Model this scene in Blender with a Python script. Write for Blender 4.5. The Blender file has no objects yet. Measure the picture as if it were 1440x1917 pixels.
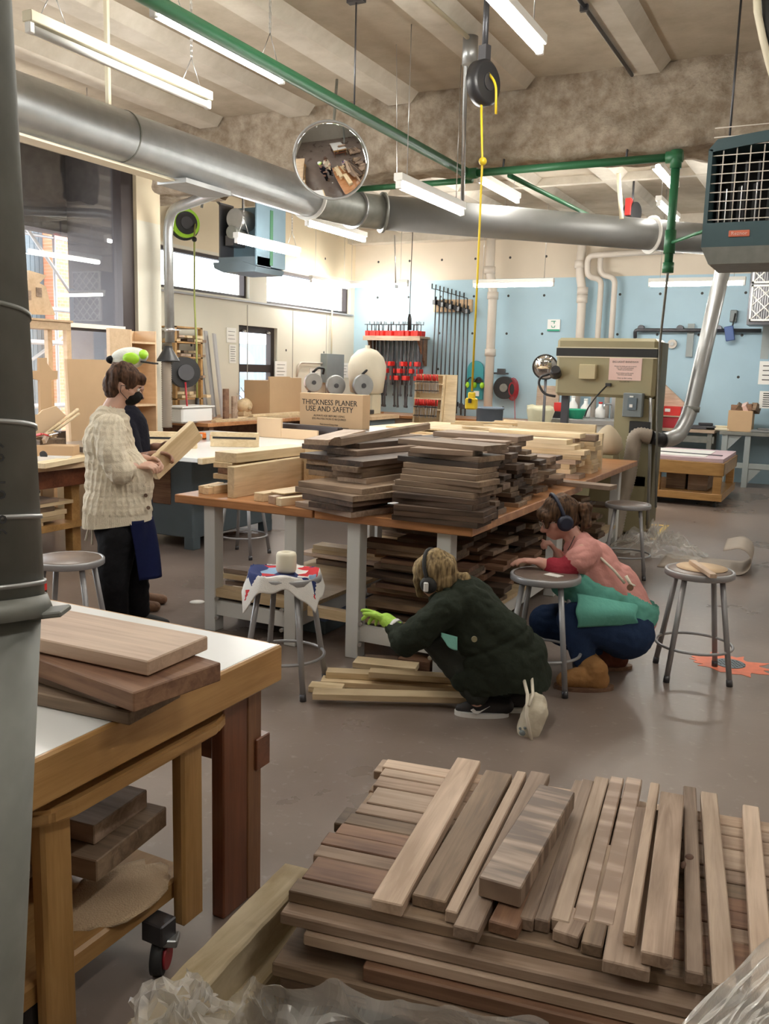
import bpy, bmesh, math, random
from mathutils import Vector, Matrix, Euler, noise
R = math.radians
PI = math.pi
S = bpy.context.scene
COL = S.collection
rnd = random.Random(7)

# ---------------------------------------------------------------- camera
IW, IH, FP, CH = 1440.0, 1917.0, 1660.0, 1.6
YAW, PITCH, ROLL = R(27.0), R(9.2), 0.027
fw = Vector((-math.sin(YAW)*math.cos(PITCH), math.cos(YAW)*math.cos(PITCH), -math.sin(PITCH)))
r0 = Vector((math.cos(YAW), math.sin(YAW), 0)); u0 = r0.cross(fw)
rr = r0*math.cos(ROLL)+u0*math.sin(ROLL); uu = -r0*math.sin(ROLL)+u0*math.cos(ROLL)
cd = bpy.data.cameras.new('camera'); cam = bpy.data.objects.new('camera', cd); COL.objects.link(cam)
m = Matrix((rr, uu, -fw)).transposed().to_4x4(); m.translation = (0, 0, CH)
cam.matrix_world = m
cd.sensor_fit = 'VERTICAL'; cd.sensor_height = 36.0; cd.lens = 36.0*FP/IH
cd.clip_start = 0.02; cd.clip_end = 200
S.camera = cam
CO = Vector((0, 0, CH))
def ray(x, y): return fw + rr*((x-IW/2)/FP) - uu*((y-IH/2)/FP)
def PZ(x, y, h=0.0):
    d = ray(x, y); return CO + d*((h-CH)/d.z)
def PY(x, y, v):
    d = ray(x, y); return CO + d*(v/d.y)
def PX(x, y, v):
    d = ray(x, y); return CO + d*(v/d.x)
def PD(x, y, t): return CO + ray(x, y)*t

# ---------------------------------------------------------------- mesh builder
class MB:
    def __init__(s): s.bm = bmesh.new()
    def xf(s, verts, M):
        for v in verts: v.co = M @ v.co
        return verts
    def box(s, c, d, rz=0.0, rot=None, bev=0.0, mi=0):
        g = bmesh.ops.create_cube(s.bm, size=1.0); vs = g['verts']
        rm = Euler(rot).to_matrix().to_4x4() if rot is not None else Matrix.Rotation(rz, 4, 'Z')
        M = Matrix.Translation(Vector(c)) @ rm @ Matrix.Diagonal((d[0], d[1], d[2], 1))
        s.xf(vs, M)
        if bev > 0:
            es = list({e for v in vs for e in v.link_edges})
            r = bmesh.ops.bevel(s.bm, geom=es, offset=bev, segments=1, affect='EDGES')
            fs = [f for f in r['faces']]
        if mi:
            for f in {f for v in vs if v.is_valid for f in v.link_faces}: f.material_index = mi
        return s
    def bb(s, a, b, bev=0.0, mi=0):
        a = Vector(a); b = Vector(b)
        return s.box((a+b)/2, (abs(b.x-a.x), abs(b.y-a.y), abs(b.z-a.z)), bev=bev, mi=mi)
    def ring(s, c, x, y, r, n, ry=None):
        ry = r if ry is None else ry
        return [s.bm.verts.new(c + x*(r*math.cos(2*PI*i/n)) + y*(ry*math.sin(2*PI*i/n))) for i in range(n)]
    def skin_rings(s, rings, cap=True, smooth=True):
        n = len(rings[0])
        for a, b in zip(rings, rings[1:]):
            for i in range(n):
                f = s.bm.faces.new((a[i], a[(i+1) % n], b[(i+1) % n], b[i])); f.smooth = smooth
        if cap:
            s.bm.faces.new(list(reversed(rings[0]))); s.bm.faces.new(rings[-1])
    def tube(s, pts, r, n=10, cap=True, closed=False, rad=None):
        pts = [Vector(p) for p in pts]
        if rad: pts = fillet(pts, rad)
        N = len(pts); rs = r if isinstance(r, (list, tuple)) else [r]*N
        rings = []; t0 = None; x = None
        for i, p in enumerate(pts):
            if closed: t = (pts[(i+1) % N]-pts[i-1])
            elif i == 0: t = pts[1]-pts[0]
            elif i == N-1: t = pts[-1]-pts[-2]
            else: t = (pts[i+1]-p).normalized()+(p-pts[i-1]).normalized()
            if t.length < 1e-9: t = t0 or Vector((0, 0, 1))
            t = t.normalized()
            if x is None:
                x = t.orthogonal().normalized()
            else:
                x = (x - t*x.dot(t))
                x = x.normalized() if x.length > 1e-6 else t.orthogonal().normalized()
            y = t.cross(x); t0 = t
            rings.append(s.ring(p, x, y, rs[min(i, len(rs)-1)], n))
        if closed: rings.append(rings[0]); cap = False
        s.skin_rings(rings, cap)
        return s
    def cyl(s, a, b, r, r2=None, n=20):
        return s.tube([a, b], [r, r if r2 is None else r2], n)
    def lathe(s, prof, c=(0, 0, 0), M=None, n=32, cap=True):
        c = Vector(c); rings = []
        for (r, z) in prof:
            rings.append([s.bm.verts.new(Vector((r*math.cos(2*PI*i/n), r*math.sin(2*PI*i/n), z))) for i in range(n)])
        s.skin_rings(rings, cap)
        for rg in rings:
            for v in rg:
                v.co = (M @ v.co if M else v.co) + c
        return s
    def prism(s, poly, a0, a1, M=None):
        """poly of 2-D points in the local XZ plane, extruded along local Y from a0 to a1"""
        A = [s.bm.verts.new(Vector((p[0], a0, p[1]))) for p in poly]
        B = [s.bm.verts.new(Vector((p[0], a1, p[1]))) for p in poly]
        n = len(poly)
        s.bm.faces.new(A); s.bm.faces.new(list(reversed(B)))
        for i in range(n): s.bm.faces.new((A[i], B[i], B[(i+1) % n], A[(i+1) % n]))
        if M:
            for v in A+B: v.co = M @ v.co
        return s
    def prism3(s, poly, off):
        """closed 3-D polygon extruded by vector off"""
        off = Vector(off)
        A = [s.bm.verts.new(Vector(p)) for p in poly]; B = [s.bm.verts.new(Vector(p)+off) for p in poly]
        n = len(poly)
        s.bm.faces.new(A); s.bm.faces.new(list(reversed(B)))
        for i in range(n): s.bm.faces.new((A[i], B[i], B[(i+1) % n], A[(i+1) % n]))
        return s
    def quad(s, a, b, c, d):
        s.bm.faces.new([s.bm.verts.new(Vector(p)) for p in (a, b, c, d)]); return s
    def sphere(s, c, r, seg=16, sc=(1, 1, 1), rot=None):
        g = bmesh.ops.create_uvsphere(s.bm, u_segments=seg, v_segments=max(6, seg//2), radius=r)
        M = Matrix.Translation(Vector(c)) @ (Euler(rot).to_matrix().to_4x4() if rot else Matrix()) @ Matrix.Diagonal((sc[0], sc[1], sc[2], 1))
        s.xf(g['verts'], M)
        for v in g['verts']:
            for f in v.link_faces: f.smooth = True
        return s
    def sheet(s, f, nu, nv, thick=0.0):
        """grid surface from f(u,v)"""
        vs = [[s.bm.verts.new(Vector(f(i/nu, j/nv))) for j in range(nv+1)] for i in range(nu+1)]
        for i in range(nu):
            for j in range(nv):
                fc = s.bm.faces.new((vs[i][j], vs[i+1][j], vs[i+1][j+1], vs[i][j+1])); fc.smooth = True
        if thick:
            s.bm.normal_update()
            bmesh.ops.solidify(s.bm, geom=list(s.bm.faces), thickness=thick)
        return s
    def build(s, name, mat, parent=None, origin=None):
        """vertices are in world space; with a parent they are put into its space"""
        me = bpy.data.meshes.new(name)
        bmesh.ops.recalc_face_normals(s.bm, faces=list(s.bm.faces))
        if parent is not None:
            inv = PM(parent).inverted()
            for v in s.bm.verts: v.co = inv @ v.co
            off = Vector((0, 0, 0))
        else:
            if origin is None:
                xs = [v.co for v in s.bm.verts]
                lo = Vector((min(v.x for v in xs), min(v.y for v in xs), min(v.z for v in xs)))
                hi = Vector((max(v.x for v in xs), max(v.y for v in xs), max(v.z for v in xs)))
                origin = Vector(((lo.x+hi.x)/2, (lo.y+hi.y)/2, lo.z))
            off = Vector(origin)
            for v in s.bm.verts: v.co -= off
        s.bm.to_mesh(me); s.bm.free()
        for mm in (mat if isinstance(mat, (list, tuple)) else [mat]): me.materials.append(mm)
        o = bpy.data.objects.new(name, me); COL.objects.link(o); o.location = off
        if parent is not None: o.parent = parent; o.location = (0, 0, 0)
        return o

def PM(o):
    M = Matrix.Translation(o.location) @ o.rotation_euler.to_matrix().to_4x4()
    return PM(o.parent) @ M if o.parent else M

def fillet(pts, rad, k=5):
    out = [pts[0]]
    for a, b, c in zip(pts, pts[1:], pts[2:]):
        d1 = (a-b); d2 = (c-b); r = min(rad, d1.length*.48, d2.length*.48)
        p = b+d1.normalized()*r; q = b+d2.normalized()*r
        for i in range(k+1):
            t = i/k; out.append(p*(1-t)**2+b*2*t*(1-t)+q*t*t)
    out.append(pts[-1]); return out

def tag(o, label=None, cat=None, group=None, kind=None):
    if label: o['label'] = label
    if cat: o['category'] = cat
    if group: o['group'] = group
    if kind: o['kind'] = kind
    return o
def thing(name, label, cat, loc=(0, 0, 0), rz=0.0, group=None):
    o = bpy.data.objects.new(name, None); COL.objects.link(o); o.empty_display_size = .1
    o.location = loc; o.rotation_euler = (0, 0, rz)
    return tag(o, label, cat, group)
def struct(o): o['kind'] = 'structure'; return o
def children(o): return [c for c in list(bpy.data.objects) if c.parent == o]
def copy_tree(o, loc=None, rz=None, label=None, parent=None, kids=None):
    if kids is None:
        kids = {}
        for c in bpy.data.objects:
            if c.parent: kids.setdefault(c.parent, []).append(c)
    c = o.copy(); COL.objects.link(c)
    if parent is not None: c.parent = parent
    for ch in kids.get(o, []): copy_tree(ch, parent=c, kids=kids)
    if loc is not None: c.location = loc
    if rz is not None: c.rotation_euler = (0, 0, rz)
    if label: c['label'] = label
    return c
def rotz(p, a): return Vector((p[0]*math.cos(a)-p[1]*math.sin(a), p[0]*math.sin(a)+p[1]*math.cos(a), p[2] if len(p) > 2 else 0))

# ---------------------------------------------------------------- materials
def nodes(name):
    m = bpy.data.materials.new(name); m.use_nodes = True
    nt = m.node_tree; b = nt.nodes['Principled BSDF']
    return m, nt, b
def N(nt, t, **kw):
    n = nt.nodes.new(t)
    for k, v in kw.items(): setattr(n, k, v)
    return n
def c4(c): return (c[0], c[1], c[2], 1)
def plain(name, c, rough=.5, metal=0.0, var=.12, scale=6.0, bump=0.0, bscale=40, spec=None, coat=0):
    m, nt, b = nodes(name); L = nt.links.new
    tc = N(nt, 'ShaderNodeTexCoord'); nz = N(nt, 'ShaderNodeTexNoise'); nz.inputs['Scale'].default_value = scale
    nz.inputs['Detail'].default_value = 5
    L(tc.outputs['Object'], nz.inputs['Vector'])
    mx = N(nt, 'ShaderNodeMix', data_type='RGBA'); L(nz.outputs['Fac'], mx.inputs[0])
    mx.inputs[6].default_value = c4([x*(1-var) for x in c]); mx.inputs[7].default_value = c4([min(1, x*(1+var)) for x in c])
    L(mx.outputs[2], b.inputs['Base Color'])
    b.inputs['Roughness'].default_value = rough; b.inputs['Metallic'].default_value = metal
    if coat: b.inputs['Coat Weight'].default_value = coat
    if bump:
        n2 = N(nt, 'ShaderNodeTexNoise'); n2.inputs['Scale'].default_value = bscale; n2.inputs['Detail'].default_value = 4
        L(tc.outputs['Object'], n2.inputs['Vector'])
        bp = N(nt, 'ShaderNodeBump'); bp.inputs['Strength'].default_value = bump; bp.inputs['Distance'].default_value = .01
        L(n2.outputs['Fac'], bp.inputs['Height']); L(bp.outputs['Normal'], b.inputs['Normal'])
    return m
def wood(name, c1, c2, rough=.55, grain=22.0, vary=.35, stain=None, coat=0.0, band=1.0, ax=0):
    """grain along the local X axis; value varies from object to object"""
    m, nt, b = nodes(name); L = nt.links.new
    tc = N(nt, 'ShaderNodeTexCoord'); oi = N(nt, 'ShaderNodeObjectInfo')
    ad = N(nt, 'ShaderNodeVectorMath', operation='ADD'); cm = N(nt, 'ShaderNodeCombineXYZ')
    mu = N(nt, 'ShaderNodeMath', operation='MULTIPLY'); mu.inputs[1].default_value = 37.0
    L(oi.outputs['Random'], mu.inputs[0]); L(mu.outputs[0], cm.inputs[0]); L(mu.outputs[0], cm.inputs[1]); L(mu.outputs[0], cm.inputs[2])
    L(tc.outputs['Object'], ad.inputs[0]); L(cm.outputs[0], ad.inputs[1])
    mp = N(nt, 'ShaderNodeMapping'); mp.inputs['Scale'].default_value = [1.2 if k == ax else grain for k in range(3)]
    L(ad.outputs[0], mp.inputs['Vector'])
    nz = N(nt, 'ShaderNodeTexNoise'); nz.inputs['Scale'].default_value = 1.6; nz.inputs['Detail'].default_value = 8; nz.inputs['Roughness'].default_value = .62
    nz.inputs['Distortion'].default_value = 1.2
    L(mp.outputs[0], nz.inputs['Vector'])
    mp2 = N(nt, 'ShaderNodeMapping'); mp2.inputs['Scale'].default_value = [2.2 if k == ax else 7 for k in range(3)]; L(ad.outputs[0], mp2.inputs['Vector'])
    n2 = N(nt, 'ShaderNodeTexNoise'); n2.inputs['Scale'].default_value = 1.3*band; n2.inputs['Detail'].default_value = 3; L(mp2.outputs[0], n2.inputs['Vector'])
    av = N(nt, 'ShaderNodeMath', operation='ADD'); L(nz.outputs['Fac'], av.inputs[0]); L(n2.outputs['Fac'], av.inputs[1])
    rp = N(nt, 'ShaderNodeMapRange'); rp.inputs[1].default_value = .75; rp.inputs[2].default_value = 1.25; L(av.outputs[0], rp.inputs[0])
    mx = N(nt, 'ShaderNodeMix', data_type='RGBA'); mx.inputs[6].default_value = c4(c1); mx.inputs[7].default_value = c4(c2)
    L(rp.outputs[0], mx.inputs[0])
    out = mx.outputs[2]
    if stain:
        n3 = N(nt, 'ShaderNodeTexNoise'); n3.inputs['Scale'].default_value = 5; n3.inputs['Detail'].default_value = 3; L(ad.outputs[0], n3.inputs['Vector'])
        r3 = N(nt, 'ShaderNodeMapRange'); r3.inputs[1].default_value = .55; r3.inputs[2].default_value = .75; L(n3.outputs['Fac'], r3.inputs[0])
        m3 = N(nt, 'ShaderNodeMix', data_type='RGBA'); L(r3.outputs[0], m3.inputs[0]); L(out, m3.inputs[6]); m3.inputs[7].default_value = c4(stain); out = m3.outputs[2]
    hs = N(nt, 'ShaderNodeHueSaturation'); mr = N(nt, 'ShaderNodeMapRange'); mr.inputs[3].default_value = 1-vary; mr.inputs[4].default_value = 1+vary*.6
    L(oi.outputs['Random'], mr.inputs[0]); L(mr.outputs[0], hs.inputs['Value']); L(out, hs.inputs['Color'])
    L(hs.outputs[0], b.inputs['Base Color']); b.inputs['Roughness'].default_value = rough
    if coat: b.inputs['Coat Weight'].default_value = coat; b.inputs['Coat Roughness'].default_value = .2
    bp = N(nt, 'ShaderNodeBump'); bp.inputs['Strength'].default_value = .15; bp.inputs['Distance'].default_value = .003
    L(nz.outputs['Fac'], bp.inputs['Height']); L(bp.outputs['Normal'], b.inputs['Normal'])
    return m
def emis(name, c, s):
    m, nt, b = nodes(name); b.inputs['Base Color'].default_value = c4((.8, .8, .8))
    b.inputs['Emission Color'].default_value = c4(c); b.inputs['Emission Strength'].default_value = s
    return m
def glass(name, tint=(1, 1, 1), refl=.12, rough=0.0):
    m = bpy.data.materials.new(name); m.use_nodes = True; nt = m.node_tree; nt.nodes.clear(); L = nt.links.new
    o = N(nt, 'ShaderNodeOutputMaterial'); t = N(nt, 'ShaderNodeBsdfTransparent'); t.inputs[0].default_value = c4(tint)
    g = N(nt, 'ShaderNodeBsdfGlossy'); g.inputs['Roughness'].default_value = rough
    fr = N(nt, 'ShaderNodeLayerWeight'); fr.inputs[0].default_value = .5
    pw = N(nt, 'ShaderNodeMath', operation='POWER'); pw.inputs[1].default_value = 4; L(fr.outputs['Facing'], pw.inputs[0])
    ad = N(nt, 'ShaderNodeMath', operation='MULTIPLY_ADD'); ad.inputs[1].default_value = .6; ad.inputs[2].default_value = refl; ad.use_clamp = True; L(pw.outputs[0], ad.inputs[0])
    mx = N(nt, 'ShaderNodeMixShader'); L(ad.outputs[0], mx.inputs[0]); L(t.outputs[0], mx.inputs[1]); L(g.outputs[0], mx.inputs[2]); L(mx.outputs[0], o.inputs[0])
    return m

M = {}
M['walnut'] = wood('dark_walnut', (.035, .021, .014), (.13, .08, .052), .6, vary=.45)
M['walnut_rough'] = wood('rough_walnut', (.19, .125, .085), (.43, .315, .235), .65, vary=.3)
M['walnut_grey'] = wood('grey_walnut', (.15, .098, .062), (.34, .24, .16), .65, vary=.28)
M['walnut_pale'] = wood('pale_walnut', (.38, .27, .19), (.62, .475, .36), .6, vary=.22)
M['walnut_red'] = wood('red_walnut', (.13, .06, .035), (.30, .17, .10), .6, vary=.25)
M['walnut_plain'] = wood('planed_walnut', (.40, .27, .19), (.62, .46, .34), .5, vary=.1, band=.6)
M['maple'] = wood('pale_maple', (.66, .50, .29), (.90, .74, .50), .5, vary=.15)
M['poplar'] = wood('poplar', (.55, .40, .22), (.78, .62, .40), .5, vary=.2)
M['ply'] = wood('plywood', (.58, .40, .24), (.72, .53, .34), .5, vary=.15, grain=10)
M['mdf'] = plain('fibreboard', (.56, .38, .22), .7, var=.06)
M['mdf_light'] = plain('light_fibreboard', (.72, .53, .34), .7, var=.06)
M['bench_top'] = wood('oiled_bench_top', (.36, .15, .055), (.58, .28, .12), .32, vary=.05, coat=.3)
M['oak'] = wood('golden_oak', (.36, .19, .06), (.55, .32, .12), .38, vary=.08, coat=.25)
M['mahog'] = wood('mahogany_leg', (.10, .028, .012), (.20, .065, .028), .35, vary=.08, coat=.3)
M['oak_y'] = wood('golden_oak_y', (.36, .19, .06), (.53, .31, .12), .38, vary=.08, coat=.25, ax=1)
M['oak_z'] = wood('golden_oak_z', (.34, .18, .055), (.53, .31, .12), .38, vary=.08, coat=.25, ax=2)
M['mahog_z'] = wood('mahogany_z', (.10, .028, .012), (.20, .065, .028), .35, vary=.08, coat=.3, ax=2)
M['mahog_lit_z'] = wood('mahogany_lit_z', (.17, .07, .03), (.30, .14, .06), .38, vary=.08, coat=.3, ax=2)  # lighter copy of the leg mahogany; the leg's shading is put into its colour
M['pine_old'] = wood('weathered_pine', (.40, .31, .18), (.70, .60, .42), .75, vary=.1, stain=(.24, .18, .11))
M['scrap'] = wood('scrap_brown', (.10, .06, .035), (.30, .20, .12), .6, vary=.5)
M['white_leg'] = plain('white_painted_steel', (.70, .71, .70), .35, var=.05)
M['laminate'] = plain('white_laminate', (.82, .83, .82), .25, var=.03)
M['grey_metal'] = plain('grey_enamel', (.36, .36, .375), .35, .25, var=.08)
M['stool_seat'] = plain('brown_hardboard', (.17, .13, .11), .3, var=.15, scale=12)
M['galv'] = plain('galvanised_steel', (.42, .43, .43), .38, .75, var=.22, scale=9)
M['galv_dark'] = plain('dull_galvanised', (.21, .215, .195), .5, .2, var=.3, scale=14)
M['green_pipe'] = plain('green_paint', (.03, .16, .07), .4, var=.1)
M['white_paint'] = plain('white_paint', (.80, .79, .75), .5, var=.04)
M['cream'] = plain('cream_enamel', (.78, .72, .55), .45, var=.06)
M['cream_pipe'] = plain('cream_pipe', (.66, .60, .53), .45, var=.06)
M['black'] = plain('black_plastic', (.02, .02, .022), .4)
M['dark_rubber'] = plain('dark_rubber', (.03, .03, .03), .7)
M['dark_frame'] = plain('dark_bronze_frame', (.045, .035, .035), .4, .3)
M['steel'] = plain('bright_steel', (.6, .6, .6), .28, .9, var=.1)
M['dark_steel'] = plain('dark_steel', (.10, .10, .11), .4, .7)
M['red'] = plain('red_enamel', (.62, .03, .025), .4)
M['dkred'] = plain('maroon_enamel', (.35, .02, .03), .4)
M['blue_grey'] = plain('blue_grey_enamel', (.12, .16, .19), .45, var=.15)
M['teal_heater'] = plain('slate_teal_enamel', (.042, .082, .092), .45, var=.12)
M['yellow'] = plain('yellow_plastic', (.80, .58, .03), .4)
M['lime'] = plain('lime_plastic', (.42, .80, .04), .4)
M['orange'] = plain('orange_plastic', (.95, .22, .02), .4)
M['saw_green'] = plain('olive_tan_enamel', (.33, .29, .17), .42, var=.07)
M['box_grey'] = plain('grey_box_enamel', (.19, .22, .23), .45)
M['white_plastic'] = plain('white_plastic', (.85, .85, .84), .4, var=.03)
M['paper'] = plain('paper', (.85, .84, .80), .8, var=.03)
M['ink'] = plain('ink', (.03, .03, .03), .8)
M['pinkpaper'] = plain('pink_paper', (.80, .58, .52), .8, var=.03)
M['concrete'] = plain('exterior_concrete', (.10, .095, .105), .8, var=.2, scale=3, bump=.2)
M['navy_plastic'] = plain('navy_plastic', (.015, .02, .045), .45)
M['hose'] = plain('ribbed_hose', (.30, .25, .20), .5)
M['rope'] = plain('cotton_tape', (.80, .74, .62), .8)
M['mirror'] = plain('mirror_glass', (.75, .75, .75), .03, 1.0, var=.01)
M['window_glass'] = glass('window_glass', (.97, .98, .98), .10)
M['clear_glass'] = glass('clear_glass', (.95, .95, .95), .02)
M['tube_on'] = emis('lit_tube', (1.0, .97, .90), 55)

def floor_mat():
    m, nt, b = nodes('polished_concrete'); L = nt.links.new
    tc = N(nt, 'ShaderNodeTexCoord')
    n1 = N(nt, 'ShaderNodeTexNoise'); n1.inputs['Scale'].default_value = 1.1; n1.inputs['Detail'].default_value = 7; n1.inputs['Distortion'].default_value = .4
    n2 = N(nt, 'ShaderNodeTexNoise'); n2.inputs['Scale'].default_value = 26; n2.inputs['Detail'].default_value = 6
    L(tc.outputs['Object'], n1.inputs['Vector']); L(tc.outputs['Object'], n2.inputs['Vector'])
    cr = N(nt, 'ShaderNodeValToRGB'); e = cr.color_ramp.elements
    e[0].position = .22; e[0].color = c4((.155, .118, .098)); e[1].position = .80; e[1].color = c4((.29, .235, .205))
    L(n1.outputs['Fac'], cr.inputs[0])
    r2 = N(nt, 'ShaderNodeMapRange'); r2.inputs[1].default_value = .62; r2.inputs[2].default_value = .78; L(n2.outputs['Fac'], r2.inputs[0])
    mm = N(nt, 'ShaderNodeMath', operation='MULTIPLY'); mm.inputs[1].default_value = .5; L(r2.outputs[0], mm.inputs[0])
    mx = N(nt, 'ShaderNodeMix', data_type='RGBA'); L(mm.outputs[0], mx.inputs[0]); L(cr.outputs[0], mx.inputs[6]); mx.inputs[7].default_value = c4((.38, .33, .29))
    L(mx.outputs[2], b.inputs['Base Color'])
    rr_ = N(nt, 'ShaderNodeMapRange'); rr_.inputs[3].default_value = .16; rr_.inputs[4].default_value = .46; L(n1.outputs['Fac'], rr_.inputs[0]); L(rr_.outputs[0], b.inputs['Roughness'])
    bp = N(nt, 'ShaderNodeBump'); bp.inputs['Strength'].default_value = .06; bp.inputs['Distance'].default_value = .01; L(n2.outputs['Fac'], bp.inputs['Height']); L(bp.outputs['Normal'], b.inputs['Normal'])
    return m
M['floor'] = floor_mat()
def wall_mat(name, lower, upper, zline, hx=None, spots=True):
    """painted concrete: a paint line at height zline, form-tie holes on a grid"""
    m, nt, b = nodes(name); L = nt.links.new
    geo = N(nt, 'ShaderNodeNewGeometry'); sp = N(nt, 'ShaderNodeSeparateXYZ'); L(geo.outputs['Position'], sp.inputs[0])
    nz = N(nt, 'ShaderNodeTexNoise'); nz.inputs['Scale'].default_value = 1.5; nz.inputs['Detail'].default_value = 5; L(geo.outputs['Position'], nz.inputs['Vector'])
    gt = N(nt, 'ShaderNodeMath', operation='GREATER_THAN'); gt.inputs[1].default_value = zline; L(sp.outputs['Z'], gt.inputs[0])
    mx = N(nt, 'ShaderNodeMix', data_type='RGBA'); L(gt.outputs[0], mx.inputs[0]); mx.inputs[6].default_value = c4(lower); mx.inputs[7].default_value = c4(upper)
    hv = N(nt, 'ShaderNodeHueSaturation'); mr = N(nt, 'ShaderNodeMapRange'); mr.inputs[3].default_value = .9; mr.inputs[4].default_value = 1.1
    L(nz.outputs['Fac'], mr.inputs[0]); L(mr.outputs[0], hv.inputs['Value']); L(mx.outputs[2], hv.inputs['Color'])
    out = hv.outputs[0]
    if hx:
        ax, x0, dx, z0, dz = hx
        def cell(sock, o, d):
            a = N(nt, 'ShaderNodeMath', operation='SUBTRACT'); a.inputs[1].default_value = o; L(sock, a.inputs[0])
            q = N(nt, 'ShaderNodeMath', operation='PINGPONG'); q.inputs[1].default_value = d/2; L(a.outputs[0], q.inputs[0])
            p = N(nt, 'ShaderNodeMath', operation='POWER'); p.inputs[1].default_value = 2; L(q.outputs[0], p.inputs[0]); return p.outputs[0]
        s2 = N(nt, 'ShaderNodeMath', operation='ADD'); L(cell(sp.outputs[ax], x0, dx), s2.inputs[0]); L(cell(sp.outputs['Z'], z0, dz), s2.inputs[1])
        lt = N(nt, 'ShaderNodeMath', operation='LESS_THAN'); lt.inputs[1].default_value = .021**2; L(s2.outputs[0], lt.inputs[0])
        m2 = N(nt, 'ShaderNodeMix', data_type='RGBA'); L(lt.outputs[0], m2.inputs[0]); L(out, m2.inputs[6]); m2.inputs[7].default_value = c4((.03, .03, .03)); out = m2.outputs[2]
    L(out, b.inputs['Base Color']); b.inputs['Roughness'].default_value = .6
    return m
M['wall_back'] = wall_mat('blue_and_beige_wall', (.43, .61, .72), (.68, .60, .49), 3.155, ('X', -7.75, .628, 2.872, .63))
M['wall_left'] = wall_mat('cream_wall', (.68, .65, .55), (.72, .62, .45), 3.18, ('Y', 8.83, 1.2, 3.45, 1.6))
M['wall_plain'] = wall_mat('beige_wall', (.40, .37, .32), (.40, .37, .32), 9)
def ceil_mat(name, c1, c2, scale, bump=.3):
    m, nt, b = nodes(name); L = nt.links.new
    geo = N(nt, 'ShaderNodeNewGeometry'); nz = N(nt, 'ShaderNodeTexNoise'); nz.inputs['Scale'].default_value = scale; nz.inputs['Detail'].default_value = 9; nz.inputs['Roughness'].default_value = .65
    L(geo.outputs['Position'], nz.inputs['Vector'])
    cr = N(nt, 'ShaderNodeValToRGB'); e = cr.color_ramp.elements; e[0].position = .38; e[0].color = c4(c1); e[1].position = .62; e[1].color = c4(c2)
    L(nz.outputs['Fac'], cr.inputs[0]); L(cr.outputs[0], b.inputs['Base Color']); b.inputs['Roughness'].default_value = .85
    bp = N(nt, 'ShaderNodeBump'); bp.inputs['Strength'].default_value = bump; bp.inputs['Distance'].default_value = .03; L(nz.outputs['Fac'], bp.inputs['Height']); L(bp.outputs['Normal'], b.inputs['Normal'])
    return m
M['ceiling'] = ceil_mat('stained_concrete_ceiling', (.40, .34, .26), (.53, .465, .37), 1.6, .1)
M['joist'] = ceil_mat('painted_joist', (.55, .50, .42), (.66, .61, .53), 3, .1)
M['beam'] = ceil_mat('sprayed_fireproofing', (.27, .21, .15), (.47, .40, .315), 7, 1.0)
def brick_mat():
    m, nt, b = nodes('orange_brick'); L = nt.links.new
    geo = N(nt, 'ShaderNodeNewGeometry'); sp = N(nt, 'ShaderNodeSeparateXYZ'); L(geo.outputs['Position'], sp.inputs[0])
    cm = N(nt, 'ShaderNodeCombineXYZ'); L(sp.outputs['Y'], cm.inputs[0]); L(sp.outputs['Z'], cm.inputs[1])
    br = N(nt, 'ShaderNodeTexBrick'); br.inputs['Scale'].default_value = 4; br.inputs['Color1'].default_value = c4((.62, .22, .12)); br.inputs['Color2'].default_value = c4((.72, .30, .17)); br.inputs['Mortar'].default_value = c4((.6, .4, .3))
    br.inputs['Mortar Size'].default_value = .02
    L(cm.outputs[0], br.inputs['Vector']); L(br.outputs[0], b.inputs['Base Color']); b.inputs['Roughness'].default_value = .9
    return m
M['brick'] = brick_mat()

def frame_M(o, x, y):
    """matrix whose local X runs along x and local Y along y, with its origin at o"""
    x = Vector(x).normalized(); y = Vector(y); y = (y-x*y.dot(x)).normalized(); z = x.cross(y)
    m = Matrix((x, y, z)).transposed().to_4x4(); m.translation = Vector(o); return m
def text(s, size, o, x, y, mat, parent, name='lettering', ext=.0006, align='CENTER', sx=1.0, sp=1.0):
    cu = bpy.data.curves.new(name, 'FONT'); cu.body = s; cu.size = size; cu.align_x = align; cu.extrude = ext; cu.space_line = sp; cu.resolution_u = 2
    ob = bpy.data.objects.new(name, cu); COL.objects.link(ob)
    dg = bpy.context.evaluated_depsgraph_get(); me = bpy.data.meshes.new_from_object(ob.evaluated_get(dg))
    bpy.data.objects.remove(ob); bpy.data.curves.remove(cu)
    T = PM(parent).inverted() @ frame_M(o, x, y) @ Matrix.Diagonal((sx, 1, 1, 1)); me.transform(T)
    me.materials.clear(); me.materials.append(mat)
    r = bpy.data.objects.new(name, me); COL.objects.link(r); r.parent = parent
    return r

# ---------------------------------------------------------------- world
w = bpy.data.worlds.new('sky'); S.world = w; w.use_nodes = True
bg = w.node_tree.nodes['Background']; bg.inputs[0].default_value = (.93, .96, 1, 1); bg.inputs[1].default_value = 5.0
S.view_settings.view_transform = 'Standard'; S.view_settings.look = 'None'; S.view_settings.exposure = 0.95; S.view_settings.gamma = 1
S.view_settings.use_curve_mapping = False
S.cycles.max_bounces = 7; S.cycles.diffuse_bounces = 4; S.cycles.glossy_bounces = 3; S.cycles.transmission_bounces = 4; S.cycles.transparent_max_bounces = 10
S.cycles.caustics_reflective = False; S.cycles.caustics_refractive = False
S.cycles.sample_clamp_indirect = 6.0; S.cycles.use_denoising = True; S.cycles.use_adaptive_sampling = True; S.cycles.adaptive_threshold = .02
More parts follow.
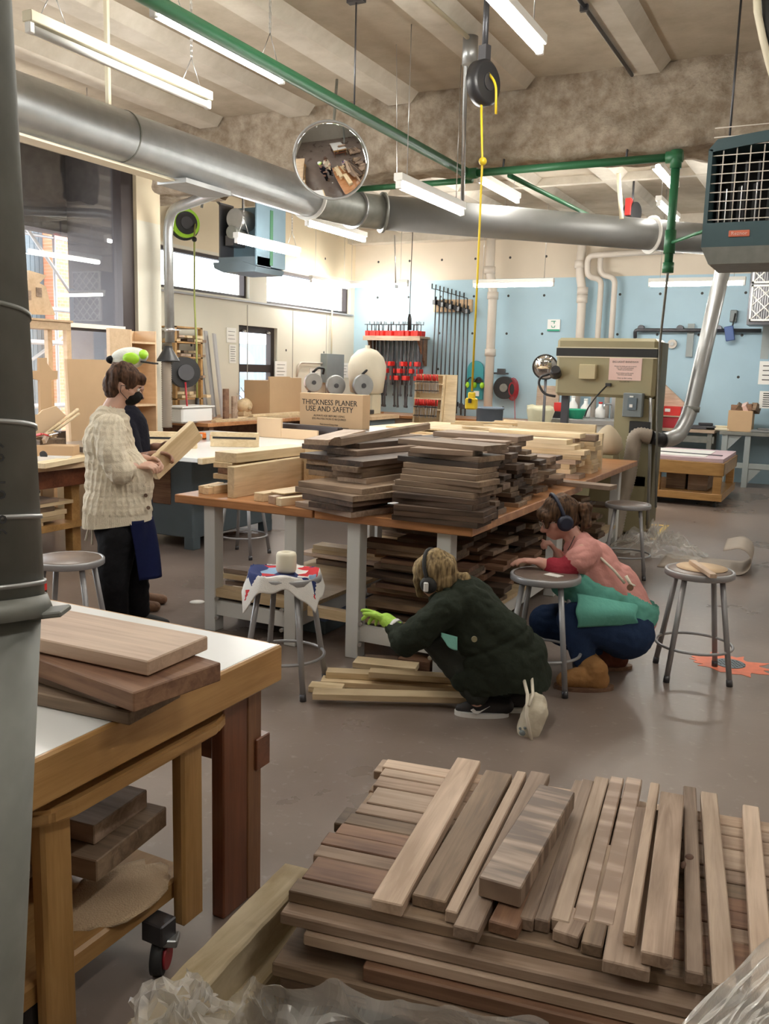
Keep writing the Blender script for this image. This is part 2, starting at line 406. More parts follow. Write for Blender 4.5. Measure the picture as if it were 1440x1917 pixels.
# ================================================================ SETTING
struct(MB().bb((-9.2, -3, -.1), (4, 15, 0)).build('floor', M['floor']))
struct(MB().bb((-8.5, 14.7, 0), (4, 14.95, 4.3)).build('wall_back', M['wall_back']))
struct(MB().bb((3.6, -3, 0), (3.8, 14.7, 4.3)).build('wall_right', M['wall_plain']))
struct(MB().bb((-8.5, -3.2, 0), (3.8, -3, 4.3)).build('wall_front', M['wall_plain']))
def wall_x(name, x0, x1, y0, y1, z0, z1, ops, mat):
    ys = sorted({y0, y1} | {o[0] for o in ops} | {o[1] for o in ops}); mb = MB()
    for a, b in zip(ys, ys[1:]):
        cut = sorted([(o[2], o[3]) for o in ops if o[0] <= a+1e-6 and o[1] >= b-1e-6])
        z = z0
        for c, d in cut:
            if c > z+1e-6: mb.bb((x0, a, z), (x1, b, c))
            z = d
        if z < z1-1e-6: mb.bb((x0, a, z), (x1, b, z1))
    bmesh.ops.remove_doubles(mb.bm, verts=mb.bm.verts[:], dist=1e-5)
    return struct(mb.build(name, mat))
C1 = (8.75, 11.41, 2.59, 3.14); C2 = (11.87, 14.55, 2.56, 3.11); WD = (11.14, 12.17, .86, 2.19)
wall_x('wall_left', -8.45, -8.23, 8.33, 14.7, 0, 4.3, [C1, C2, WD], M['wall_left'])
BW = (1.6, 7.94, .75, 3.85)
wall_x('wall_left_window_bay', -7.45, -7.28, -3, 7.94, 0, 4.3, [BW], M['wall_left'])
struct(MB().bb((-7.46, 7.94, 0), (-7.28, 8.33, 4.3)).build('pillar', M['wall_left']))
def win(name, x, o, fr, mull=(), rails=(), depth=.09, glassm='window_glass', mr=.05):
    y0, y1, z0, z1 = o; mb = MB()
    mb.bb((x-depth, y0, z0), (x, y1, z0+fr)).bb((x-depth, y0, z1-fr), (x, y1, z1)).bb((x-depth, y0, z0+fr), (x, y0+fr, z1-fr)).bb((x-depth, y1-fr, z0+fr), (x, y1, z1-fr))
    for y, wd in mull: mb.bb((x-depth, y-wd/2, z0+fr), (x, y+wd/2, z1-fr))
    for z, wd in rails: mb.bb((x-depth, y0+fr, z-wd/2), (x, y1-fr, z+wd/2))
    f = struct(mb.build(name, M['dark_frame']))
    g = MB().bb((x-depth/2-.004, y0+fr*.6, z0+fr*.6), (x-depth/2+.004, y1-fr*.6, z1-fr*.6)).build('pane', M[glassm], f)
    return f
wf = win('window_1', -7.33, BW, .10, mull=((4.6, .09),), rails=((1.93, .035),))
MB().bb((-7.42, 7.72, .85), (-7.30, 7.84, 3.75)).build('jamb', M['dark_frame'], wf)
MB().bb((-7.31, 1.7, 1.94), (-7.27, 7.72, 1.985)).build('rail', M['white_paint'], wf)
win('window_2', -8.3, C1, .045); win('window_3', -8.3, C2, .045)
w4 = win('window_4', -8.29, WD, .10, rails=((1.545, .12),))
MB().cyl((-8.28, 11.3, 2.12), (-8.22, 11.3, 2.10), .018, n=10).build('latch', M['steel'], w4)
MB().cyl((-8.28, 11.95, 2.12), (-8.22, 11.95, 2.10), .018, n=10).build('latch', M['steel'], w4)
struct(MB().bb((-8.25, 11.14, .82), (-8.15, 12.17, .86)).build('trim_1', M['white_paint']))
# panel seams on the far left wall
sm = MB()
for y in (10.1, 11.35, 12.62, 13.7): sm.bb((-8.232, y, 0), (-8.224, y+.012, 2.5))
struct(sm.build('trim_2', M['wall_plain']))
struct(MB().bb((-8.23, 9.0, 2.535), (-8.19, 14.6, 2.56)).build('trim_3', M['grey_metal']))
struct(MB().bb((-8.45, 8.2, 0), (-7.46, 8.33, 4.3)).build('wall_return', [M['wall_left']]))
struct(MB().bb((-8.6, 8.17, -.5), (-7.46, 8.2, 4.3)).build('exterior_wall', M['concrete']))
# ---- ceiling: slab, tee stems, sprayed cross beam
struct(MB().bb((-8.6, -3.2, 4.02), (3.8, 15, 4.3)).build('ceiling', M['ceiling']))
def stem(x, y0, y1):
    mb = MB(); mb.prism([(x-.11, 3.935), (x+.11, 3.935), (x+.19, 4.025), (x-.19, 4.025)], y0, y1)
    return struct(mb.build('ceiling_joist', M['joist']))
for i in range(10):
    x = -7.2+1.07*i-.0
    x = [-7.0, -5.93, -4.86, -3.79, -2.72, -1.63, -.56, .5, 1.6, 2.7][i]
    stem(x, -3, 7.52); stem(x-.05, 8.1, 14.7)
def rough_beam(name, a, b, amp, seed, res=.055):
    bm = bmesh.new(); a = Vector(a); b = Vector(b); d = b-a
    nx, ny, nz = [max(2, int(v/res)) for v in d]
    P = {}
    def vert(i, j, k):
        if (i, j, k) not in P:
            p = Vector((a.x+d.x*i/nx, a.y+d.y*j/ny, a.z+d.z*k/nz)); q = p*2.6+Vector((seed, 0, 0))
            o = noise.noise_vector(q)*amp+noise.noise_vector(p*9)*amp*.45
            o.x *= .3
            # rounded lower corners
            if k == 0 and (j == 0 or j == ny): o.z += .03; o.y += (.03 if j == 0 else -.03)
            P[(i, j, k)] = bm.verts.new(p+o)
        return P[(i, j, k)]
    def face(*q):
        f = bm.faces.new([vert(*t) for t in q]); f.smooth = True
    for i in range(nx):
        for k in range(nz):
            face((i, 0, k), (i+1, 0, k), (i+1, 0, k+1), (i, 0, k+1)); face((i, ny, k), (i, ny, k+1), (i+1, ny, k+1), (i+1, ny, k))
        for j in range(ny):
            face((i, j, 0), (i, j+1, 0), (i+1, j+1, 0), (i+1, j, 0))
    mb = MB(); mb.bm.free(); mb.bm = bm
    return struct(mb.build(name, M['beam']))
rough_beam('ceiling_beam', (-6.72, 7.55, 3.38), (3.6, 8.12, 4.05), .05, 3)
struct(MB().bb((-7.28, -3, 3.86), (-7.0, 7.5, 4.02)).build('ceiling_beam', M['joist']))
struct(MB().bb((-8.3, 14.4, 3.8), (3.6, 14.7, 4.02)).build('ceiling_beam', M['joist']))
struct(MB().bb((-8.3, 11.3, 3.93), (3.6, 11.4, 4.02)).build('ceiling_joist', M['joist']))
rough_beam('ceiling_beam', (-8.2, 8.36, 3.5), (-6.72, 8.9, 4.05), .04, 5)
# ---- outside the big window
eg = struct(MB().bb((-30, -10, -.6), (-8.6, 30, -.5)).build('exterior_ground', plain('paving', (.45, .42, .38), .9)))
ep = MB(); ep.bb((-8.9, 8.57, -.5), (-8.6, 8.7, 4.6)); ep.bb((-8.9, 3, 3.12), (-8.6, 8.57, 4.6))
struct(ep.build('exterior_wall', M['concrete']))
bw = MB(); bw.bb((-13.6, 12.05, -.5), (-13.0, 13.3, 7)); bw.bb((-16, 4, -.5), (-14.6, 11.2, 1.05))
struct(bw.build('exterior_building', M['brick']))
db = MB()
for i in range(9): db.bb((-13.7+.02*(i % 2), 11.15+i*.1, -.5), (-13.3, 11.24+i*.1, 4.4))
struct(db.build('exterior_cladding', M['blue_grey']))
struct(MB().bb((-13.4, 8.5, 3.75), (-10, 11.2, 3.85)).build('exterior_canopy', M['grey_metal']))
sc = thing('scaffold', 'grey pole scaffold standing outside the big window', 'scaffold', (-11, 9, -.5))
def pole(a, b, r=.035, nm='pole'): MB().cyl(a, b, r*.8, n=8).build(nm, M['grey_metal'], sc)
for y in (6.5, 8.6, 10.8): pole((-10.8, y, -.5), (-10.8, y, 4.6)); pole((-12, y+.3, -.5), (-12, y+.3, 4.6))
for z in (.9, 1.85, 2.35): pole((-10.8, 5.5, z), (-10.8, 11.6, z), .045, 'rail')
for z in (2.2, 3.6): pole((-12, 5.5, z), (-12, 11.6, z), .03, 'rail')
pole((-10.9, 8.6, 1.0), (-10.9, 10.8, 2.3), .03, 'brace'); pole((-10.9, 8.2, 2.4), (-10.9, 6.5, 3.9), .03, 'brace'); pole((-10.9, 9.2, 3.9), (-10.9, 10.6, 2.4), .03, 'brace')
# car park glimpsed through the small window
ct = struct(MB().bb((-16, 17, -.5), (-15.5, 26, 2.2)).build('exterior_wall', M['blue_grey']))
struct(MB().bb((-12, 14.5, -.5), (-11.7, 22, 1.0)).build('exterior_fence', plain('fence_blue', (.25, .35, .55), .6)))

# ================================================================ LIGHT FITTINGS
def topz(x, y):
    if 7.4 < y < 8.25: return 3.37
    xs = [-7.0, -5.93, -4.86, -3.79, -2.72, -1.63, -.56, .5, 1.6, 2.7]
    if any(abs(x-(q if y < 8 else q-.05)) < .19 for q in xs): return 3.935
    return 4.02
def tube_light(x, y, z, ln, axis='Y', label='', hang=None, chain=False, on=True, group=None, tilt=0):
    t = thing('ceiling_light', label, 'light', (x, y, z), 0 if axis == 'Y' else PI/2, group)
    def W(a): a = Vector(a); return Vector((x, y, z))+(a if axis == 'Y' else Vector((-a.y, a.x, a.z)))
    def bx(a, b, nm, mt, mb=None):
        p = W(a); q = W(b); MB().bb(p, q, bev=.004).build(nm, M[mt], t)
    bx((-.035, -ln/2, .03), (.035, ln/2, .085), 'housing', 'cream' if not on else 'white_paint')
    for s in (-1, 1): bx((-.02, s*(ln/2-.001), -.025), (.02, s*(ln/2-.035), .03), 'lamp_holder', 'white_plastic')
    MB().tube([W((0, -ln/2+.035, 0)), W((0, ln/2-.035, 0))], .024, 14).build('lamp', M['tube_on'] if on else M['white_plastic'], t)
    if hang:
        for s in (-1, 1):
            a = W((0, s*ln*.38, .085)); hang = topz(a.x, a.y)
            if chain:
                h = .16; c = Vector((a.x, a.y, a.z+h))
                mb = MB().tube([W((0, s*ln*.38-.09, .085)), c], .003, 5).tube([W((0, s*ln*.38+.09, .085)), c], .003, 5)
                k = int((hang-c.z)/.03)
                for i in range(k):
                    zz = c.z+i*(hang-c.z)/k; d = Vector((.006, 0, 0)) if i % 2 else Vector((0, .006, 0))
                    mb.tube([Vector((c.x, c.y, zz))+d, Vector((c.x, c.y, zz+.034))+d], .0028, 4).tube([Vector((c.x, c.y, zz))-d, Vector((c.x, c.y, zz+.034))-d], .0028, 4)
                mb.build('chain', M['steel'], t)
            else: MB().cyl(a, (a.x, a.y, hang), .0035, n=6).build('wire', M['steel'], t)
    return t
tube_light(-3.47, 4.55, 3.44, 1.25, label='lit tube light along the long green pipe near a hanging chain', hang=4.15, chain=True)
tube_light(-1.72, 4.55, 3.40, 1.25, label='lit tube light hanging above the black cord reel', hang=4.15)
p = PZ(742, 345, 2.9); q = PZ(868, 400, 2.9)
tube_light((p.x+q.x)/2, (p.y+q.y)/2, 2.9, 1.22, label='lit tube light hanging under the round duct bend beside the round mirror', hang=4.15)
p = PZ(970, 377, 3.45)
tube_light(p.x, p.y-.6, 3.45, 1.2, label='small distant lit tube light beyond the corner of the green pipe', hang=4.15)
p = PZ(1265, 357, 3.45)
tube_light(p.x, p.y-.6, 3.45, 1.2, label='lit tube light behind the vertical green pipe', hang=4.15)
p = PZ(440, 449, 2.88); q = PZ(560, 478, 2.88)
tube_light((p.x+q.x)/2, (p.y+q.y)/2, 2.88, 1.22, label='lit tube light hanging in front of the blue-grey heater near the left wall', hang=4.15, chain=True)
p = PZ(684, 450, 3.0)
tube_light(p.x, p.y-.62, 3.0, 1.22, label='lit tube light just under the far end of the sloping round duct', hang=4.15)
p = PY(960, 534, 12.5)
tube_light(p.x, 12.5, p.z, 1.22, 'X', 'lit tube light in front of the blue wall, over the cord reel and pipe', hang=4.15)
p = PY(1303, 532, 12.5)
tube_light(p.x, 12.5, p.z, 1.22, 'X', 'lit tube light in front of the blue wall behind the slanting metal duct', hang=4.15)
tube_light(-7.35, 13.85, 3.0, 1.25, 'X', 'glaring tube light in the corner above the clamp rack', hang=4.15)
tube_light(-7.75, 13.0, 2.95, 1.22, 'Y', 'glaring tube light along the clerestory window in the far corner', hang=4.15)
# tubes added for overall light, set where the rows would carry on
for x, y in ((-6.1, 5.6), (-5.9, 2.2), (-3.4, 1.2), (-1.0, -.8), (.9, 1.4), (.9, 4.6), (1.6, 8.0), (1.2, 11.5), (-4.3, 11.3), (-2.0, 10.9)):
    tube_light(x, y, 3.45, 1.22, label='added fill tube light over %s' % {(-6.1, 5.6): 'the left workbench', (-5.9, 2.2): 'the aisle by the window', (-3.4, 1.2): 'the front aisle', (-1.0, -.8): 'the spot behind the photographer', (.9, 1.4): 'the right front floor', (.9, 4.6): 'the right middle floor', (1.6, 8.0): 'the heater side', (1.2, 11.5): 'the far right corner', (-4.3, 11.3): 'the pale wood table', (-2.0, 10.9): 'the band saw'}[(x, y)], hang=4.15)
tube_light(-3.96, 4.28, 3.3, 1.5, label='unlit cream tube light fitting hung by chain above the round duct', hang=4.15, chain=True, on=False)
# ================================================================ DUCTS, PIPES, HUNG THINGS
DR = .172
ds = math.sqrt(.5)
duct = thing('ventilation_duct', 'large galvanised round duct running under the ceiling and turning towards the far right heater', 'duct', (-4.7, 7, 2.98))
e1 = Vector((-4.62, 7.35, 3.15)); e2 = Vector((-4.32, 8.25, 3.15)); end = Vector((-.2, 12.35, 3.15))
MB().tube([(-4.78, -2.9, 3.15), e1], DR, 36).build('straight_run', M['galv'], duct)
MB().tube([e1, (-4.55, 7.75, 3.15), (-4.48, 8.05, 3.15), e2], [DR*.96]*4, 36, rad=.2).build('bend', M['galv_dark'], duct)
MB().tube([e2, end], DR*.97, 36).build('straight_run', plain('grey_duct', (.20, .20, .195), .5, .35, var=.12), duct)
def ring_at(c, d, r, w=.012, nm='flange', mt='white_paint'):
    d = Vector(d).normalized(); c = Vector(c)
    MB().tube([c-d*w, c+d*w], r, 36).build(nm, M[mt], duct)
ring_at((-4.62, 7.33, 3.15), (0, 1, 0), DR+.03, .01); ring_at((-4.5, 7.98, 3.15), (.2, 1, 0), DR+.02, .012, mt='galv'); ring_at(e2, (1, 1, 0), DR+.025, .014, mt='galv_dark')
p = PZ(1222, 442, 3.15); ring_at(e2+(end-e2)*((p.x-e2.x)/(end.x-e2.x)), (1, 1, 0), DR+.035, .01)
for y in (4.95, 3.2): ring_at((-4.78+(y+2.9)*.0156, y, 3.15), (0, 1, 0), DR+.004, .006, 'seam', 'galv_dark')
MB().bb((-4.80, 2.0, 2.955), (-4.66, 5.55, 2.972)).build('trim_strip', M['cream'], duct)
MB().bb((-4.83, 5.5, 2.94), (-4.55, 6.05, 2.975)).build('bracket', M['galv'], duct)
for y in (4.78, 1.5): MB().bb((-4.63, y-.012, 3.22), (-4.60, y+.012, 4.02)).build('hanger_strap', M['cream'], duct)

# galvanised drop duct with blast gate and ribbed hose, beside the pillar
b0 = PX(318, 640, -7.05); t0 = PX(314, 410, -7.05)
dd = thing('dust_collection_duct', 'slim galvanised dust duct dropping beside the cream pillar', 'duct', (b0.x, b0.y, 1.0))
q = PZ(430, 352, 3.3)
MB().tube([(b0.x, b0.y, 1.83), (t0.x, t0.y, 3.3), q, (-4.75, 8.3, 3.28)], .055, 18, rad=.3).build('metal_duct', M['galv'], dd)
MB().cyl((b0.x, b0.y, 1.95), (b0.x, b0.y, 2.0), .062, n=18).build('clamp_band', M['steel'], dd)
MB().box((b0.x+.02, b0.y, 1.975), (.26, .03, .012)).build('blast_gate', M['steel'], dd)
MB().lathe([(.05, .16), (.055, .12), (.13, 0), (.135, -.02)], (b0.x-.01, b0.y-.02, 1.63)).build('hood', M['black'], dd)
mb = MB(); pts = []; rs = []
for i in range(60): pts.append((b0.x-.03, b0.y-.03, 1.61-.013*i)); rs.append(.062 if i % 2 else .053)
mb.tube(pts, rs, 16).build('ribbed_hose', M['hose'], dd)
# black blower hanging next to it
bl = PX(345, 700, -7.4)
fn = thing('dust_blower', 'round black blower housing on the lumber rack beside the ribbed hose', 'blower', (bl.x, bl.y, bl.z-.2))
MB().cyl(bl+Vector((-.08, .05, .02)), bl+Vector((.06, -.05, .02)), .19, n=32).build('housing', M['black'], fn)
MB().cyl(bl+Vector((.05, -.04, .02)), bl+Vector((.10, -.08, .02)), .10, n=24).build('motor', M['dark_steel'], fn)
MB().tube([bl+Vector((.1, -.1, -.1)), bl+Vector((.12, -.1, -.35)), bl+Vector((.16, -.12, -.62))], .012, 8).build('power_cord', M['dkred'], fn)

# foreground duct beside the camera
fd = thing('dust_duct', 'thick dull galvanised duct with handwritten numbers, rising beside the white-topped bench', 'duct', PD(-70, 1150, 1.2))
A0 = PD(-126, 0, 1.2); A1 = PD(-63, 1130, 1.2); dA = (A1-A0).normalized()
B0 = PD(-69, 1165, 1.2); B1 = PD(-103, 1917, 1.2); dB = (B1-B0).normalized()
top = A0-dA*((3.9-A0.z)/-dA.z*1.0); rd = .100
MB().tube([top, A1], rd, 48).build('upper_section', M['galv_dark'], fd)
bot = B0+dB*((B0.z-.02)/-dB.z)
MB().tube([B0-dB*.02, bot], rd*.985, 48).build('lower_section', M['galv_dark'], fd)
for fr_ in (.522, .71, .862): c = A0+(A1-A0)*fr_; MB().tube([c-dA*.003, c+dA*.003], rd+.0025, 48).build('wire_band' if fr_ > .6 else 'seam', M['galv'] if fr_ > .6 else M['galv_dark'], fd)
c = A0+(A1-A0)*.972; MB().tube([c-dA*.003, c+dA*.003], rd+.003, 48).build('wire_band', M['galv'], fd)
mb = MB(); mb.tube([A1-dA*.006, A1+dA*.022], [rd+.003, rd+.012], 48)
rt = rr*1.0; mb.box(A1+dA*.012+rt*(rd+.010), (.05, .04, .008), rot=(0, R(-8), YAW), bev=.002)
mb.build('collar', M['galv_dark'], fd)
def duct_text(s, px, y0, size, ax, half):
    # lettering that runs down the duct
    zz = (y0, ); out = fw*-1
    c0 = A0 if ax == 0 else B0; d = dA if ax == 0 else dB
    for i, ch in enumerate(s):
        yy = y0+i*size[1]; base = PD(px+ (i*.9 if ax == 0 else -i*.9), yy, 1.2)
        # onto the front of the cylinder
        k = (base-c0).dot(d); cen = c0+d*k; off = base-cen; off -= d*off.dot(d)
        lat = off.dot(rr); nrm = math.sqrt(max(0, (rd+.001)**2-lat**2)); vz = -fw; vz = (vz-rr*vz.dot(rr)-d*vz.dot(d)).normalized()
        P = cen+rr*lat+vz*nrm; n = (P-cen).normalized(); xx = d; yv = n.cross(xx)
        if ch != ' ': text(ch, size[0], P+n*.001, xx, yv, M['ink'], fd, 'handwriting', .0004)
duct_text('KCOJ', 18, 758, (.020, 13), 0, 0)
duct_text('60-19-86', 22, 835, (.028, 22), 0, 0)
duct_text('IACK', 23, 1405, (.016, 13), 1, 0); duct_text('WA-88', 23, 1478, (.016, 11), 1, 0); duct_text('L .G0R', 19, 1547, (.016, 12), 1, 0)

# green pipes
gp = thing('compressed_air_pipe', 'green painted pipe run with a drop leg by the right heater', 'pipe', (-3.1, 7.5, 3.3))
J = Vector((-3.1, 7.5, 3.29)); K = Vector((-1.36, 7.58, 3.31))
MB().tube([(-3.1, -2.9, 3.3), J], .038, 16).build('main_pipe', M['green_pipe'], gp)
MB().tube([J, K], .032, 14).build('cross_pipe', M['green_pipe'], gp)
L2 = PZ(660, 349, 3.3)
MB().tube([J+Vector((.0, .12, -.03)), (L2.x, L2.y, 3.27)], .026, 12).build('cross_pipe', M['green_pipe'], gp)
MB().tube([K, K+Vector((0, 0, -.86))], .034, 14).build('drop_leg', M['green_pipe'], gp)
MB().tube([J+Vector((.35, .1, -.02)), (-2.75, 11.4, 3.4)], .022, 10).build('branch_pipe', M['green_pipe'], gp)
MB().tube([K+Vector((0, 0, -.66)), K+Vector((.45, -.55, -.62))], .014, 8).build('branch_pipe', M['green_pipe'], gp)
for c, a, b in ((J, (0, -.09, 0), (0, .06, 0)), (J, (-.03, 0, 0), (.09, 0, 0)), (K, (-.08, 0, 0), (.05, 0, 0)), (K, (0, 0, -.09), (0, 0, .05)), (K+Vector((0, 0, -.64)), (0, 0, -.1), (0, 0, .08)), (K+Vector((0, 0, -.84)), (0, 0, -.05), (0, 0, .03))):
    MB().tube([c+Vector(a), c+Vector(b)], .045, 14).build('coupling', M['green_pipe'], gp)
p = PZ(672, 205, 3.3)
MB().cyl((-3.1, p.y, 3.3), (-3.1, p.y, 4.02), .006, n=6).build('hanger_rod', M['dark_steel'], gp)
MB().box((-3.1, p.y, 3.99), (.12, .05, .05)).build('beam_clamp', M['dark_steel'], gp)
MB().cyl((-1.75, 7.56, 3.28), (-1.75, 7.60, 3.5), .01, n=6).build('hanger_rod', M['dark_steel'], gp)
MB().cyl((-2.8, 7.56, 3.28), (-2.8, 7.60, 3.5), .01, n=6).build('hanger_rod', M['dark_steel'], gp)

# conduit, junction box and pendant pole
pc = thing('ceiling_conduit', 'cream conduit along the ceiling to a round junction box with a grey drop pole', 'conduit', (-2.93, 6.9, 3))
bx_ = PZ(880, 103, 3.81); pb = PZ(866, 374, 3.0)
MB().cyl((bx_.x-.02, -2.9, 3.91), (bx_.x, bx_.y, 3.91), .016, n=8).build('conduit', M['cream'], pc)
MB().cyl((bx_.x, bx_.y, 3.74), (bx_.x, bx_.y, 3.93), .055, n=20).build('junction_box', M['galv'], pc)
MB().cyl((bx_.x-.03, bx_.y, 3.75), (pb.x, pb.y, 3.0), .016, n=10).build('drop_pole', M['galv'], pc)
pk = thing('ceiling_conduit', 'dark thin conduit running under a ceiling rib towards the sprayed beam', 'conduit', (-1.6, 6, 3.8))
MB().cyl((-1.72, -2.9, 3.918), (-1.72, 7.45, 3.918), .013, n=8).build('conduit', M['dark_steel'], pk)
MB().box((-1.72, 6.0, 3.91), (.05, .03, .04)).build('clip', M['dark_steel'], pk)
wp = thing('duct_segment', 'bundled cream pipe and dark cables hanging at the top right edge', 'pipe', (-.95, 6.2, 3.6))
MB().tube([PY(1415, -60, 6.2), PY(1418, 20, 6.2), PY(1428, 70, 6.25), PY(1440, 118, 6.3), PY(1455, 170, 6.4)], .022, 10).build('cream_pipe', M['cream'], wp)
MB().tube([PY(1432, -60, 6.25), PY(1438, 40, 6.25), PY(1450, 90, 6.3)], .03, 10).build('dark_cable', M['dark_rubber'], wp)

# convex mirror
mc = PY(619, 301, 6.5)
nrm = Vector((.30, -.80, -.42)).normalized()
cm_ = thing('convex_mirror', 'round convex safety mirror hanging in front of the big round duct', 'mirror', mc)
X_ = Vector((0, 0, 1)).cross(nrm).normalized(); Y_ = nrm.cross(X_)
T = Matrix((X_, Y_, nrm)).transposed().to_4x4(); T.translation = mc
R0 = .305
prof = [(R0*math.sin(a)/math.sin(.62), R0*(math.cos(a)-math.cos(.62))/math.sin(.62)) for a in [.62*(1-i/14) for i in range(15)]]
prof = [(R0*math.sin(a)/math.sin(.30), R0*(math.cos(a)-math.cos(.30))/math.sin(.30)) for a in [.30*(1-i/14) for i in range(15)]]
prof[-1] = (.0015, prof[-1][1])
mb = MB()
mb.lathe([(R0*.2, -.02), (R0, -.005)]+prof, (0, 0, 0), None, 56)
for v in mb.bm.verts: v.co = T @ v.co
mb.build('mirror_face', M['mirror'], cm_)
mb = MB(); rp = [T @ Vector((R0*math.cos(2*PI*i/48), R0*math.sin(2*PI*i/48), 0)) for i in range(48)]
mb.tube(rp, .009, 8, closed=True).build('rim', M['galv'], cm_)
MB().cyl(mc-nrm*.02, mc+Vector((-.1, .25, .7)), .012, n=8).build('bracket_arm', M['galv_dark'], cm_)

# overhead cord reel with the yellow drop cord
rc = PY(905, 156, 5.5)
rl = thing('cord_reel', 'black overhead cord reel with a yellow drop cord', 'cord reel', (rc.x, rc.y, rc.z-.2))
ax = Vector((.93, -.28, 0)).normalized(); ay = Vector((.28, .93, 0)).normalized()
MB().tube([rc-ax*.045, rc-ax*.03, rc+ax*.03, rc+ax*.045], [.115, .135, .135, .115], 36).build('drum', M['black'], rl)
MB().tube([rc+ax*.045, rc+ax*.052], [.05, .05], 24).build('hub', M['dark_steel'], rl)
MB().box(rc+Vector((0, 0, .16)), (.06, .05, .12), rz=-.3).build('bracket', M['dark_steel'], rl)
MB().cyl(rc+Vector((0, 0, .2)), (rc.x, rc.y, 4.02), .02, n=8).build('mounting_post', M['dark_steel'], rl)
MB().tube([rc+ax*.04+Vector((0, 0, .05)), rc+ax*.1+Vector((0, 0, -.02)), rc+ax*.11+Vector((0, 0, -.2))], .008, 8, rad=.05).build('cord_tail', M['yellow'], rl)
pl = PY(883, 750, 5.5)
MB().tube([rc+Vector((0, -.02, -.12)), PY(903, 303, 5.5), PY(894, 520, 5.5), pl+Vector((0, 0, .06))], .0075, 8).build('drop_cord', M['yellow'], rl)
MB().sphere(PY(904, 302, 5.5), .026).build('stop_ball', M['yellow'], rl)
MB().box(pl+Vector((0, 0, -.02)), (.075, .05, .075), bev=.008).box(pl+Vector((0, 0, .035)), (.045, .03, .04), bev=.006).build('outlet_box', M['yellow'], rl)
MB().box(pl+Vector((0, -.03, .0)), (.02, .01, .03)).build('socket', M['dark_rubber'], rl)

# black cord drop over the clamps, thin wires
bc = thing('extension_cord', 'thin black cord with a black plug hanging before the clamp rack', 'cord', PY(767, 610, 12))
MB().tube([PY(773, 430, 12), PY(770, 500, 12), PY(767, 590, 12)], .006, 6).build('cable', M['black'], bc)
MB().tube([PY(767, 588, 12), PY(767, 596, 12), PY(767, 618, 12)], [.015, .03, .03], 10).build('plug', M['black'], bc)
rdh = thing('hanging_rod', 'thin white pull rod hanging above the corner lights', 'rod', PY(740, 535, 11))
MB().cyl(PY(739, 440, 11), PY(741, 533, 11), .009, n=6).build('rod', M['steel'], rdh)
MB().box(PY(744, 536, 11), (.05, .05, .04)).build('end_fitting', M['galv'], rdh)
gc = thing('hanging_cable', 'grey cable hanging beside the tall band saw from the green pipe end', 'cable', PY(1228, 640, 8.5))
MB().tube([PY(1254, 476, 7.58), PY(1245, 560, 8.2), PY(1236, 640, 8.6), PY(1231, 760, 8.8), PY(1228, 950, 8.9)], .011, 8).build('cable', M['galv_dark'], gc)
w1 = thing('hanging_wire', 'thin pull wire hanging from the ceiling beside the round mirror', 'wire', PY(742, 300, 6.4))
MB().tube([PY(741, -20, 6.4), PY(743, 150, 6.4), PY(743, 330, 6.4)], .0028, 5).build('wire', M['steel'], w1)

# far slanting duct down to the band saw
sd = thing('dust_collection_duct', 'slanting galvanised dust duct dropping behind the right heater to the band saw hose', 'duct', PY(1250, 820, 9.3))
MB().tube([PY(1368, 440, 9.6), PY(1292, 775, 9.4), PY(1268, 820, 9.2), PY(1240, 824, 9.0)], .075, 20, rad=.2).build('metal_duct', M['galv'], sd)
MB().tube([PY(1240, 824, 9.0), PY(1218, 818, 8.88)], .066, 20).build('black_coupler', M['black'], sd)
MB().tube([PY(1296, 760, 9.4), PY(1294, 770, 9.4)], .08, 20).build('clamp_band', M['galv_dark'], sd)
mb = MB(); path = fillet([PY(1219, 818, 8.88), PY(1190, 812, 8.84), PY(1175, 900, 8.76), PY(1165, 930, 8.7), PY(1148, 1010, 8.5)], .25, 14)
pts = []; 
for a, b in zip(path, path[1:]):
    k = max(1, int((b-a).length/.014))
    for i in range(k): pts.append(a+(b-a)*(i/k))
mb.tube(pts, [.078 if i % 2 else .069 for i in range(len(pts))], 18).build('ribbed_hose', M['hose'], sd)

# right ceiling heater
yh = 6.2
h0 = PY(1316, 420, yh); hz0 = PY(1330, 488, yh).z; hz1 = PY(1326, 262, yh).z
ht = thing('unit_heater', 'slate teal unit heater with a wire grille hanging at the right edge', 'heater', (h0.x+.4, yh+.3, hz0))
x0, x1 = h0.x, h0.x+.80; zb = PY(1320, 418, yh).z; zt = hz1
mb = MB(); mb.bb((x0, yh, zb-.15), (x1, yh+.55, zb)).build('front_band', M['teal_heater'], ht)
mb = MB(); mb.prism3([(x0, yh, zb-.15), (x0+.05, yh+.02, hz0-.02), (x0+.05, yh+.55, hz0-.02), (x0, yh+.55, zb-.15)], (.80, 0, 0)).build('underside', M['galv_dark'], ht)
mb = MB(); t_ = .025
mb.bb((x0, yh, zb), (x0+t_, yh+.55, zt-.06)).bb((x1-t_, yh, zb), (x1, yh+.55, zt-.06)).bb((x0, yh+.53, zb), (x1, yh+.55, zt))
mb.prism3([(x0, yh, zt-.06), (x0+.05, yh, zt), (x0+.40, yh, zt+.035), (x1-.05, yh, zt), (x1, yh, zt-.06), (x1-t_, yh, zt-.075), (x0+.4, yh, zt-.03), (x0+t_, yh, zt-.075)], (0, .55, 0))
mb.build('casing', M['teal_heater'], ht)
MB().bb((x0+t_, yh+.40, zb), (x1-t_, yh+.42, zt-.05)).build('inner_back', M['black'], ht)
mb = MB()
for i in range(10): mb.bb((x0+.05+i*.078, yh+.2, zb+.01), (x0+.062+i*.078, yh+.36, zt-.1))
mb.build('heat_exchanger', M['dark_steel'], ht)
mb = MB()
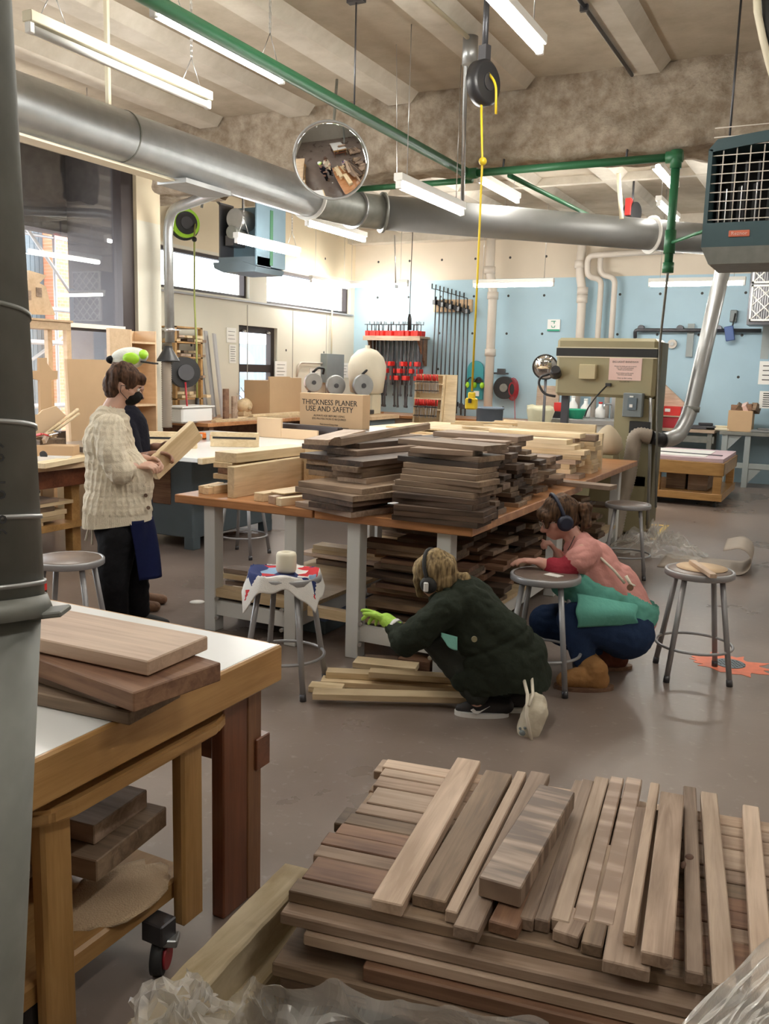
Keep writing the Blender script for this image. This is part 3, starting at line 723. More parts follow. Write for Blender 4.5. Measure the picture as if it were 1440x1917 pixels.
for i in range(8):
    c = (x0+.10+i*.09, yh+.16, zb+.12); mb.box(c, (.006, .05, .22+.03*(i % 3)), rz=.5)
mb.build('louvre', M['steel'], ht)
mb = MB()
for i in range(11): mb.cyl((x0+t_, yh+.012, zb+.02+i*.056), (x1-t_, yh+.012, zb+.02+i*.056), .0035, n=5)
for i in range(9): mb.cyl((x0+.09+i*.08, yh+.016, zb), (x0+.09+i*.08, yh+.016, zt-.05), .004, n=5)
mb.build('grille', M['cream_pipe'], ht)
bdg = PY(1384, 437, yh-.004)
mb = MB(); mb.box(bdg, (.125, .008, .040), bev=.003); bo = mb.build('badge', plain('orange_badge', (.60, .16, .09), .4), ht)
text('Reznor', .030, bdg+Vector((0, -.006, -.009)), (1, 0, 0), (0, 0, 1), M['pinkpaper'], bo, sx=1.1)
for xx in (x0+.08, x1-.1): MB().cyl((xx, yh+.3, zt-.02), (xx, yh+.3, 4.02), .008, n=6).build('hanger_rod', M['dark_steel'], ht)

# far left unit heater
hx0 = PY(405, 500, 9.0).x; hx1 = PY(480, 500, 9.0).x; z0_ = PY(440, 506, 9.0).z; z1_ = PY(450, 375, 9.0).z
hl = thing('unit_heater', 'blue-grey unit heater with exposed fan motor hanging by the left clerestory window', 'heater', ((hx0+hx1)/2, 9.3, z0_))
MB().bb((hx1-.02, 9.0, z0_+.06), (hx1, 9.30, z1_-.03)).bb((hx0, 9.301, z0_+.06), (hx1, 9.62, z1_-.03)).build('casing', plain('blue_heater', (.16, .25, .31), .45), hl)
MB().bb((hx1+.001, 9.28, z0_+.08), (hx1+.006, 9.34, z1_-.08)).build('green_stripe', M['green_pipe'], hl)
MB().bb((hx0+.02, 9.02, z0_+.05), (hx1, 9.3, z0_+.16)).build('motor_shelf', M['blue_grey'], hl)
MB().cyl((hx0+.26, 9.02, z1_-.20), (hx0+.26, 9.29, z1_-.20), .12, n=24).build('fan_housing', M['galv'], hl)
MB().cyl((hx0+.24, 8.98, z1_-.36), (hx0+.24, 9.2, z1_-.36), .075, n=20).build('motor', M['galv_dark'], hl)
MB().bb((hx0+.02, 9.03, z0_+.16), (hx0+.04, 9.3, z1_)).bb((hx0+.1, 9.05, z0_+.30), (hx0+.22, 9.29, z0_+.42)).build('bracket', M['dark_steel'], hl)
MB().prism3([(hx0-.05, 9.0, z0_+.10), (hx0-.03, 9.0, z0_+.03), (hx0+.10, 9.0, z0_-.02), (hx1-.03, 9.0, z0_-.02), (hx1, 9.0, z0_+.04), (hx1-.06, 9.0, z0_+.06), (hx1-.2, 9.0, z0_+.10)], (0, .6, 0)).build('air_scoop', M['blue_grey'], hl)
for xx in (hx0+.1, hx1-.06): MB().cyl((xx, 9.4, z1_-.02), (xx, 9.4, 4.02), .008, n=6).build('hanger_rod', M['dark_steel'], hl)
MB().tube([(hx0+.02, 9.2, z1_-.1), (hx0-.1, 9.2, z1_+.02), (hx0-.25, 9.1, z1_+.2), (hx0-.3, 9.1, 3.5)], .018, 8).build('conduit', M['galv_dark'], hl)

# hose reel on the left wall
hc = PX(347, 418, -7.95)
hr = thing('hose_reel', 'black wall reel wound with lime green hose above the left windows', 'hose reel', hc-Vector((0, 0, .2)))
nv = Vector((.85, -.5, 0)).normalized()
MB().tube([hc-nv*.056, hc-nv*.044], .215, 36).build('flange', M['black'], hr); MB().tube([hc+nv*.044, hc+nv*.056], .145, 36).build('flange', M['black'], hr)
MB().tube([hc-nv*.043, hc+nv*.043], .185, 32).build('wound_hose', M['lime'], hr)
MB().tube([hc+nv*.055, hc+nv*.065], .08, 24).build('hub', M['dark_steel'], hr)
MB().box(hc+Vector((-.1, .15, .17)), (.03, .12, .16)).cyl(hc, (-8.23, hc.y+.05, hc.z), .02, n=8).build('bracket', M['black'], hr)
hh = PX(368, 640, -7.6)
lime_h = plain('lime_hose', (.38, .42, .12), .5)
MB().tube([hc+nv*.03+Vector((.0, .19, .1)), PX(364, 445, -7.7), PX(364, 560, -7.7), hh, PX(369, 745, -7.6)], .012, 8, rad=.1).build('hanging_hose', lime_h, hr)
MB().sphere(PX(364, 448, -7.7), .035, 10).build('stop_ball', M['black'], hr)
MB().tube([PX(369, 745, -7.6), PX(371, 775, -7.6), PX(375, 790, -7.6)], [.025, .03, .01], 8).build('air_fitting', M['black'], hr)
# ================================================================ BIG TABLES, STACKS, STOOLS
ORD = ['lowest', 'second', 'third', 'fourth', 'fifth', 'sixth', 'seventh', 'eighth', 'ninth', 'tenth', 'eleventh', 'twelfth', 'thirteenth', 'fourteenth', 'fifteenth', 'sixteenth', 'seventeenth', 'eighteenth']
TZ = .82
def table(x0, x1, y0, y1, label):
    t = thing('work_table', label, 'table', ((x0+x1)/2, (y0+y1)/2, 0), 0, 'brown-topped tables with white steel legs')
    MB().bb((x0, y0, TZ-.05), (x1, y1, TZ), bev=.005).build('table_top', M['bench_top'], t)
    lx0, lx1 = x0+.19, x1-.13
    for a, b in ((lx0, y0+.04), (lx1-.08, y0+.04), (lx0, y1-.12), (lx1-.08, y1-.12)):
        MB().bb((a, b, 0), (a+.08, b+.085, TZ-.05), bev=.003).build('leg', M['white_leg'], t)
    for b in (y0+.06, y1-.09):
        MB().bb((lx0+.08, b, .10), (lx1-.08, b+.03, .19)).build('stretcher', M['white_leg'], t)
    for a in (lx0+.02, lx1-.05): MB().bb((a, y0+.125, .10), (a+.03, y1-.12, .19)).build('stretcher', M['white_leg'], t)
    MB().bb((lx0+.005, y0+.13, .19), (lx1-.005, y1-.13, .215)).build('lower_shelf', M['poplar'], t)
    for a in (lx0+.092, lx1-.095):
        for z in (.085, .205): MB().cyl((a, y0+.035, z), (a, y0+.06, z), .012, n=8).build('bolt', M['steel'], t)
    return t
table(-3.52, -2.545, 4.12, 6.25, 'brown-topped work table carrying the pale poplar blanks')
table(-2.535, -1.60, 4.12, 6.25, 'brown-topped work table carrying the front corner stack of dark boards')
table(-3.56, -2.58, 6.30, 8.35, 'brown-topped work table behind, under long dark boards')
table(-2.57, -1.64, 6.30, 8.35, 'brown-topped work table behind, under the pale plank stack')

def board(PL, PR, zt, th, depth, mat, label=None, group=None, name='board', jit=0.0, cat='board', bev=.0016, kind=None):
    """a sawn board: front edge from PL to PR, reaching depth away from the viewer, top face at zt"""
    PL = Vector((PL[0], PL[1])); PR = Vector((PR[0], PR[1])); d = PR-PL; w_ = d.length; d.normalize(); n = Vector((-d.y, d.x))
    c = (PL+PR)/2+n*depth/2; a = math.atan2(d.y, d.x)+jit; lx, ly = w_, depth
    if ly > lx: lx, ly = ly, lx; a += PI/2
    me = bpy.data.meshes.new(name); mb = MB(); mb.box((0, 0, th/2), (lx, ly, th), bev=bev); mb.bm.to_mesh(me); mb.bm.free()
    me.materials.append(M[mat] if isinstance(mat, str) else mat)
    o = bpy.data.objects.new(name, me); COL.objects.link(o); o.location = (c.x, c.y, zt-th); o.rotation_euler = (0, 0, a)
    return tag(o, label, cat, group, kind)
def crop(x, y, ox, oy, s): return ox+x/s, oy+y/s

# ---- stack 1: at the gap between the two front tables
G1 = 'dark boards stacked beside the table gap'
def s1(x, y): return crop(x, y, 540, 780, 6.0)
lay = [(75, 950, 705, 1075, .39, 'walnut_rough'), (225, 950, 725, 1010, .36, 'walnut'), (155, 860, 725, 955, .40, 'walnut'), (75, 780, 725, 895, .45, 'walnut_grey'), (110, 722, 830, 815, .42, 'walnut_grey')]
zt = TZ
for i, (xl, yl, xr, yr, dp, mt) in enumerate(lay):
    zt += .0315
    R_ = PZ(*s1(xr, yr), zt); L_ = PZ(*s1(xl, yl), zt)
    board(L_, R_, zt-.0004, .031, dp, mt, 'wide dark board, %s from the table in the stack beside the table gap' % ORD[i], G1)
zc = zt
colb = [(460, 680, 875, 697, .80, 'walnut_pale'), (445, 600, 830, 630, .78, 'walnut_grey'), (435, 545, 780, 570, .80, 'walnut_grey'), (395, 470, 840, 505, .86, 'walnut'), (410, 355, 770, 385, .95, 'walnut_rough'), (515, 293, 800, 303, 1.0, 'walnut')]
cola = [(150, 630, 440, 655, .75, 'walnut_grey'), (175, 560, 440, 590, .70, 'walnut'), (60, 485, 440, 520, .75, 'walnut_grey'), (85, 425, 395, 460, .72, 'walnut'), (95, 360, 410, 385, .74, 'walnut'), (70, 290, 420, 322, .78, 'walnut_rough')]
for i in range(6):
    zz = zc+.0315*(i+1)
    xl, yl, xr, yr, dp, mt = colb[i]
    R_ = PZ(*s1(xr, yr), zz); d = Vector((math.cos(-.16), math.sin(-.16), 0)); wdt = (PZ(*s1(xr, yr), zz)-PZ(*s1(xl, yl), zz)).length
    wdt = min(wdt, .30); board(R_-d*wdt, R_, zz-.0004, .031, dp, mt, 'dark board running back, %s layer up on the near side of the table-gap stack' % ORD[i+5], G1)
    xl, yl, xr, yr, da, mt = cola[i]
    L_ = R_-d*(wdt+.012+.0)+Vector((-.0, .10+.02*(i % 3), 0)); 
    board(L_-d*.27, L_, zz-.0004, .0312, da, mt, 'dark board running back, %s layer up on the window side of the table-gap stack' % ORD[i+5], G1)
zz = zc+.0315*6
Pm = PZ(*s1(520, 225), zz+.05); Pe = PZ(780, 793, zz+.05)
md = thing('moulding', 'long dark walnut moulding lying on top of the stack beside the table gap', 'board', (Pm.x, Pm.y, zz), math.atan2(Pe.y-Pm.y, Pe.x-Pm.x))
prf = [(-.04, 0), (.04, 0), (.04, .012), (.028, .02), (.02, .034), (.0, .046), (-.03, .05), (-.04, .04)]
mb = MB(); mb.prism(prf, -.0, -1.7)
TT = PM(md) @ Matrix.Rotation(PI/2, 4, 'Z')
for v in mb.bm.verts: v.co = TT @ v.co
mdo = mb.build('profile', M['walnut_grey'], md)
board(PZ(*s1(175, 250), zz+.031), PZ(*s1(445, 262), zz+.031), zz+.031, .031, .9, 'walnut_pale', 'paler wide board on top of the table-gap stack beside the moulding', G1)

# ---- stack 2: front right corner
def s2(x, y): return crop(x, y, 720, 780, 6.0)
G2 = 'dark boards stacked at the front corner of the table'
L2_ = [(80, 1095, 1045, 1200, 'walnut'), (100, 1043, 1115, 1140, 'walnut'), (100, 985, 1110, 1075, 'walnut'), (85, 895, 990, 1000, 'walnut'), (90, 845, 1010, 935, 'walnut'), (90, 765, 1005, 865, 'walnut_grey'), (115, 705, 1095, 800, 'walnut_grey'), (175, 645, 1065, 740, 'walnut_grey'), (195, 580, 1030, 665, 'walnut_grey'), (210, 510, 1050, 592, 'walnut_grey'), (145, 435, 1060, 525, 'walnut'), (265, 380, 1060, 460, 'walnut_grey'), (285, 345, 990, 388, 'walnut_rough'), (150, 245, 1120, 332, 'walnut_grey')]
for i, (xl, yl, xr, yr, mt) in enumerate(L2_):
    zz = TZ+.0286*(i+1)
    L_ = PZ(*s2(xl, yl), zz); R_ = PZ(*s2(xr, yr), zz)
    board(L_, R_, zz-.0003, .0282, .20+.025*((i*7) % 3), mt, 'dark board, %s from the table in the front corner stack of fourteen' % ORD[i], G2)
# small pale offcuts right behind the corner stack
GO = 'short offcuts on the table edge behind the corner stack'
for i, (x, y, z, w_, d_) in enumerate(((925, 957, .87, .10, .07), (928, 940, .90, .11, .07))):
    p = PZ(x, y, z); board((p.x-.11, p.y), (p.x, p.y), z, .03 if i else .05, d_, 'walnut_rough' if i else 'walnut', ('pale' if i else 'dark')+' short offcut beside the corner stack at the table edge, '+('upper' if i else 'lower')+' one', GO)

# ---- rows of columns along the table's right edge, getting paler to the back
rg = random.Random(11)
ROWN = ['first', 'second', 'third', 'fourth', 'fifth', 'sixth', 'seventh']
rows = [(4.62, .16, 12, 1.0), (4.77, .17, 12, 1.0), (4.97, .17, 12, 1.0), (5.18, .17, 11, 1.0), (5.42, .18, 9, .9), (5.68, .18, 8, .8), (5.95, .18, 7, .6)]
for k, (y, wd, n, dark) in enumerate(rows):
    z = TZ; 
    for i in range(n):
        th = rg.choice((.026, .030, .034, .030)); ln = rg.uniform(.32, .41) if k < 4 else rg.uniform(.46, .56); xr_ = -1.66+rg.uniform(-.09, .06)-.01*k; w_ = wd*rg.uniform(.62, 1.0)
        mt = rg.choice(('walnut', 'walnut', 'walnut_grey', 'walnut_grey', 'walnut_rough')) if rg.random() < dark else rg.choice(('walnut_rough', 'poplar', 'walnut_pale'))
        ys = y-wd/2+rg.uniform(0, wd-w_); a = rg.uniform(-.04, .04)
        board((xr_-ln, ys+a*.0), (xr_, ys), z+th-.0004, th-.0006, w_, mt, '%s board up in the %s pile back along the table edge from the corner stack' % (ORD[i], ROWN[k]), 'board piles along the table edge', jit=a*.5)
        z += th
    # second column further in
    z = TZ
    for i in range(max(3, n-1) if k >= 4 else 0):
        th = rg.choice((.030, .034)); ln = rg.uniform(.26, .32)
        board((-2.52+rg.uniform(0, .02), y-wd/2), (-2.52+ln-.05, y-wd/2), z+th-.0004, th-.0006, wd*.96, rg.choice(('walnut', 'walnut_grey')), 'short dark board, %s up in the inner pile behind the %s edge pile' % (ORD[i], ROWN[k]), 'inner dark board piles')
        z += th
# two long dark boards lying across the tops
zt3 = TZ+.40
for i, (xl, yl, xr, yr, z) in enumerate(((545, 165, 1500, 230, 1.215), (550, 240, 1435, 300, 1.183))):
    L_ = PZ(*s2(xl, yl), z); R_ = PZ(*s2(xr, yr), z)
    board(L_, R_, z, .031, .24, 'walnut_grey' if i else 'walnut_rough', 'long dark board crossing the tops of the edge piles, '+('under the other' if i else 'uppermost'), 'long boards across the edge piles')
# ---- pale stack at the far end of the right table
GP = 'pale planks stacked at the far end of the table'
z = TZ
for i in range(7):
    th = .036; xr_ = -1.72+rg.uniform(-.02, .03)
    board((xr_-.62, 6.95), (xr_, 6.95), z+th-.0004, th-.0006, .22, 'poplar' if i else 'maple', 'pale plank, %s from the table in the neat far stack near the ribbed hose' % ORD[i], GP); z += th
for i, (xc, y, w_, n) in enumerate(((-2.05, 6.5, .17, 8), (-2.12, 6.72, .16, 9))):
    z = TZ
    for j in range(n):
        th = .036; board((xc-.36+rg.uniform(-.04, .04), y), (xc+.30+rg.uniform(-.08, .1), y), z+th-.0004, th-.0006, w_, rg.choice(('poplar', 'walnut_rough', 'maple', 'walnut_pale')), 'plank, %s up in the %s mixed pile before the neat pale stack' % (ORD[j], ('nearer', 'farther')[i]), 'mixed pale piles before the neat stack'); z += th
def edge_plank(xl, yl, xr, yr, Y, z0, h, th, mat, label):
    a = PY(xl, yl, Y); b = PY(xr, yr, Y)
    o = board((a.x, Y), (b.x, Y), z0+h, h, th, mat, label, GP); return o
edge_plank(950, 815, 1128, 820, 7.28, TZ, .30, .05, 'maple', 'long pale plank standing on edge at the back of the far stack, slightly lower')
edge_plank(969, 800, 1115, 802, 7.42, TZ, .36, .045, 'maple', 'pale plank standing on edge behind, topmost of the far stack')
edge_plank(1020, 800, 1080, 830, 7.19, TZ, .26, .05, 'poplar', 'short pale block on edge in front of the long edge planks')
pk_ = board((-1.98, 6.95), (-1.70, 6.95), TZ+.252+.055, .05, .1, 'walnut_rough', 'dark-ended square stick on the neat far plank stack', GP)
board((-2.02, 6.10), (-1.35, 6.02), TZ+.03, .03, .13, 'walnut_rough', 'lone brown board sticking out past the table edge over the woman in pink', 'board piles along the table edge')

# ---- far tables behind: long boards and pale sheets with sticks
for i in range(5):
    z = TZ+.034*(i+1)
    board((-3.45, 6.5), (-2.75, 6.45), z, .032, 1.5, rg.choice(('walnut', 'walnut_grey')), 'long dark board, %s up in the broad pile behind the table-gap stack' % ORD[i], 'broad dark pile behind the table-gap stack')
ft2 = thing('assembly_table', 'low-legged pale assembly table behind the pale plank stack', 'table', (-3.9, 9.6, 0))
MB().bb((-5.1, 8.75, .84), (-2.9, 10.6, .90), bev=.004).build('table_top', M['ply'], ft2)
for x in (-5.0, -3.05):
    for y in (8.85, 10.45): MB().bb((x, y, 0), (x+.09, y+.09, .84)).build('leg', M['white_leg'], ft2)
MB().bb((-5.0, 8.80, .70), (-2.95, 8.84, .84)).build('apron', M['walnut_red'], ft2)
GS = 'pale sheets and sticks on the assembly table'
for i, (x0, x1, y0, y1) in enumerate(((-5.0, -3.9, 8.9, 10.4), (-4.7, -3.2, 9.2, 10.5), (-4.2, -3.0, 8.95, 10.2))):
    board((x0, y0), (x1, y0-.04), .90+.02*(i+1), .019, y1-y0, 'maple', 'large pale sheet, %s of the flat sheets on the assembly table' % ('lowest', 'middle', 'topmost')[i], GS)
for i in range(12):
    x = rg.uniform(-4.1, -3.1); y = rg.uniform(8.95, 10.0); ln = rg.uniform(.35, .9); a = rg.uniform(-.5, .4)
    z = .962+.022*(i//3)
    board((x, y), (x+ln*math.cos(a), y+ln*math.sin(a)), z+.021, .02, rg.uniform(.03, .06), rg.choice(('maple', 'poplar')), 'thin pale stick lying loose on the flat sheets of the assembly table', GS, jit=0, cat='stick')

# ---- poplar blanks on the left table
GL = 'pale blanks on the left end of the work table'
def blk(x, y, z0, lx, ly, lz, rz, mat, label, nm='wood_block', cat='wood block'):
    me = bpy.data.meshes.new(nm); mb = MB(); mb.box((0, 0, lz/2), (lx, ly, lz), bev=.002); mb.bm.to_mesh(me); mb.bm.free(); me.materials.append(M[mat])
    o = bpy.data.objects.new(nm, me); COL.objects.link(o); o.location = (x, y, z0); o.rotation_euler = (0, 0, rz); return tag(o, label, cat, GL)
blk(-3.17, 4.62, TZ, .84, .048, .185, PI/2+.02, 'maple', 'large pale plank standing on edge on the left work table')
blk(-3.345, 4.42, TZ, .30, .055, .05, PI/2-.1, 'maple', 'square pale stick lying at the end of the left pile')
blk(-3.27, 4.40, TZ, .10, .045, .085, PI/2, 'poplar', 'short upright pale block beside the edge plank')
blk(-3.43, 4.36, TZ, .22, .045, .045, PI/2+.1, 'poplar', 'small pale square stick at the left corner of the table')
blk(-3.37, 4.33, TZ, .20, .045, .042, PI/2-.02, 'maple', 'small pale square stick second from the left corner of the table')
blk(-3.30, 4.86, TZ, .5, .09, .085, PI/2, 'poplar', 'thick pale block under the crossed sticks')
for i, (dx, dz, mt, n2) in enumerate(((0, .10, 'poplar', 'lowest'), (.02, .135, 'walnut_red', 'reddish'), (-.03, .17, 'maple', 'upper'))):
    blk(-3.32+dx, 4.62, TZ+dz-.013+.0, .6, .13, .032, PI/2+.06*i, mt, n2+' short board crossing the left pile of pale blanks')
blk(-3.29, 4.72, TZ+.19, .75, .17, .06, PI/2-.05, 'maple', 'thick pale slab on top of the left pile')
blk(-3.05, 5.30, TZ, .7, .16, .20, PI/2, 'poplar', 'big pale block behind the edge plank')
blk(-3.06, 5.32, TZ+.20, .62, .20, .045, PI/2, 'maple', 'pale slab on the big block behind the edge plank')
blk(-2.92, 4.46, TZ, .55, .075, .05, PI/2-.12, 'maple', 'pale stick lying in the middle of the left work table')
blk(-2.79, 4.36, TZ, .42, .06, .045, PI/2-.25, 'walnut_plain', 'pink-tinted stick with a reddish end near the dark stack')
blk(-2.71, 4.30, TZ, .38, .05, .045, PI/2-.32, 'maple', 'pale stick touching the dark stack')
blk(-2.80, 4.42, TZ+.05, .40, .11, .008, PI/2-.25, 'maple', 'thin white-edged slat on the sticks near the dark stack')

# ---- scrap under the tables
rs_ = random.Random(5)
places = {0: 'the table with poplar blanks', 1: 'the corner-stack table', 2: 'the rear inner table', 3: 'the rear outer table'}
for ti, (x0, x1, y0, y1, nl) in enumerate(((-3.3, -2.7, 4.3, 6.1, 5), (-2.30, -1.78, 4.3, 6.1, 15), (-3.35, -2.75, 6.5, 8.2, 9), (-2.35, -1.80, 6.5, 8.2, 12))):
    z = .2155
    for k in range(nl):
        th = rs_.choice((.025, .03, .036)); nrow = 3 if ti == 1 else 2
        for j in range(nrow):
            ln = rs_.uniform(.38, x1-x0+.10); dp = (y1-y0)/nrow; wd = rs_.uniform(.12, .28) if ti != 0 else rs_.uniform(.08, .2)
            x = rs_.uniform(x0-.06, x1+.03-ln+.05); y = y0+dp*j+rs_.uniform(0, max(.01, dp-wd-.05)) if k % 2 else y0+dp*j+rs_.uniform(0, .08)
            if j == 0: y = y0+rs_.uniform(-.02, .12)
            mt = rs_.choice(('scrap', 'walnut', 'walnut_red', 'scrap', 'walnut_rough')) if ti else rs_.choice(('walnut_rough', 'poplar', 'walnut_pale'))
            board((x, y), (x+ln, y), z+th-.0004, th-.001, wd, mt, 'brown scrap board, %s layer, %s row, on the shelf under %s' % (ORD[k], ('front', 'second', 'back')[j], places[ti]), 'scrap boards under the work tables', jit=rs_.uniform(-.06, .06), name='scrap_board')
        z += th
# the pale beam under the left table, the green bottle
a = PY(410, 1110, 4.30); b = PY(527, 1150, 4.30)
board((-3.28, 4.17), (-2.72, 4.17), .265, .05, .10, 'poplar', 'square pale beam lying at the front of the low shelf of the left table', 'scrap boards under the work tables')
board((-2.62, 4.20), (-2.35, 4.20), .245, .06, .05, 'poplar', 'knotty pale batten bridging the gap between the two front tables', 'scrap boards under the work tables')
bk = thing('storage_bin', 'flat grey-blue plastic bin on the floor under the left work table', 'bin', (-3.0, 4.75, 0))
MB().bb((-3.30, 4.45, 0), (-2.65, 5.05, .085), bev=.006).build('bin_body', M['blue_grey'], bk)
MB().bb((-3.31, 4.44, .085), (-2.64, 5.06, .095), bev=.002).build('lid', plain('blue_lid', (.10, .16, .30), .4), bk)

# ---- floor boards in front of the crouching woman
GF = 'pale boards lying on the floor before the front table'
def fb(xl, yl, xr, yr, zt, th, dp, mt, label): board(PZ(xl, yl, zt), PZ(xr, yr, zt), zt, th, dp, mt, label, GF)
fb(585, 1299, 895, 1307, .062, .03, .085, 'poplar', 'long pale floor board nearest the camera')
fb(600, 1275, 860, 1290, .031, .03, .09, 'poplar', 'long pale floor board second from the camera')
fb(577, 1285, 640, 1290, .031, .03, .08, 'maple', 'short pale board end poking out at the left of the floor pile')
fb(610, 1258, 850, 1270, .064, .032, .075, 'poplar', 'wide pale floor board in the middle of the floor pile')
fb(690, 1258, 860, 1270, .0955, .031, .07, 'poplar', 'pale floor board lying askew on the middle of the pile')
fb(660, 1240, 778, 1252, .064, .03, .11, 'maple', 'short pale board behind the floor pile, against the table leg')
fb(745, 1232, 805, 1240, .062, .06, .10, 'walnut_red', 'reddish brown block on the floor behind the pale boards')
fb(808, 1240, 825, 1243, .05, .05, .10, 'walnut_red', 'small reddish block beside the larger reddish block')
fb(680, 1236, 742, 1240, .03, .03, .11, 'walnut_rough', 'grey-brown board lying flat behind the short pale one')

# ---- stools
SZ = .585
def make_stool():
    t = thing('shop_stool', 'stool', 'stool', (0, 0, 0), 0, 'grey steel shop stools')
    MB().lathe([(.172, SZ-.035), (.180, SZ-.03), (.180, SZ-.006), (.176, SZ), (.168, SZ), (.164, SZ-.006), (.02, SZ-.006)], n=48).build('seat_pan', M['grey_metal'], t)
    MB().lathe([(.163, SZ-.008), (.163, SZ-.001), (.155, SZ+.002), (.001, SZ+.003)], n=48).build('seat_board', M['stool_seat'], t)
    for k in range(4):
        a = PI/4+k*PI/2; c, s_ = math.cos(a), math.sin(a)
        MB().tube([(.135*c, .135*s_, SZ-.033), (.225*c, .225*s_, .03)], .0145, 12).build('leg', M['grey_metal'], t)
        MB().cyl((.2235*c, .2235*s_, .035), (.228*c, .228*s_, 0), .0165, n=12).build('foot_cap', M['dark_steel'], t)
    MB().tube([(.198*math.cos(2*PI*i/40), .198*math.sin(2*PI*i/40), .175) for i in range(40)], .008, 8, closed=True).build('foot_ring', M['grey_metal'], t)
    return t
spots = [(-.595, 4.90, .35, 'grey stool standing alone on the open floor with a stick across its seat'),
         (-2.375, 3.60, .2, 'grey stool draped with a patterned towel'),
         (-1.27, 4.33, .1, 'grey stool the woman in pink leans her arms on'),
         (-3.50, 3.27, .5, 'grey stool with a dark seat behind the white-topped bench'),
         (-1.455, 7.15, .2, 'grey stool at the far end of the tables by the band saw hose'),
         (-4.42, 6.05, .1, 'grey stool mostly hidden behind the left work table')]
st0 = make_stool()
for i, (x, y, a, lb) in enumerate(spots):
    o = st0 if i == 0 else copy_tree(st0)
    o.location = (x, y, 0); o.rotation_euler = (0, 0, a); o['label'] = lb
# cover board and stick on the lone stool
o = MB().lathe([(.130, 0), (.132, .004), (.001, .005)], n=40).build('seat_cover', M['mdf_light'], None, (0, 0, 0)); o.location = (-.59, 4.93, SZ+.003)
tag(o, 'thin pale round cover lying on the lone stool', 'cover')
sk = board(PZ(1290, 1048, SZ+.03), PZ(1330, 1075, SZ+.03), SZ+.031, .022, .035, 'walnut_pale', 'pale stick lying across the lone stool', None, name='stick', cat='stick')
# card on the leaning stool
o = MB().box((-1.22, 4.30, SZ+.0045), (.085, .055, .002), rz=-.3).build('paper_card', M['paper'], None); tag(o, 'small patterned card on the stool under the pink woman\'s arms', 'card')

# towel draped over its stool, with ivory mug-shaped roll
def towel_f(u, v):
    x = (u-.5)*.52; y = (v-.5)*.46
    a = .45; X = x*math.cos(a)-y*math.sin(a); Y = x*math.sin(a)+y*math.cos(a)
    r = math.hypot(X, Y)
    z = SZ+.012+.006*math.sin(x*38+1)+.005*math.sin(y*31)
    if r > .175:
        over = r-.175; k = .175/r+ .35*over/r
        X, Y = X*k, Y*k; z -= over*.95+.01*math.sin(math.atan2(Y, X)*9)
    else: z = max(z, SZ+.006)
    return (-2.385+X, 3.60+Y, z)
def towel_mat():
    m, nt, b = nodes('printed_towel'); L = nt.links.new
    tc = N(nt, 'ShaderNodeTexCoord'); vo = N(nt, 'ShaderNodeTexVoronoi'); vo.inputs['Scale'].default_value = 13; L(tc.outputs['Object'], vo.inputs['Vector'])
    cr = N(nt, 'ShaderNodeValToRGB'); cr.color_ramp.interpolation = 'CONSTANT'; e = cr.color_ramp.elements
    e[0].position = 0; e[0].color = c4((.02, .035, .14)); e[1].position = .40; e[1].color = c4((.30, .45, .65))
    q = e.new(.52); q.color = c4((.02, .035, .14)); q = e.new(.66); q.color = c4((.60, .03, .04)); q = e.new(.84); q.color = c4((.8, .8, .78))
    sx = N(nt, 'ShaderNodeSeparateColor'); L(vo.outputs['Color'], sx.inputs[0]); L(sx.outputs[0], cr.inputs[0])
    nz = N(nt, 'ShaderNodeTexNoise'); nz.inputs['Scale'].default_value = 5; L(tc.outputs['Object'], nz.inputs['Vector'])
    L(cr.outputs[0], b.inputs['Base Color']); b.inputs['Roughness'].default_value = .9
    return m
mb = MB().sheet(towel_f, 60, 60, .004)
for f in mb.bm.faces:
    c = f.calc_center_median(); p = c-Vector((-2.385, 3.60, 0)); a = -.45
    x = p.x*math.cos(a)-p.y*math.sin(a); y = p.x*math.sin(a)+p.y*math.cos(a)
    f.material_index = 0 if (abs(x) < .17 and abs(y) < .135) else 1
tw = mb.build('draped_towel', [towel_mat(), plain('white_towelling', (.80, .78, .75), .95, bump=.4, bscale=300)], None)
tag(tw, 'white towel with a navy, red and pale blue print draped over a stool', 'towel')
o = MB().lathe([(.02, 0), (.044, .002), (.05, .015), (.05, .085), (.045, .098), (.030, .102), (.018, .098), (.015, .085), (.001, .085)], n=32).build('paper_roll', plain('ivory', (.80, .75, .60), .55, var=.03), None, (0, 0, 0))
o.location = (-2.345, 3.56, SZ+.018); tag(o, 'ivory cylinder roll standing on the printed towel', 'roll')
# ================================================================ LEFT SIDE: BENCH, TABLE SAW, PLANER
def bxs(parent, name, mat, *boxes, bev=.003):
    mb = MB()
    for a, b in boxes: mb.bb(a, b, bev=bev)
    return mb.build(name, M[mat] if isinstance(mat, str) else mat, parent)
def solo(mb, name, mat, label, cat, group=None): return tag(mb.build(name, M[mat] if isinstance(mat, str) else mat, None), label, cat, group)

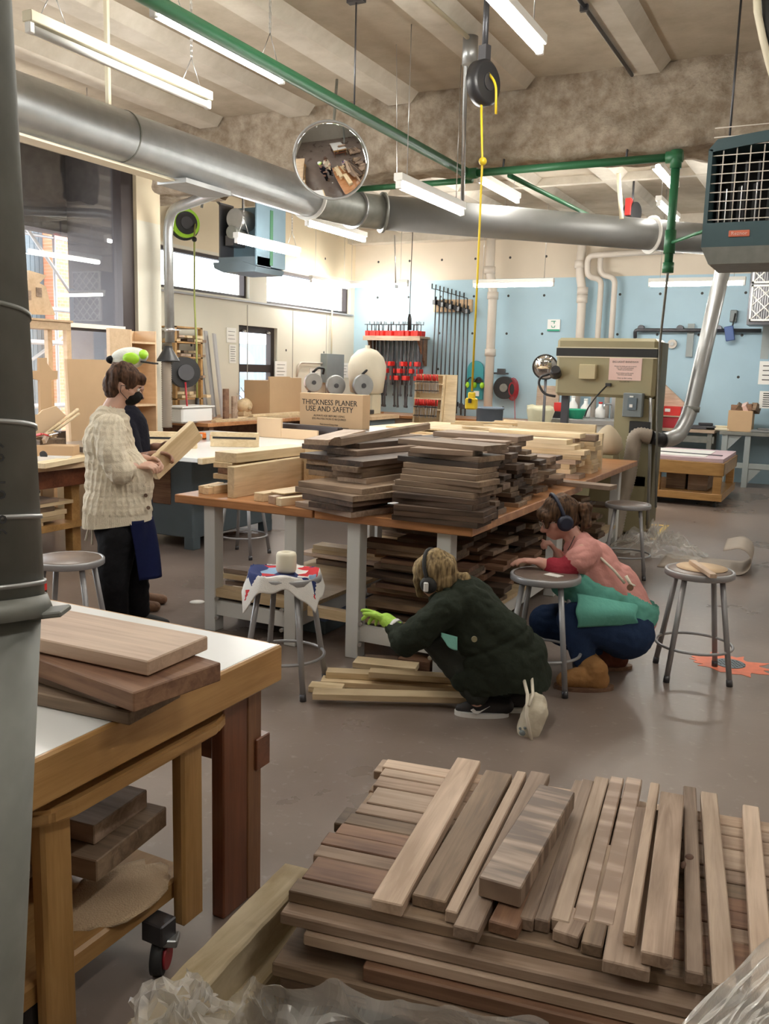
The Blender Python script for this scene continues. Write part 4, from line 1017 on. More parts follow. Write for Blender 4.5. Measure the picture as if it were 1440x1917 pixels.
BZ = .78
wb = thing('workbench', 'cluttered wooden workbench under the big window', 'workbench', (-6.3, 4.8, 0))
bxs(wb, 'bench_top', 'ply', ((-7.15, 2.6, BZ-.05), (-5.5, 5.50, BZ)))
bxs(wb, 'apron', 'mahog', ((-5.62, 2.7, BZ-.20), (-5.57, 5.42, BZ-.05)))
for x in (-7.1, -5.75):
    for y in (2.7, 4.1, 5.34): bxs(wb, 'leg', 'oak', ((x, y, 0), (x+.09, y+.09, BZ-.05)))
bxs(wb, 'shelf', 'oak', ((-7.1, 2.7, .22), (-5.6, 5.42, .27))); 
rb = random.Random(3)
z = .27
for k in range(6):
    th = rb.choice((.03, .04))
    for j in range(2):
        w_ = rb.uniform(.12, .3); y = 3.0+j*1.2+rb.uniform(0, .2)
        board((-5.66-w_-.02, y), (-5.64, y), z+th-.001, th-.002, rb.uniform(.8, 1.1), rb.choice(('scrap', 'poplar', 'walnut_rough', 'poplar')), 'board stored %s up on the %s half of the shelf under the window bench' % (ORD[k], ('front', 'far')[j]), 'boards on the shelf under the window bench')
    z += th
# things on the window bench
board(PZ(84, 868, BZ+.04), PZ(175, 852, BZ+.04), BZ+.041, .04, .12, 'maple', 'thick pale board lying at the edge of the window bench')
def U(x, y, X=-6.05): return PX(x, y, X)
def upoly(name, pts, X, mat, label, cat='offcut', th=.014): return solo(MB().prism3([U(x, y, X) for x, y in pts], (-th, 0, 0)), name, mat, label, cat)
q = PZ(92, 862, BZ); solo(MB().box((q.x-.02, q.y+.10, BZ+.061), (.33, .16, .12), rz=YAW, bev=.004), 'cardboard_box', 'mdf', 'small cardboard box on the window bench behind the white tray', 'box')
q = PZ(102, 866, BZ); tr = thing('parts_tray', 'white open tray with a black round lid on the window bench', 'tray', (q.x, q.y, BZ))
TM = Matrix.Translation((q.x, q.y, BZ)) @ Matrix.Rotation(YAW, 4, 'Z'); mb = MB().bb((-.12, -.06, 0), (.12, .06, .01)).bb((-.12, -.06, 0), (.12, -.05, .05)).bb((-.12, .05, 0), (.12, .06, .05)).bb((-.12, -.06, 0), (-.11, .06, .05)).bb((.11, -.06, 0), (.12, .06, .05))
for v in mb.bm.verts: v.co = TM @ v.co
mb.build('tray_body', M['white_plastic'], tr); MB().tube([TM @ Vector((-.08, -.03, .06)), TM @ Vector((-.075, -.015, .065))], .032, 20).build('round_lid', M['black'], tr)
upoly('plywood_offcut', ((50, 850), (50, 776), (72, 776), (80, 768), (105, 760), (124, 778), (84, 812), (70, 838)), -6.22, 'mdf_light', 'big tan curved offcut leaning up behind the cardboard box')
upoly('plywood_offcut', ((54, 814), (96, 828), (78, 834), (58, 826)), -6.02, 'ply', 'orange-tan flat offcut poking over the cardboard box', th=.10)
for i, (x0, y0, x1, y1, w_) in enumerate(((84, 814, 146, 766, .016), (96, 812, 148, 774, .014), (92, 826, 104, 818, .014))): solo(MB().tube([U(x0, y0, -6.10+.04*i), U(x1, y1, -6.10+.04*i)], w_, 4), 'batten', 'maple', ('long pale batten slanting up from the bench clutter, upper', 'long pale batten slanting up from the bench clutter, lower', 'stubby pale batten beside the red clamp')[i], 'stick')
solo(MB().bb((-6.3, 5.2, BZ+.001), (-5.85, 5.48, BZ+.16), bev=.004), 'clutter_box', 'scrap', 'dark brown box of jumbled clamps behind the cardboard box', 'box')
for i in range(7): solo(MB().box((-6.2+.055*i, 5.28+.02*(i % 3), BZ+.175), (.22, .035, .025), rot=(.3*i, .2, .9*i), bev=.002), 'wood_scrap', ('poplar', 'scrap', 'walnut_pale', 'maple')[i % 4], 'short wood scrap lying in the clamp clutter of the window bench', 'scrap', 'wood scraps in the bench clutter')
def small_clamp(name, label, loc, rot, group=None):
    t = thing(name, label, 'clamp', loc, 0, group); t.rotation_euler = rot
    def B(nm, mt, *bs):
        mb = MB()
        for a, b in bs: mb.bb(a, b)
        me = bpy.data.meshes.new(nm); mb.bm.to_mesh(me); mb.bm.free(); me.materials.append(M[mt]); o = bpy.data.objects.new(nm, me); COL.objects.link(o); o.parent = t
    B('bar', 'steel', ((-.006, -.003, 0), (.006, .003, .34))); B('fixed_jaw', 'dark_steel', ((-.09, -.006, .32), (.01, .006, .34)))
    B('sliding_jaw', 'red', ((-.09, -.007, .14), (.012, .007, .16))); B('handle', 'red', ((-.10, -.012, .03), (-.076, .012, .13)))
    return t
q = U(72, 820, -5.95); small_clamp('bar_clamp', 'red-handled clamp sprawled over the tan offcut of the window bench', (q.x, q.y, q.z), (R(75), .3, 1.6)).scale = (.7, .7, .7)
q = U(140, 832, -5.95); small_clamp('bar_clamp', 'red-handled clamp standing up in the window bench clutter', (q.x, q.y, q.z), (R(170), .1, .6)).scale = (.8, .8, .8)
# plywood stand with models in front of the glass
def X66(x, y): return PX(x, y, -6.75)
st = thing('plywood_stand', 'tall narrow plywood stand in front of the big window', 'stand', X66(110, 780))
A = X66(30, 594); B = X66(116, 600)
MB().bb((-6.95, A.y-.2, A.z-.02), (-6.6, B.y, A.z), bev=.002).bb((-6.93, A.y-.2, A.z-.09), (-6.62, B.y-.02, A.z-.02)).build('top', M['ply'], st)
for y in (B.y-.06, A.y-.1): MB().bb((-6.68, y, 0), (-6.63, y+.055, A.z-.02)).bb((-6.93, y, 0), (-6.88, y+.055, A.z-.02)).build('leg', M['ply'], st)
pm = MB(); poly = [X66(*p) for p in ((38, 588), (40, 522), (52, 525), (54, 506), (88, 516), (74, 530), (86, 536), (92, 560), (104, 590))]
pm.prism3(poly, (-.03, 0, 0)); pmo = solo(pm, 'plywood_model', 'ply', 'jagged plywood shape with two slots standing on the plywood stand', 'model')
bxs(pmo, 'slot', 'walnut_rough', (X66(46, 543)-Vector((.004, 0, 0)), X66(58, 562)+Vector((.006, 0, 0))), bev=0); bxs(pmo, 'slot', 'walnut_rough', (X66(67, 538)-Vector((.004, 0, 0)), X66(78, 556)+Vector((.006, 0, 0))), bev=0)
def X64(x, y): return PX(x, y, -6.5)
cr_ = thing('wooden_cross', 'tan fibreboard cross-shaped cutout standing before the window', 'cutout', X64(85, 770))
p_ = [X64(*p) for p in ((74, 780), (75, 712), (48, 706), (48, 694), (74, 694), (74, 670), (88, 670), (88, 680), (98, 694), (108, 694), (108, 710), (96, 712), (96, 780))]
p_[0].z = .005; p_[-1].z = .005
MB().prism3(p_, (-.03, 0, 0)).build('cutout_body', M['mdf'], cr_)
# fibreboard sheet and pale cupboard
p_ = [PX(x, y, -6.6) for x, y in ((125, 672), (212, 674), (212, 855), (140, 855))]
p_[2].z = .005; p_[3].z = .005
sh = solo(MB().prism3(p_, (-.03, 0, 0)), 'fibreboard_sheet', 'mdf', 'big tan fibreboard sheet standing upright behind the cardigan wearer', 'sheet')
cb = thing('open_cupboard', 'tall open pale plywood cupboard beside the cream pillar', 'cupboard', (-6.75, 7.3, 0))
cy0 = PX(206, 640, -6.75).y; cy1 = PX(293, 640, -6.75).y; cz = PX(246, 617, -6.75).z; cm2 = PX(246, 640, -6.75).y
MB().bb((-7.05, cm2-.015, 0), (-6.75, cm2+.01, cz), bev=.002).build('side_panel', M['ply'], cb)
MB().bb((-6.80, cy0, 0), (-6.75, cm2-.016, cz), bev=.002).build('door', M['ply'], cb)
MB().bb((-7.05, cy1-.02, 0), (-6.75, cy1, cz-.0), bev=.002).build('side_panel', M['ply'], cb)
MB().bb((-7.07, cm2, 0), (-7.05, cy1, cz)).build('back_panel', M['ply'], cb)
for y in (640, 757, 872): q = PX(270, y, -6.75); MB().bb((-7.05, cm2+.01, q.z-.02), (-6.75, cy1-.02, q.z)).build('shelf', M['ply'], cb)

# ---- table saw
SZT = .87
ts = thing('table_saw', 'big blue-grey cabinet table saw with a pale extension top', 'table saw', (-5.1, 6.5, 0))
bxs(ts, 'cabinet', 'blue_grey', ((-5.75, 5.95, .10), (-4.88, 7.15, SZT-.06)), bev=.01)
for a, b in ((-5.75, 5.95), (-4.98, 5.95), (-5.75, 7.05), (-4.98, 7.05)): bxs(ts, 'foot', 'blue_grey', ((a, b, 0), (a+.10, b+.10, .11)))
bxs(ts, 'access_door', 'walnut_red', ((-5.6, 5.94, .38), (-5.12, 5.952, .74)))
bxs(ts, 'saw_table', 'steel', ((-6.2, 5.55, SZT-.05), (-5.3, 7.9, SZT)))
bxs(ts, 'extension_top', 'laminate', ((-5.3, 5.45, SZT-.035), (-4.42, 7.9, SZT)))
bxs(ts, 'edge_strip', 'maple', ((-4.42, 5.45, SZT-.045), (-4.37, 7.9, SZT+.002)))
def fence(p0, p1, h, th, mat, parent, nm, slot=True):
    p0 = Vector(p0); p1 = Vector(p1); d = p1-p0; o = MB().box((p0+p1)/2+Vector((0, 0, h/2)), (d.length, th, h), rz=math.atan2(d.y, d.x), bev=.003).build(nm, M[mat], parent)
    if slot: MB().box((p0+p1)/2+Vector((0, 0, h*.62)), (d.length*.9, th+.006, .018), rz=math.atan2(d.y, d.x)).build('track', M['black'], o)
    return o
f1 = fence((-5.55, 5.72, SZT), (-4.95, 6.10, SZT), .14, .05, 'maple', ts, 'fence_board'); f2 = fence((-5.0, 6.35, SZT), (-4.62, 6.55, SZT), .13, .05, 'maple', ts, 'fence_board')
for i, (x, y, c) in enumerate(((376, 797, 'orange'), (403, 797, 'orange'), (430, 797, 'white_plastic'))):
    p = PY(x, y, 6.9); p.z = SZT
    t = thing('spring_grip', '%s loop-shaped grip on the table saw, %s' % ('orange' if c == 'orange' else 'ivory', ('next to the pillar side', 'between the other two', 'at the end of the row')[i]), 'grip', p, 0, 'loop grips on the table saw')
    MB().bb(p+Vector((-.05, -.02, 0)), p+Vector((-.035, .02, .05))).bb(p+Vector((.035, -.02, 0)), p+Vector((.05, .02, .05))).bb(p+Vector((-.05, -.02, .05)), p+Vector((.05, .02, .065)), bev=.003).bb(p+Vector((-.05, -.02, 0)), p+Vector((.05, .02, .012))).build('loop', M[c], t)
mf = MB(); 
for a, b in (((-5.35, 7.55, SZT), (-5.05, 7.58, SZT+.20)), ((-5.05, 7.55, SZT), (-4.62, 7.58, SZT+.10))): mf.bb(a, b, bev=.004)
solo(mf, 'stepped_fence', 'mdf_light', 'stepped fibreboard fence standing on the saw extension', 'fence')
bfn = MB(); bfn.box((-4.9, 7.72, SZT+.07), (1.0, .08, .14), rz=-.15, bev=.01)
solo(bfn, 'planer_fence', 'dark_frame', 'long black machine fence below the thickness planer sign', 'fence')
# planer body under the sign
pb_ = thing('thickness_planer', 'grey planer body carrying the big safety sign', 'planer', (-4.7, 8.3, 0))
bxs(pb_, 'body', 'blue_grey', ((-5.2, 8.1, .0), (-4.15, 8.70, .93)), bev=.01); bxs(pb_, 'bed', 'steel', ((-5.25, 8.05, .93), (-4.1, 8.75, .955)))
a = PY(562, 735, 8.2); b = PY(680, 738, 8.2)
sg = thing('safety_sign', 'tan fibreboard sign block reading THICKNESS PLANER USE AND SAFETY', 'sign', ((a.x+b.x)/2, 8.25, .956))
MB().bb((a.x, 8.2, .956), (b.x, 8.36, a.z), bev=.002).build('sign_board', M['mdf'], sg)
cx = (a.x+b.x)/2-.02; zz = a.z
ex, ez = (1, 0, 0), (0, 0, 1)
text('THICKNESS PLANER\nUSE AND SAFETY', .082, (cx, 8.198, zz-.12), ex, ez, M['ink'], sg, 'heading', .001, sp=.85, sx=.93)
text('ALWAYS ASK BEFORE USING\nEYE PROTECTION IS REQUIRED', .030, (cx, 8.198, zz-.245), ex, ez, M['ink'], sg, 'small_print', .0005, sp=1.1)
text('Two board long max\nUse proper workings with cross grain passes\nExtreme wood drying, snipe, etc.', .027, (cx, 8.198, zz-.335), ex, ez, M['ink'], sg, 'small_print', .0005, sp=1.0)

# ---- left wall bench and what stands on it
LB = .86
lb = thing('side_workbench', 'long wooden bench along the cream wall under the windows', 'bench', (-7.7, 11, 0))
bxs(lb, 'bench_top', 'bench_top', ((-8.2, 8.9, LB-.05), (-7.05, 13.70, LB)))
for y in (9.0, 10.8, 12.2, 13.55): bxs(lb, 'leg', 'walnut_red', ((-7.2, y, 0), (-7.11, y+.09, LB-.05)))
bxs(lb, 'back_legs', 'walnut_red', ((-8.15, 9.0, 0), (-8.08, 13.6, LB-.05)))
rk = thing('lumber_rack', 'tall timber rack packed with offcuts behind the dust duct', 'rack', (-7.9, 9.3, LB))
ry0 = PX(322, 650, -7.75).y; ry1 = PX(374, 650, -7.75).y; rz1 = PX(350, 612, -7.75).z
for y in (ry0, ry1-.04): MB().bb((-8.15, y, LB), (-8.1, y+.04, rz1)).bb((-7.75, y, LB), (-7.70, y+.04, rz1)).build('upright', M['oak'], rk)
zs = [PX(350, y, -7.75).z for y in (780, 745, 708, 668, 640)]
for z in zs+[rz1]: MB().bb((-8.15, ry0, z-.02), (-7.70, ry1, z), bev=.001).build('shelf', M['oak'], rk)
rr2 = random.Random(9)
for k, z in enumerate(zs):
    for j in range(7):
        y = ry0+.07+(j % 4)*.17; zz_ = z+.001+(j//4)*.045
        solo(MB().box((-7.86+rr2.uniform(-.05, .08), y+.06, zz_+.02), (.26, rr2.uniform(.08, .14), rr2.uniform(.03, .04)), rz=rr2.uniform(-.2, .2), bev=.002), 'offcut', rr2.choice(('poplar', 'walnut_rough', 'scrap', 'walnut_pale', 'maple')), 'offcut stored on the %s shelf of the lumber rack, number %s along the shelf' % (ORD[k], ORD[j].replace('lowest', 'first')), 'offcut', 'offcuts in the lumber rack')
gy0 = PX(376, 650, -7.9).y
for i in range(3):
    y = gy0+.04+.13*i
    o = MB().bb((-.011, -.11, 0), (.011, .11, 1.22-.03*i)).build('grey_panel', plain('grey_panel_%d' % i, (.42, .41, .41), .6) if i == 0 else bpy.data.materials['grey_panel_0'], None, (0, 0, 0)); o.location = (-7.90+.04*i, y+.08, LB+.002); o.rotation_euler = (0, R(-6), .5); tag(o, 'tall grey panel leaning on the cream wall, %s of three' % ('behind', 'middle', 'in front')[i], 'panel', 'tall grey panels by the lumber rack')
tp = PX(362, 785, -7.3)
tb_ = thing('storage_tub', 'translucent white tub on the wall bench below the lumber rack', 'tub', (tp.x, tp.y, LB))
MB().bb((tp.x-.2, tp.y-.33, LB+.001), (tp.x+.1, tp.y+.27, LB+.19), bev=.02).build('tub_body', M['white_plastic'], tb_); MB().bb((tp.x-.22, tp.y-.35, LB+.19), (tp.x+.12, tp.y+.29, LB+.21), bev=.005).build('rim', M['white_plastic'], tb_)
def onb(x, X=-7.4): q = PX(x, 770, X); return Vector((X, q.y, LB))
for i, (x, h, lb_, mt) in enumerate(((423, .42, 'taller reddish board standing upright on the wall bench', 'walnut_red'), (439, .32, 'shorter brown board standing upright on the wall bench', 'walnut_rough'))):
    q = onb(x, -7.2); solo(MB().box((q.x, q.y, LB+h/2+.001), (.03, .10, h), bev=.002), 'upright_board', mt, lb_, 'board')
for i, (x0, x1, X, z0, mt, lb_) in enumerate(((400, 560, -7.12, 0, 'poplar', 'long pale board lying along the wall bench edge, lower'), (405, 470, -7.3, 0, 'maple', 'pale square block board lying on the wall bench'), (470, 560, -7.2, .035, 'maple', 'long pale stick lying on the wall bench'), (500, 556, -7.35, 0, 'maple', 'second long pale stick deeper on the wall bench'))):
    a = onb(x0, X); b = onb(x1, X); solo(MB().bb((X-.04, a.y, LB+z0+.001), (X+.04, b.y, LB+z0+.034), bev=.002), 'long_stick', mt, lb_, 'stick')
q = onb(458, -7.6)
hd = thing('carved_head', 'tan carved wooden head shape on the wall bench before the small window', 'carving', q)
MB().sphere(q+Vector((0, 0, .16)), .13, 20, (.8, 1, .85)).build('head', M['poplar'], hd); MB().bb(q+Vector((-.07, -.09, 0)), q+Vector((.07, .09, .09)), bev=.02).build('neck', M['poplar'], hd); MB().sphere(q+Vector((.1, -.02, .13)), .03, 10).build('nose', M['poplar'], hd)
q = onb(487, -7.85)
gt = thing('dried_grass', 'spray of pale dried stalks on the sill of the small window', 'stalks', q); gt['kind'] = 'stuff'
mb = MB()
for i in range(26):
    a = rr2.uniform(-.25, .25); b = rr2.uniform(-.5, .5); h = rr2.uniform(.3, .5); yy = q.y+rr2.uniform(-.3, .3)
    mb.tube([(q.x, yy, LB), (q.x+a*.3, yy+b*.25, LB+h*.6), (q.x+a*.6, yy+b*.8, LB+h)], .006, 4)
mb.build('stalks', M['white_plastic'], gt)
# fibreboard arch box
q0 = onb(505, -7.3); q1 = onb(549, -7.3); zt_ = PX(520, 705, -7.3).z
ab = thing('fibreboard_cabinet', 'tan fibreboard cabinet with one rounded top corner on the wall bench', 'cabinet', (q0.x, (q0.y+q1.y)/2, LB))
pl_ = [(-7.3, q0.y, LB), (-7.3, q1.y, LB), (-7.3, q1.y, zt_-.12), (-7.3, q1.y-.03, zt_-.05), (-7.3, q1.y-.10, zt_), (-7.3, q0.y, zt_)]
MB().prism3(pl_, (-.03, 0, 0)).build('front_panel', M['mdf'], ab); bxs(ab, 'carcass', 'mdf', ((-7.75, q0.y, LB), (-7.33, q1.y-.01, zt_-.06)))
bxs(ab, 'side_panel', 'mdf', ((-7.70, q1.y+.01, LB), (-7.35, q1.y+.30, zt_-.02)))
# mitre saws
def mitre_saw(x, z_, dia, label, blade='steel', body='blue_grey', handle=True, X=-7.35):
    q = PX(x, z_, X); t = thing('mitre_saw', label, 'saw', (q.x, q.y, LB), 0, 'mitre saws on the wall bench'); d = Vector((.78, -.62, 0))
    MB().bb((q.x-.25, q.y-.2, LB), (q.x+.12, q.y+.2, LB+.07), bev=.01).build('base', M['dark_steel'], t)
    c = Vector((q.x, q.y, q.z)); r = dia/2
    MB().tube([c-d*.004, c+d*.004], r, 36).build('blade', M['steel'], t)
    MB().tube([c+d*.012, c+d*.05], [r*1.02, r*.92], 30).build('guard', M[blade], t)
    MB().tube([c+d*.051, c+d*.06], r*.22, 20).build('arbor', M['dark_steel'], t)
    MB().tube([c-d*.01, c-d*.20], [.07, .06], 18).build('motor', M[body], t)
    MB().tube([c-d*.05+Vector((0, 0, -.02)), Vector((q.x-.2, q.y+.05, LB+.05))], .03, 8).build('arm', M['dark_steel'], t)
    if handle: MB().tube([c-d*.02+Vector((0, 0, r)), c+Vector((.03, .1, r+.08)), c+Vector((.05, .25, r+.07)), c+Vector((.02, .26, r-.02))], .02, 8, rad=.04).build('handle', M['black'], t)
    return t
mitre_saw(586, 716, .30, 'blue and black mitre saw beside the rounded fibreboard cabinet')
mitre_saw(628, 722, .34, 'mitre saw with a silver disc and yellow-tipped handle above the safety sign', 'galv', 'black', False)
mitre_saw(679, 722, .36, 'silver mitre saw before the white sack shape', 'galv', 'blue_grey', True, -6.9)
solo(MB().box(Vector((-7.3, PX(604, 728, -7.3).y, LB+.07)), (.13, .13, .14), bev=.004), 'orange_box', 'orange', 'small orange box between the mitre saws', 'box')
ms = thing('saw_stand', 'low stand carrying the silver mitre saw and white sack', 'stand', (-6.7, 13.0, 0))
bxs(ms, 'body', 'blue_grey', ((-7.04, 12.2, 0), (-6.5, 13.05, LB-.06))); bxs(ms, 'top', 'ply', ((-7.04, 12.15, LB-.06), (-6.45, 13.1, LB-.001)))
# white dust sack
q = PY(686, 750, 13.0)
ws = thing('dust_sack', 'big cream bag-shaped dust filter rising before the clamp rack', 'dust bag', (q.x, 13.0, LB))
w0 = (PY(718, 700, 13.0).x-PY(655, 700, 13.0).x)/2; zt_ = PY(688, 650, 13.0).z; z1_ = PY(688, 716, 13).z; zb_ = PY(690, 740, 13).z
MB().lathe([(w0*.5, zb_), (w0*.86, zb_+.05), (w0, z1_+.15), (w0, z1_+.28), (w0*.85, zt_-.16), (w0*.5, zt_-.05), (w0*.12, zt_-.01), (w0*.12, zt_+.03)], (q.x, 13.0, 0), n=32).build('bag', plain('cream_canvas', (.80, .74, .60), .8, var=.08), ws)
bxs(ws, 'base_box', plain('cream_box', (.72, .66, .50), .6), ((q.x-.22, 12.8, LB), (q.x+.22, 13.1, zb_+.02)))
# wall items on the left wall
XL = -8.225
def onwall(x, y): return PX(x, y, XL)
def lwall_sheet(x0, y0, x1, y1, name, mat, label, cat, th=.006, lines=0):
    a = onwall(x0, y0); b = onwall(x1, y1)
    t = thing(name, label, cat, ((XL), (a.y+b.y)/2, b.z)); MB().bb((XL-.004, a.y, b.z), (XL+th, b.y, a.z)).build('sheet' if th < .02 else 'body', M[mat], t)
    if lines:
        mb = MB()
        h = a.z-b.z
        for i in range(lines):
            z = a.z-h*(i+1)/(lines+1); mb.bb((XL+th, a.y+(b.y-a.y)*.15, z-h*.012), (XL+th+.002, b.y-(b.y-a.y)*(.15+.1*(i % 2)), z+h*.012))
        mb.build('printed_lines', M['ink'], t)
    return t
lwall_sheet(424, 613, 442, 642, 'wall_notice', 'paper', 'small faint white notice on the cream wall beside the small window', 'notice', lines=3)
lwall_sheet(429, 645, 442, 680, 'wall_notice', 'paper', 'lower printed notice below the faint one on the cream wall', 'notice', lines=7)
lwall_sheet(515, 676, 536, 708, 'wall_notice', 'paper', 'framed printed notice above the fibreboard cabinet', 'notice', lines=4)
lwall_sheet(580, 689, 600, 708, 'wall_notice', 'paper', 'small framed notice behind the blue mitre saw', 'notice', lines=3)
lwall_sheet(633, 679, 652, 707, 'wall_notice', 'paper', 'framed notice right of the grey electrical panel', 'notice', lines=4)
ep_ = lwall_sheet(601, 662, 632, 716, 'electrical_panel', 'box_grey', 'grey electrical panel on the cream wall', 'electrical panel', th=.13)
a = onwall(616, 664); MB().cyl((XL+.05, a.y, a.z), (XL+.05, a.y, a.z+1.0), .014, n=8).build('conduit', M['cream'], ep_)
cd2 = onwall(556, 705); ce = onwall(600, 680)
hrl = thing('wall_conduit', 'cream bent conduit on the wall running to the electrical panel', 'conduit', cd2)
MB().tube([cd2, (XL+.03, cd2.y, ce.z), (XL+.03, ce.y, ce.z)], .018, 8, rad=.12).build('conduit', M['cream_pipe'], hrl)

# ================================================================ BACK WALL
YB = 14.66
bb_ = thing('back_bench', 'low wooden back bench below the hanging clamps', 'bench', (-6.6, 14.2, 0))
bxs(bb_, 'bench_top', 'bench_top', ((-7.95, 13.75, .76), (-4.5, 14.68, .81))); bxs(bb_, 'front_panel', 'walnut_pale', ((-7.9, 13.82, .05), (-4.55, 13.86, .76)))
# rack 1
ra = PY(687, 630, 14.4); rb_ = PY(793, 630, 14.4)
cr1 = thing('wall_mounted_rack', 'wooden wall rack hung with many red-headed bar clamps', 'rack', ((ra.x+rb_.x)/2, 14.5, ra.z))
MB().bb((ra.x, 14.25, ra.z-.03), (rb_.x, 14.68, ra.z+.01), bev=.002).bb((ra.x, 14.25, ra.z-.07), (rb_.x, 14.28, ra.z-.03)).build('shelf', M['walnut_pale'], cr1)
for x in (ra.x+.06, rb_.x-.08): MB().prism3([(x, 14.68, ra.z-.03), (x, 14.68, ra.z-.5), (x, 14.62, ra.z-.5), (x, 14.28, ra.z-.03)], (.035, 0, 0)).build('bracket', M['walnut_red'], cr1)
def bar_clamp(L, label, group, head='red'):
    """hangs down local -Z from its fixed head at the origin"""
    t = thing('hanging_bar_clamp', label, 'clamp', (0, 0, 0), 0, group)
    MB().bb((-.015, -.008, -L), (.015, .008, .04)).build('bar', M['dark_steel'], t)
    MB().bb((-.034, -.10, 0), (.034, .03, .09), bev=.006).build('fixed_jaw', M[head], t)
    MB().cyl((0, -.07, .05), (0, -.07, .20), .008, n=8).cyl((-.05, -.07, .20), (.05, -.07, .20), .006, n=6).cyl((.05, -.07, .19), (.05, -.07, .25), .006, n=6).build('screw', M['black'], t)
    MB().bb((-.034, -.10, -L*.62), (.034, .03, -L*.62+.08), bev=.006).build('sliding_jaw', M[head], t)
    MB().bb((-.018, -.02, -L-.01), (.018, .02, -L+.03)).build('end_stop', M['dark_steel'], t)
    return t
rc_ = random.Random(21)
ORDX = ['first']+ORD[1:18]+['nineteenth', 'twentieth', 'twenty-first', 'twenty-second', 'twenty-third', 'twenty-fourth', 'twenty-fifth', 'last']
protos = [bar_clamp(L, 'clamp', 'bar clamps on the wall rack') for L in (.85, 1.05, 1.25)]
kidmap = {}
for c in bpy.data.objects:
    if c.parent: kidmap.setdefault(c.parent, []).append(c)
n1 = 26
for i in range(n1):
    src = protos[i % 3]; o = src if i < 3 else copy_tree(src, kids=kidmap)
    o.location = (ra.x+.05+(rb_.x-ra.x-.1)*i/(n1-1), 14.38+.10*(i % 2), ra.z+.012); o.rotation_euler = (0, rc_.uniform(-.05, .05), rc_.uniform(-.3, .3))
    o['label'] = 'red-headed bar clamp hanging %s along the wooden wall rack' % (ORDX[i])
ra2 = PY(811, 574, 14.6); rb2 = PY(882, 574, 14.6)
cr2 = thing('wall_mounted_rack', 'plywood strip on the blue wall holding the tall black pipe clamps', 'rack', ((ra2.x+rb2.x)/2, 14.65, ra2.z))
MB().bb((ra2.x, 14.62, PY(811, 584, 14.6).z), (rb2.x, 14.69, PY(811, 561, 14.6).z), bev=.002).build('board', M['ply'], cr2)
def pipe_clamp(L, label):
    t = thing('pipe_clamp', label, 'clamp', (0, 0, 0), 0, 'tall pipe clamps on the plywood strip')
    MB().cyl((0, 0, -L), (0, 0, .12), .013, n=8).build('pipe', M['dark_steel'], t)
    MB().bb((-.03, -.06, -.02), (.03, .02, .06), bev=.004).build('head', M['black'], t)
    MB().cyl((0, -.03, .06), (0, -.03, .24), .009, n=6).cyl((0, -.03, .24), (-.08, -.03, .26), .007, n=6).cyl((-.08, -.03, .25), (-.08, -.03, .34), .012, n=6).build('crank', M['black'], t)
    MB().bb((-.028, -.06, -L*.93), (.028, .02, -L*.93+.08)).build('tail_jaw', M['red' if L < 2.2 and L > 2.1 else 'dark_steel'], t)
    return t
Ls = 1.78
pc0 = pipe_clamp(Ls, 'x'); kidmap[pc0] = children(pc0)
for i in range(9):
    o = pc0 if i == 0 else copy_tree(pc0, kids=kidmap)
    o.location = (ra2.x+.06+(rb2.x-ra2.x-.10)*i/8, 14.58, ra2.z+.05-(.02*i)); o.rotation_euler = (0, .02-.004*i, (.2 if i % 2 else -.3)); o['label'] = 'tall black pipe clamp, %s along the plywood strip' % (ORD[i] if i else 'first')
# freestanding clamp cart
YC = 13.2
c0 = PY(768, 790, YC); c1 = PY(852, 790, YC); c2 = PY(777, 700, YC); c3 = PY(845, 702, YC)
cc = thing('clamp_cart', 'pale A-shaped wooden cart holding rows of small red clamps', 'cart', ((c0.x+c1.x)/2, YC+.15, .81))
zb2, zt2 = .40, c2.z
xa, xb = c0.x+.0, PY(825, 700, YC).x
bxs(cc, 'plinth', 'maple', ((xa-.02, YC-.02, .0), (c1.x, YC+.4, zb2)))
pts_ = [(xa, YC, zb2), (xa+.03, YC, zb2), (c2.x+.05, YC+.15, zt2), (c2.x+.02, YC+.15, zt2)]
for x in (0, xb-xa-.03): MB().prism3([Vector(p)+Vector((x, 0, 0)) for p in [(xa+.02, YC-.0, zb2), (xa+.02, YC+.40, zb2), (xa+.02, YC+.25, zt2), (xa+.02, YC+.13, zt2)]], (.03, 0, 0)).build('side_panel', M['maple'], cc)
xe = c1.x-.03
MB().prism3([(xb+.03, YC+.05, zb2), (xe, YC+.05, zb2), (xe-.04, YC+.18, zt2), (xb+.03, YC+.18, zt2)], (0, .025, 0)).build('end_panel', M['maple'], cc)
for i, yy in enumerate((720, 748, 768)):
    z = PY(800, yy, YC).z; MB().bb((xa+.03, YC+.05, z), (xb, YC+.30, z+.02)).build('shelf', M['maple'], cc)
bxs(cc, 'back_panel', 'maple', ((xa+.03, YC+.22, zb2), (xb, YC+.235, zt2-.02)))
MB().bb((xa+.03, YC+.13, zt2-.02), (xb, YC+.25, zt2)).build('top_rail', M['maple'], cc)
sc0 = thing('small_clamp', 'x', 'clamp', (0, 0, 0), 0, 'small red clamps on the clamp cart')
MB().bb((-.005, -.004, -.20), (.005, .004, .06)).build('bar', M['steel'], sc0)
MB().cyl((0, -.02, -.0), (0, -.035, .10), .013, r2=.011, n=8).build('handle', M['red'], sc0)
MB().bb((-.009, -.07, -.03), (.009, .005, -.012)).build('jaw', M['dark_steel'], sc0); MB().bb((-.009, -.07, -.17), (.009, .005, -.155)).build('jaw', M['dark_steel'], sc0)
kidmap[sc0] = children(sc0)
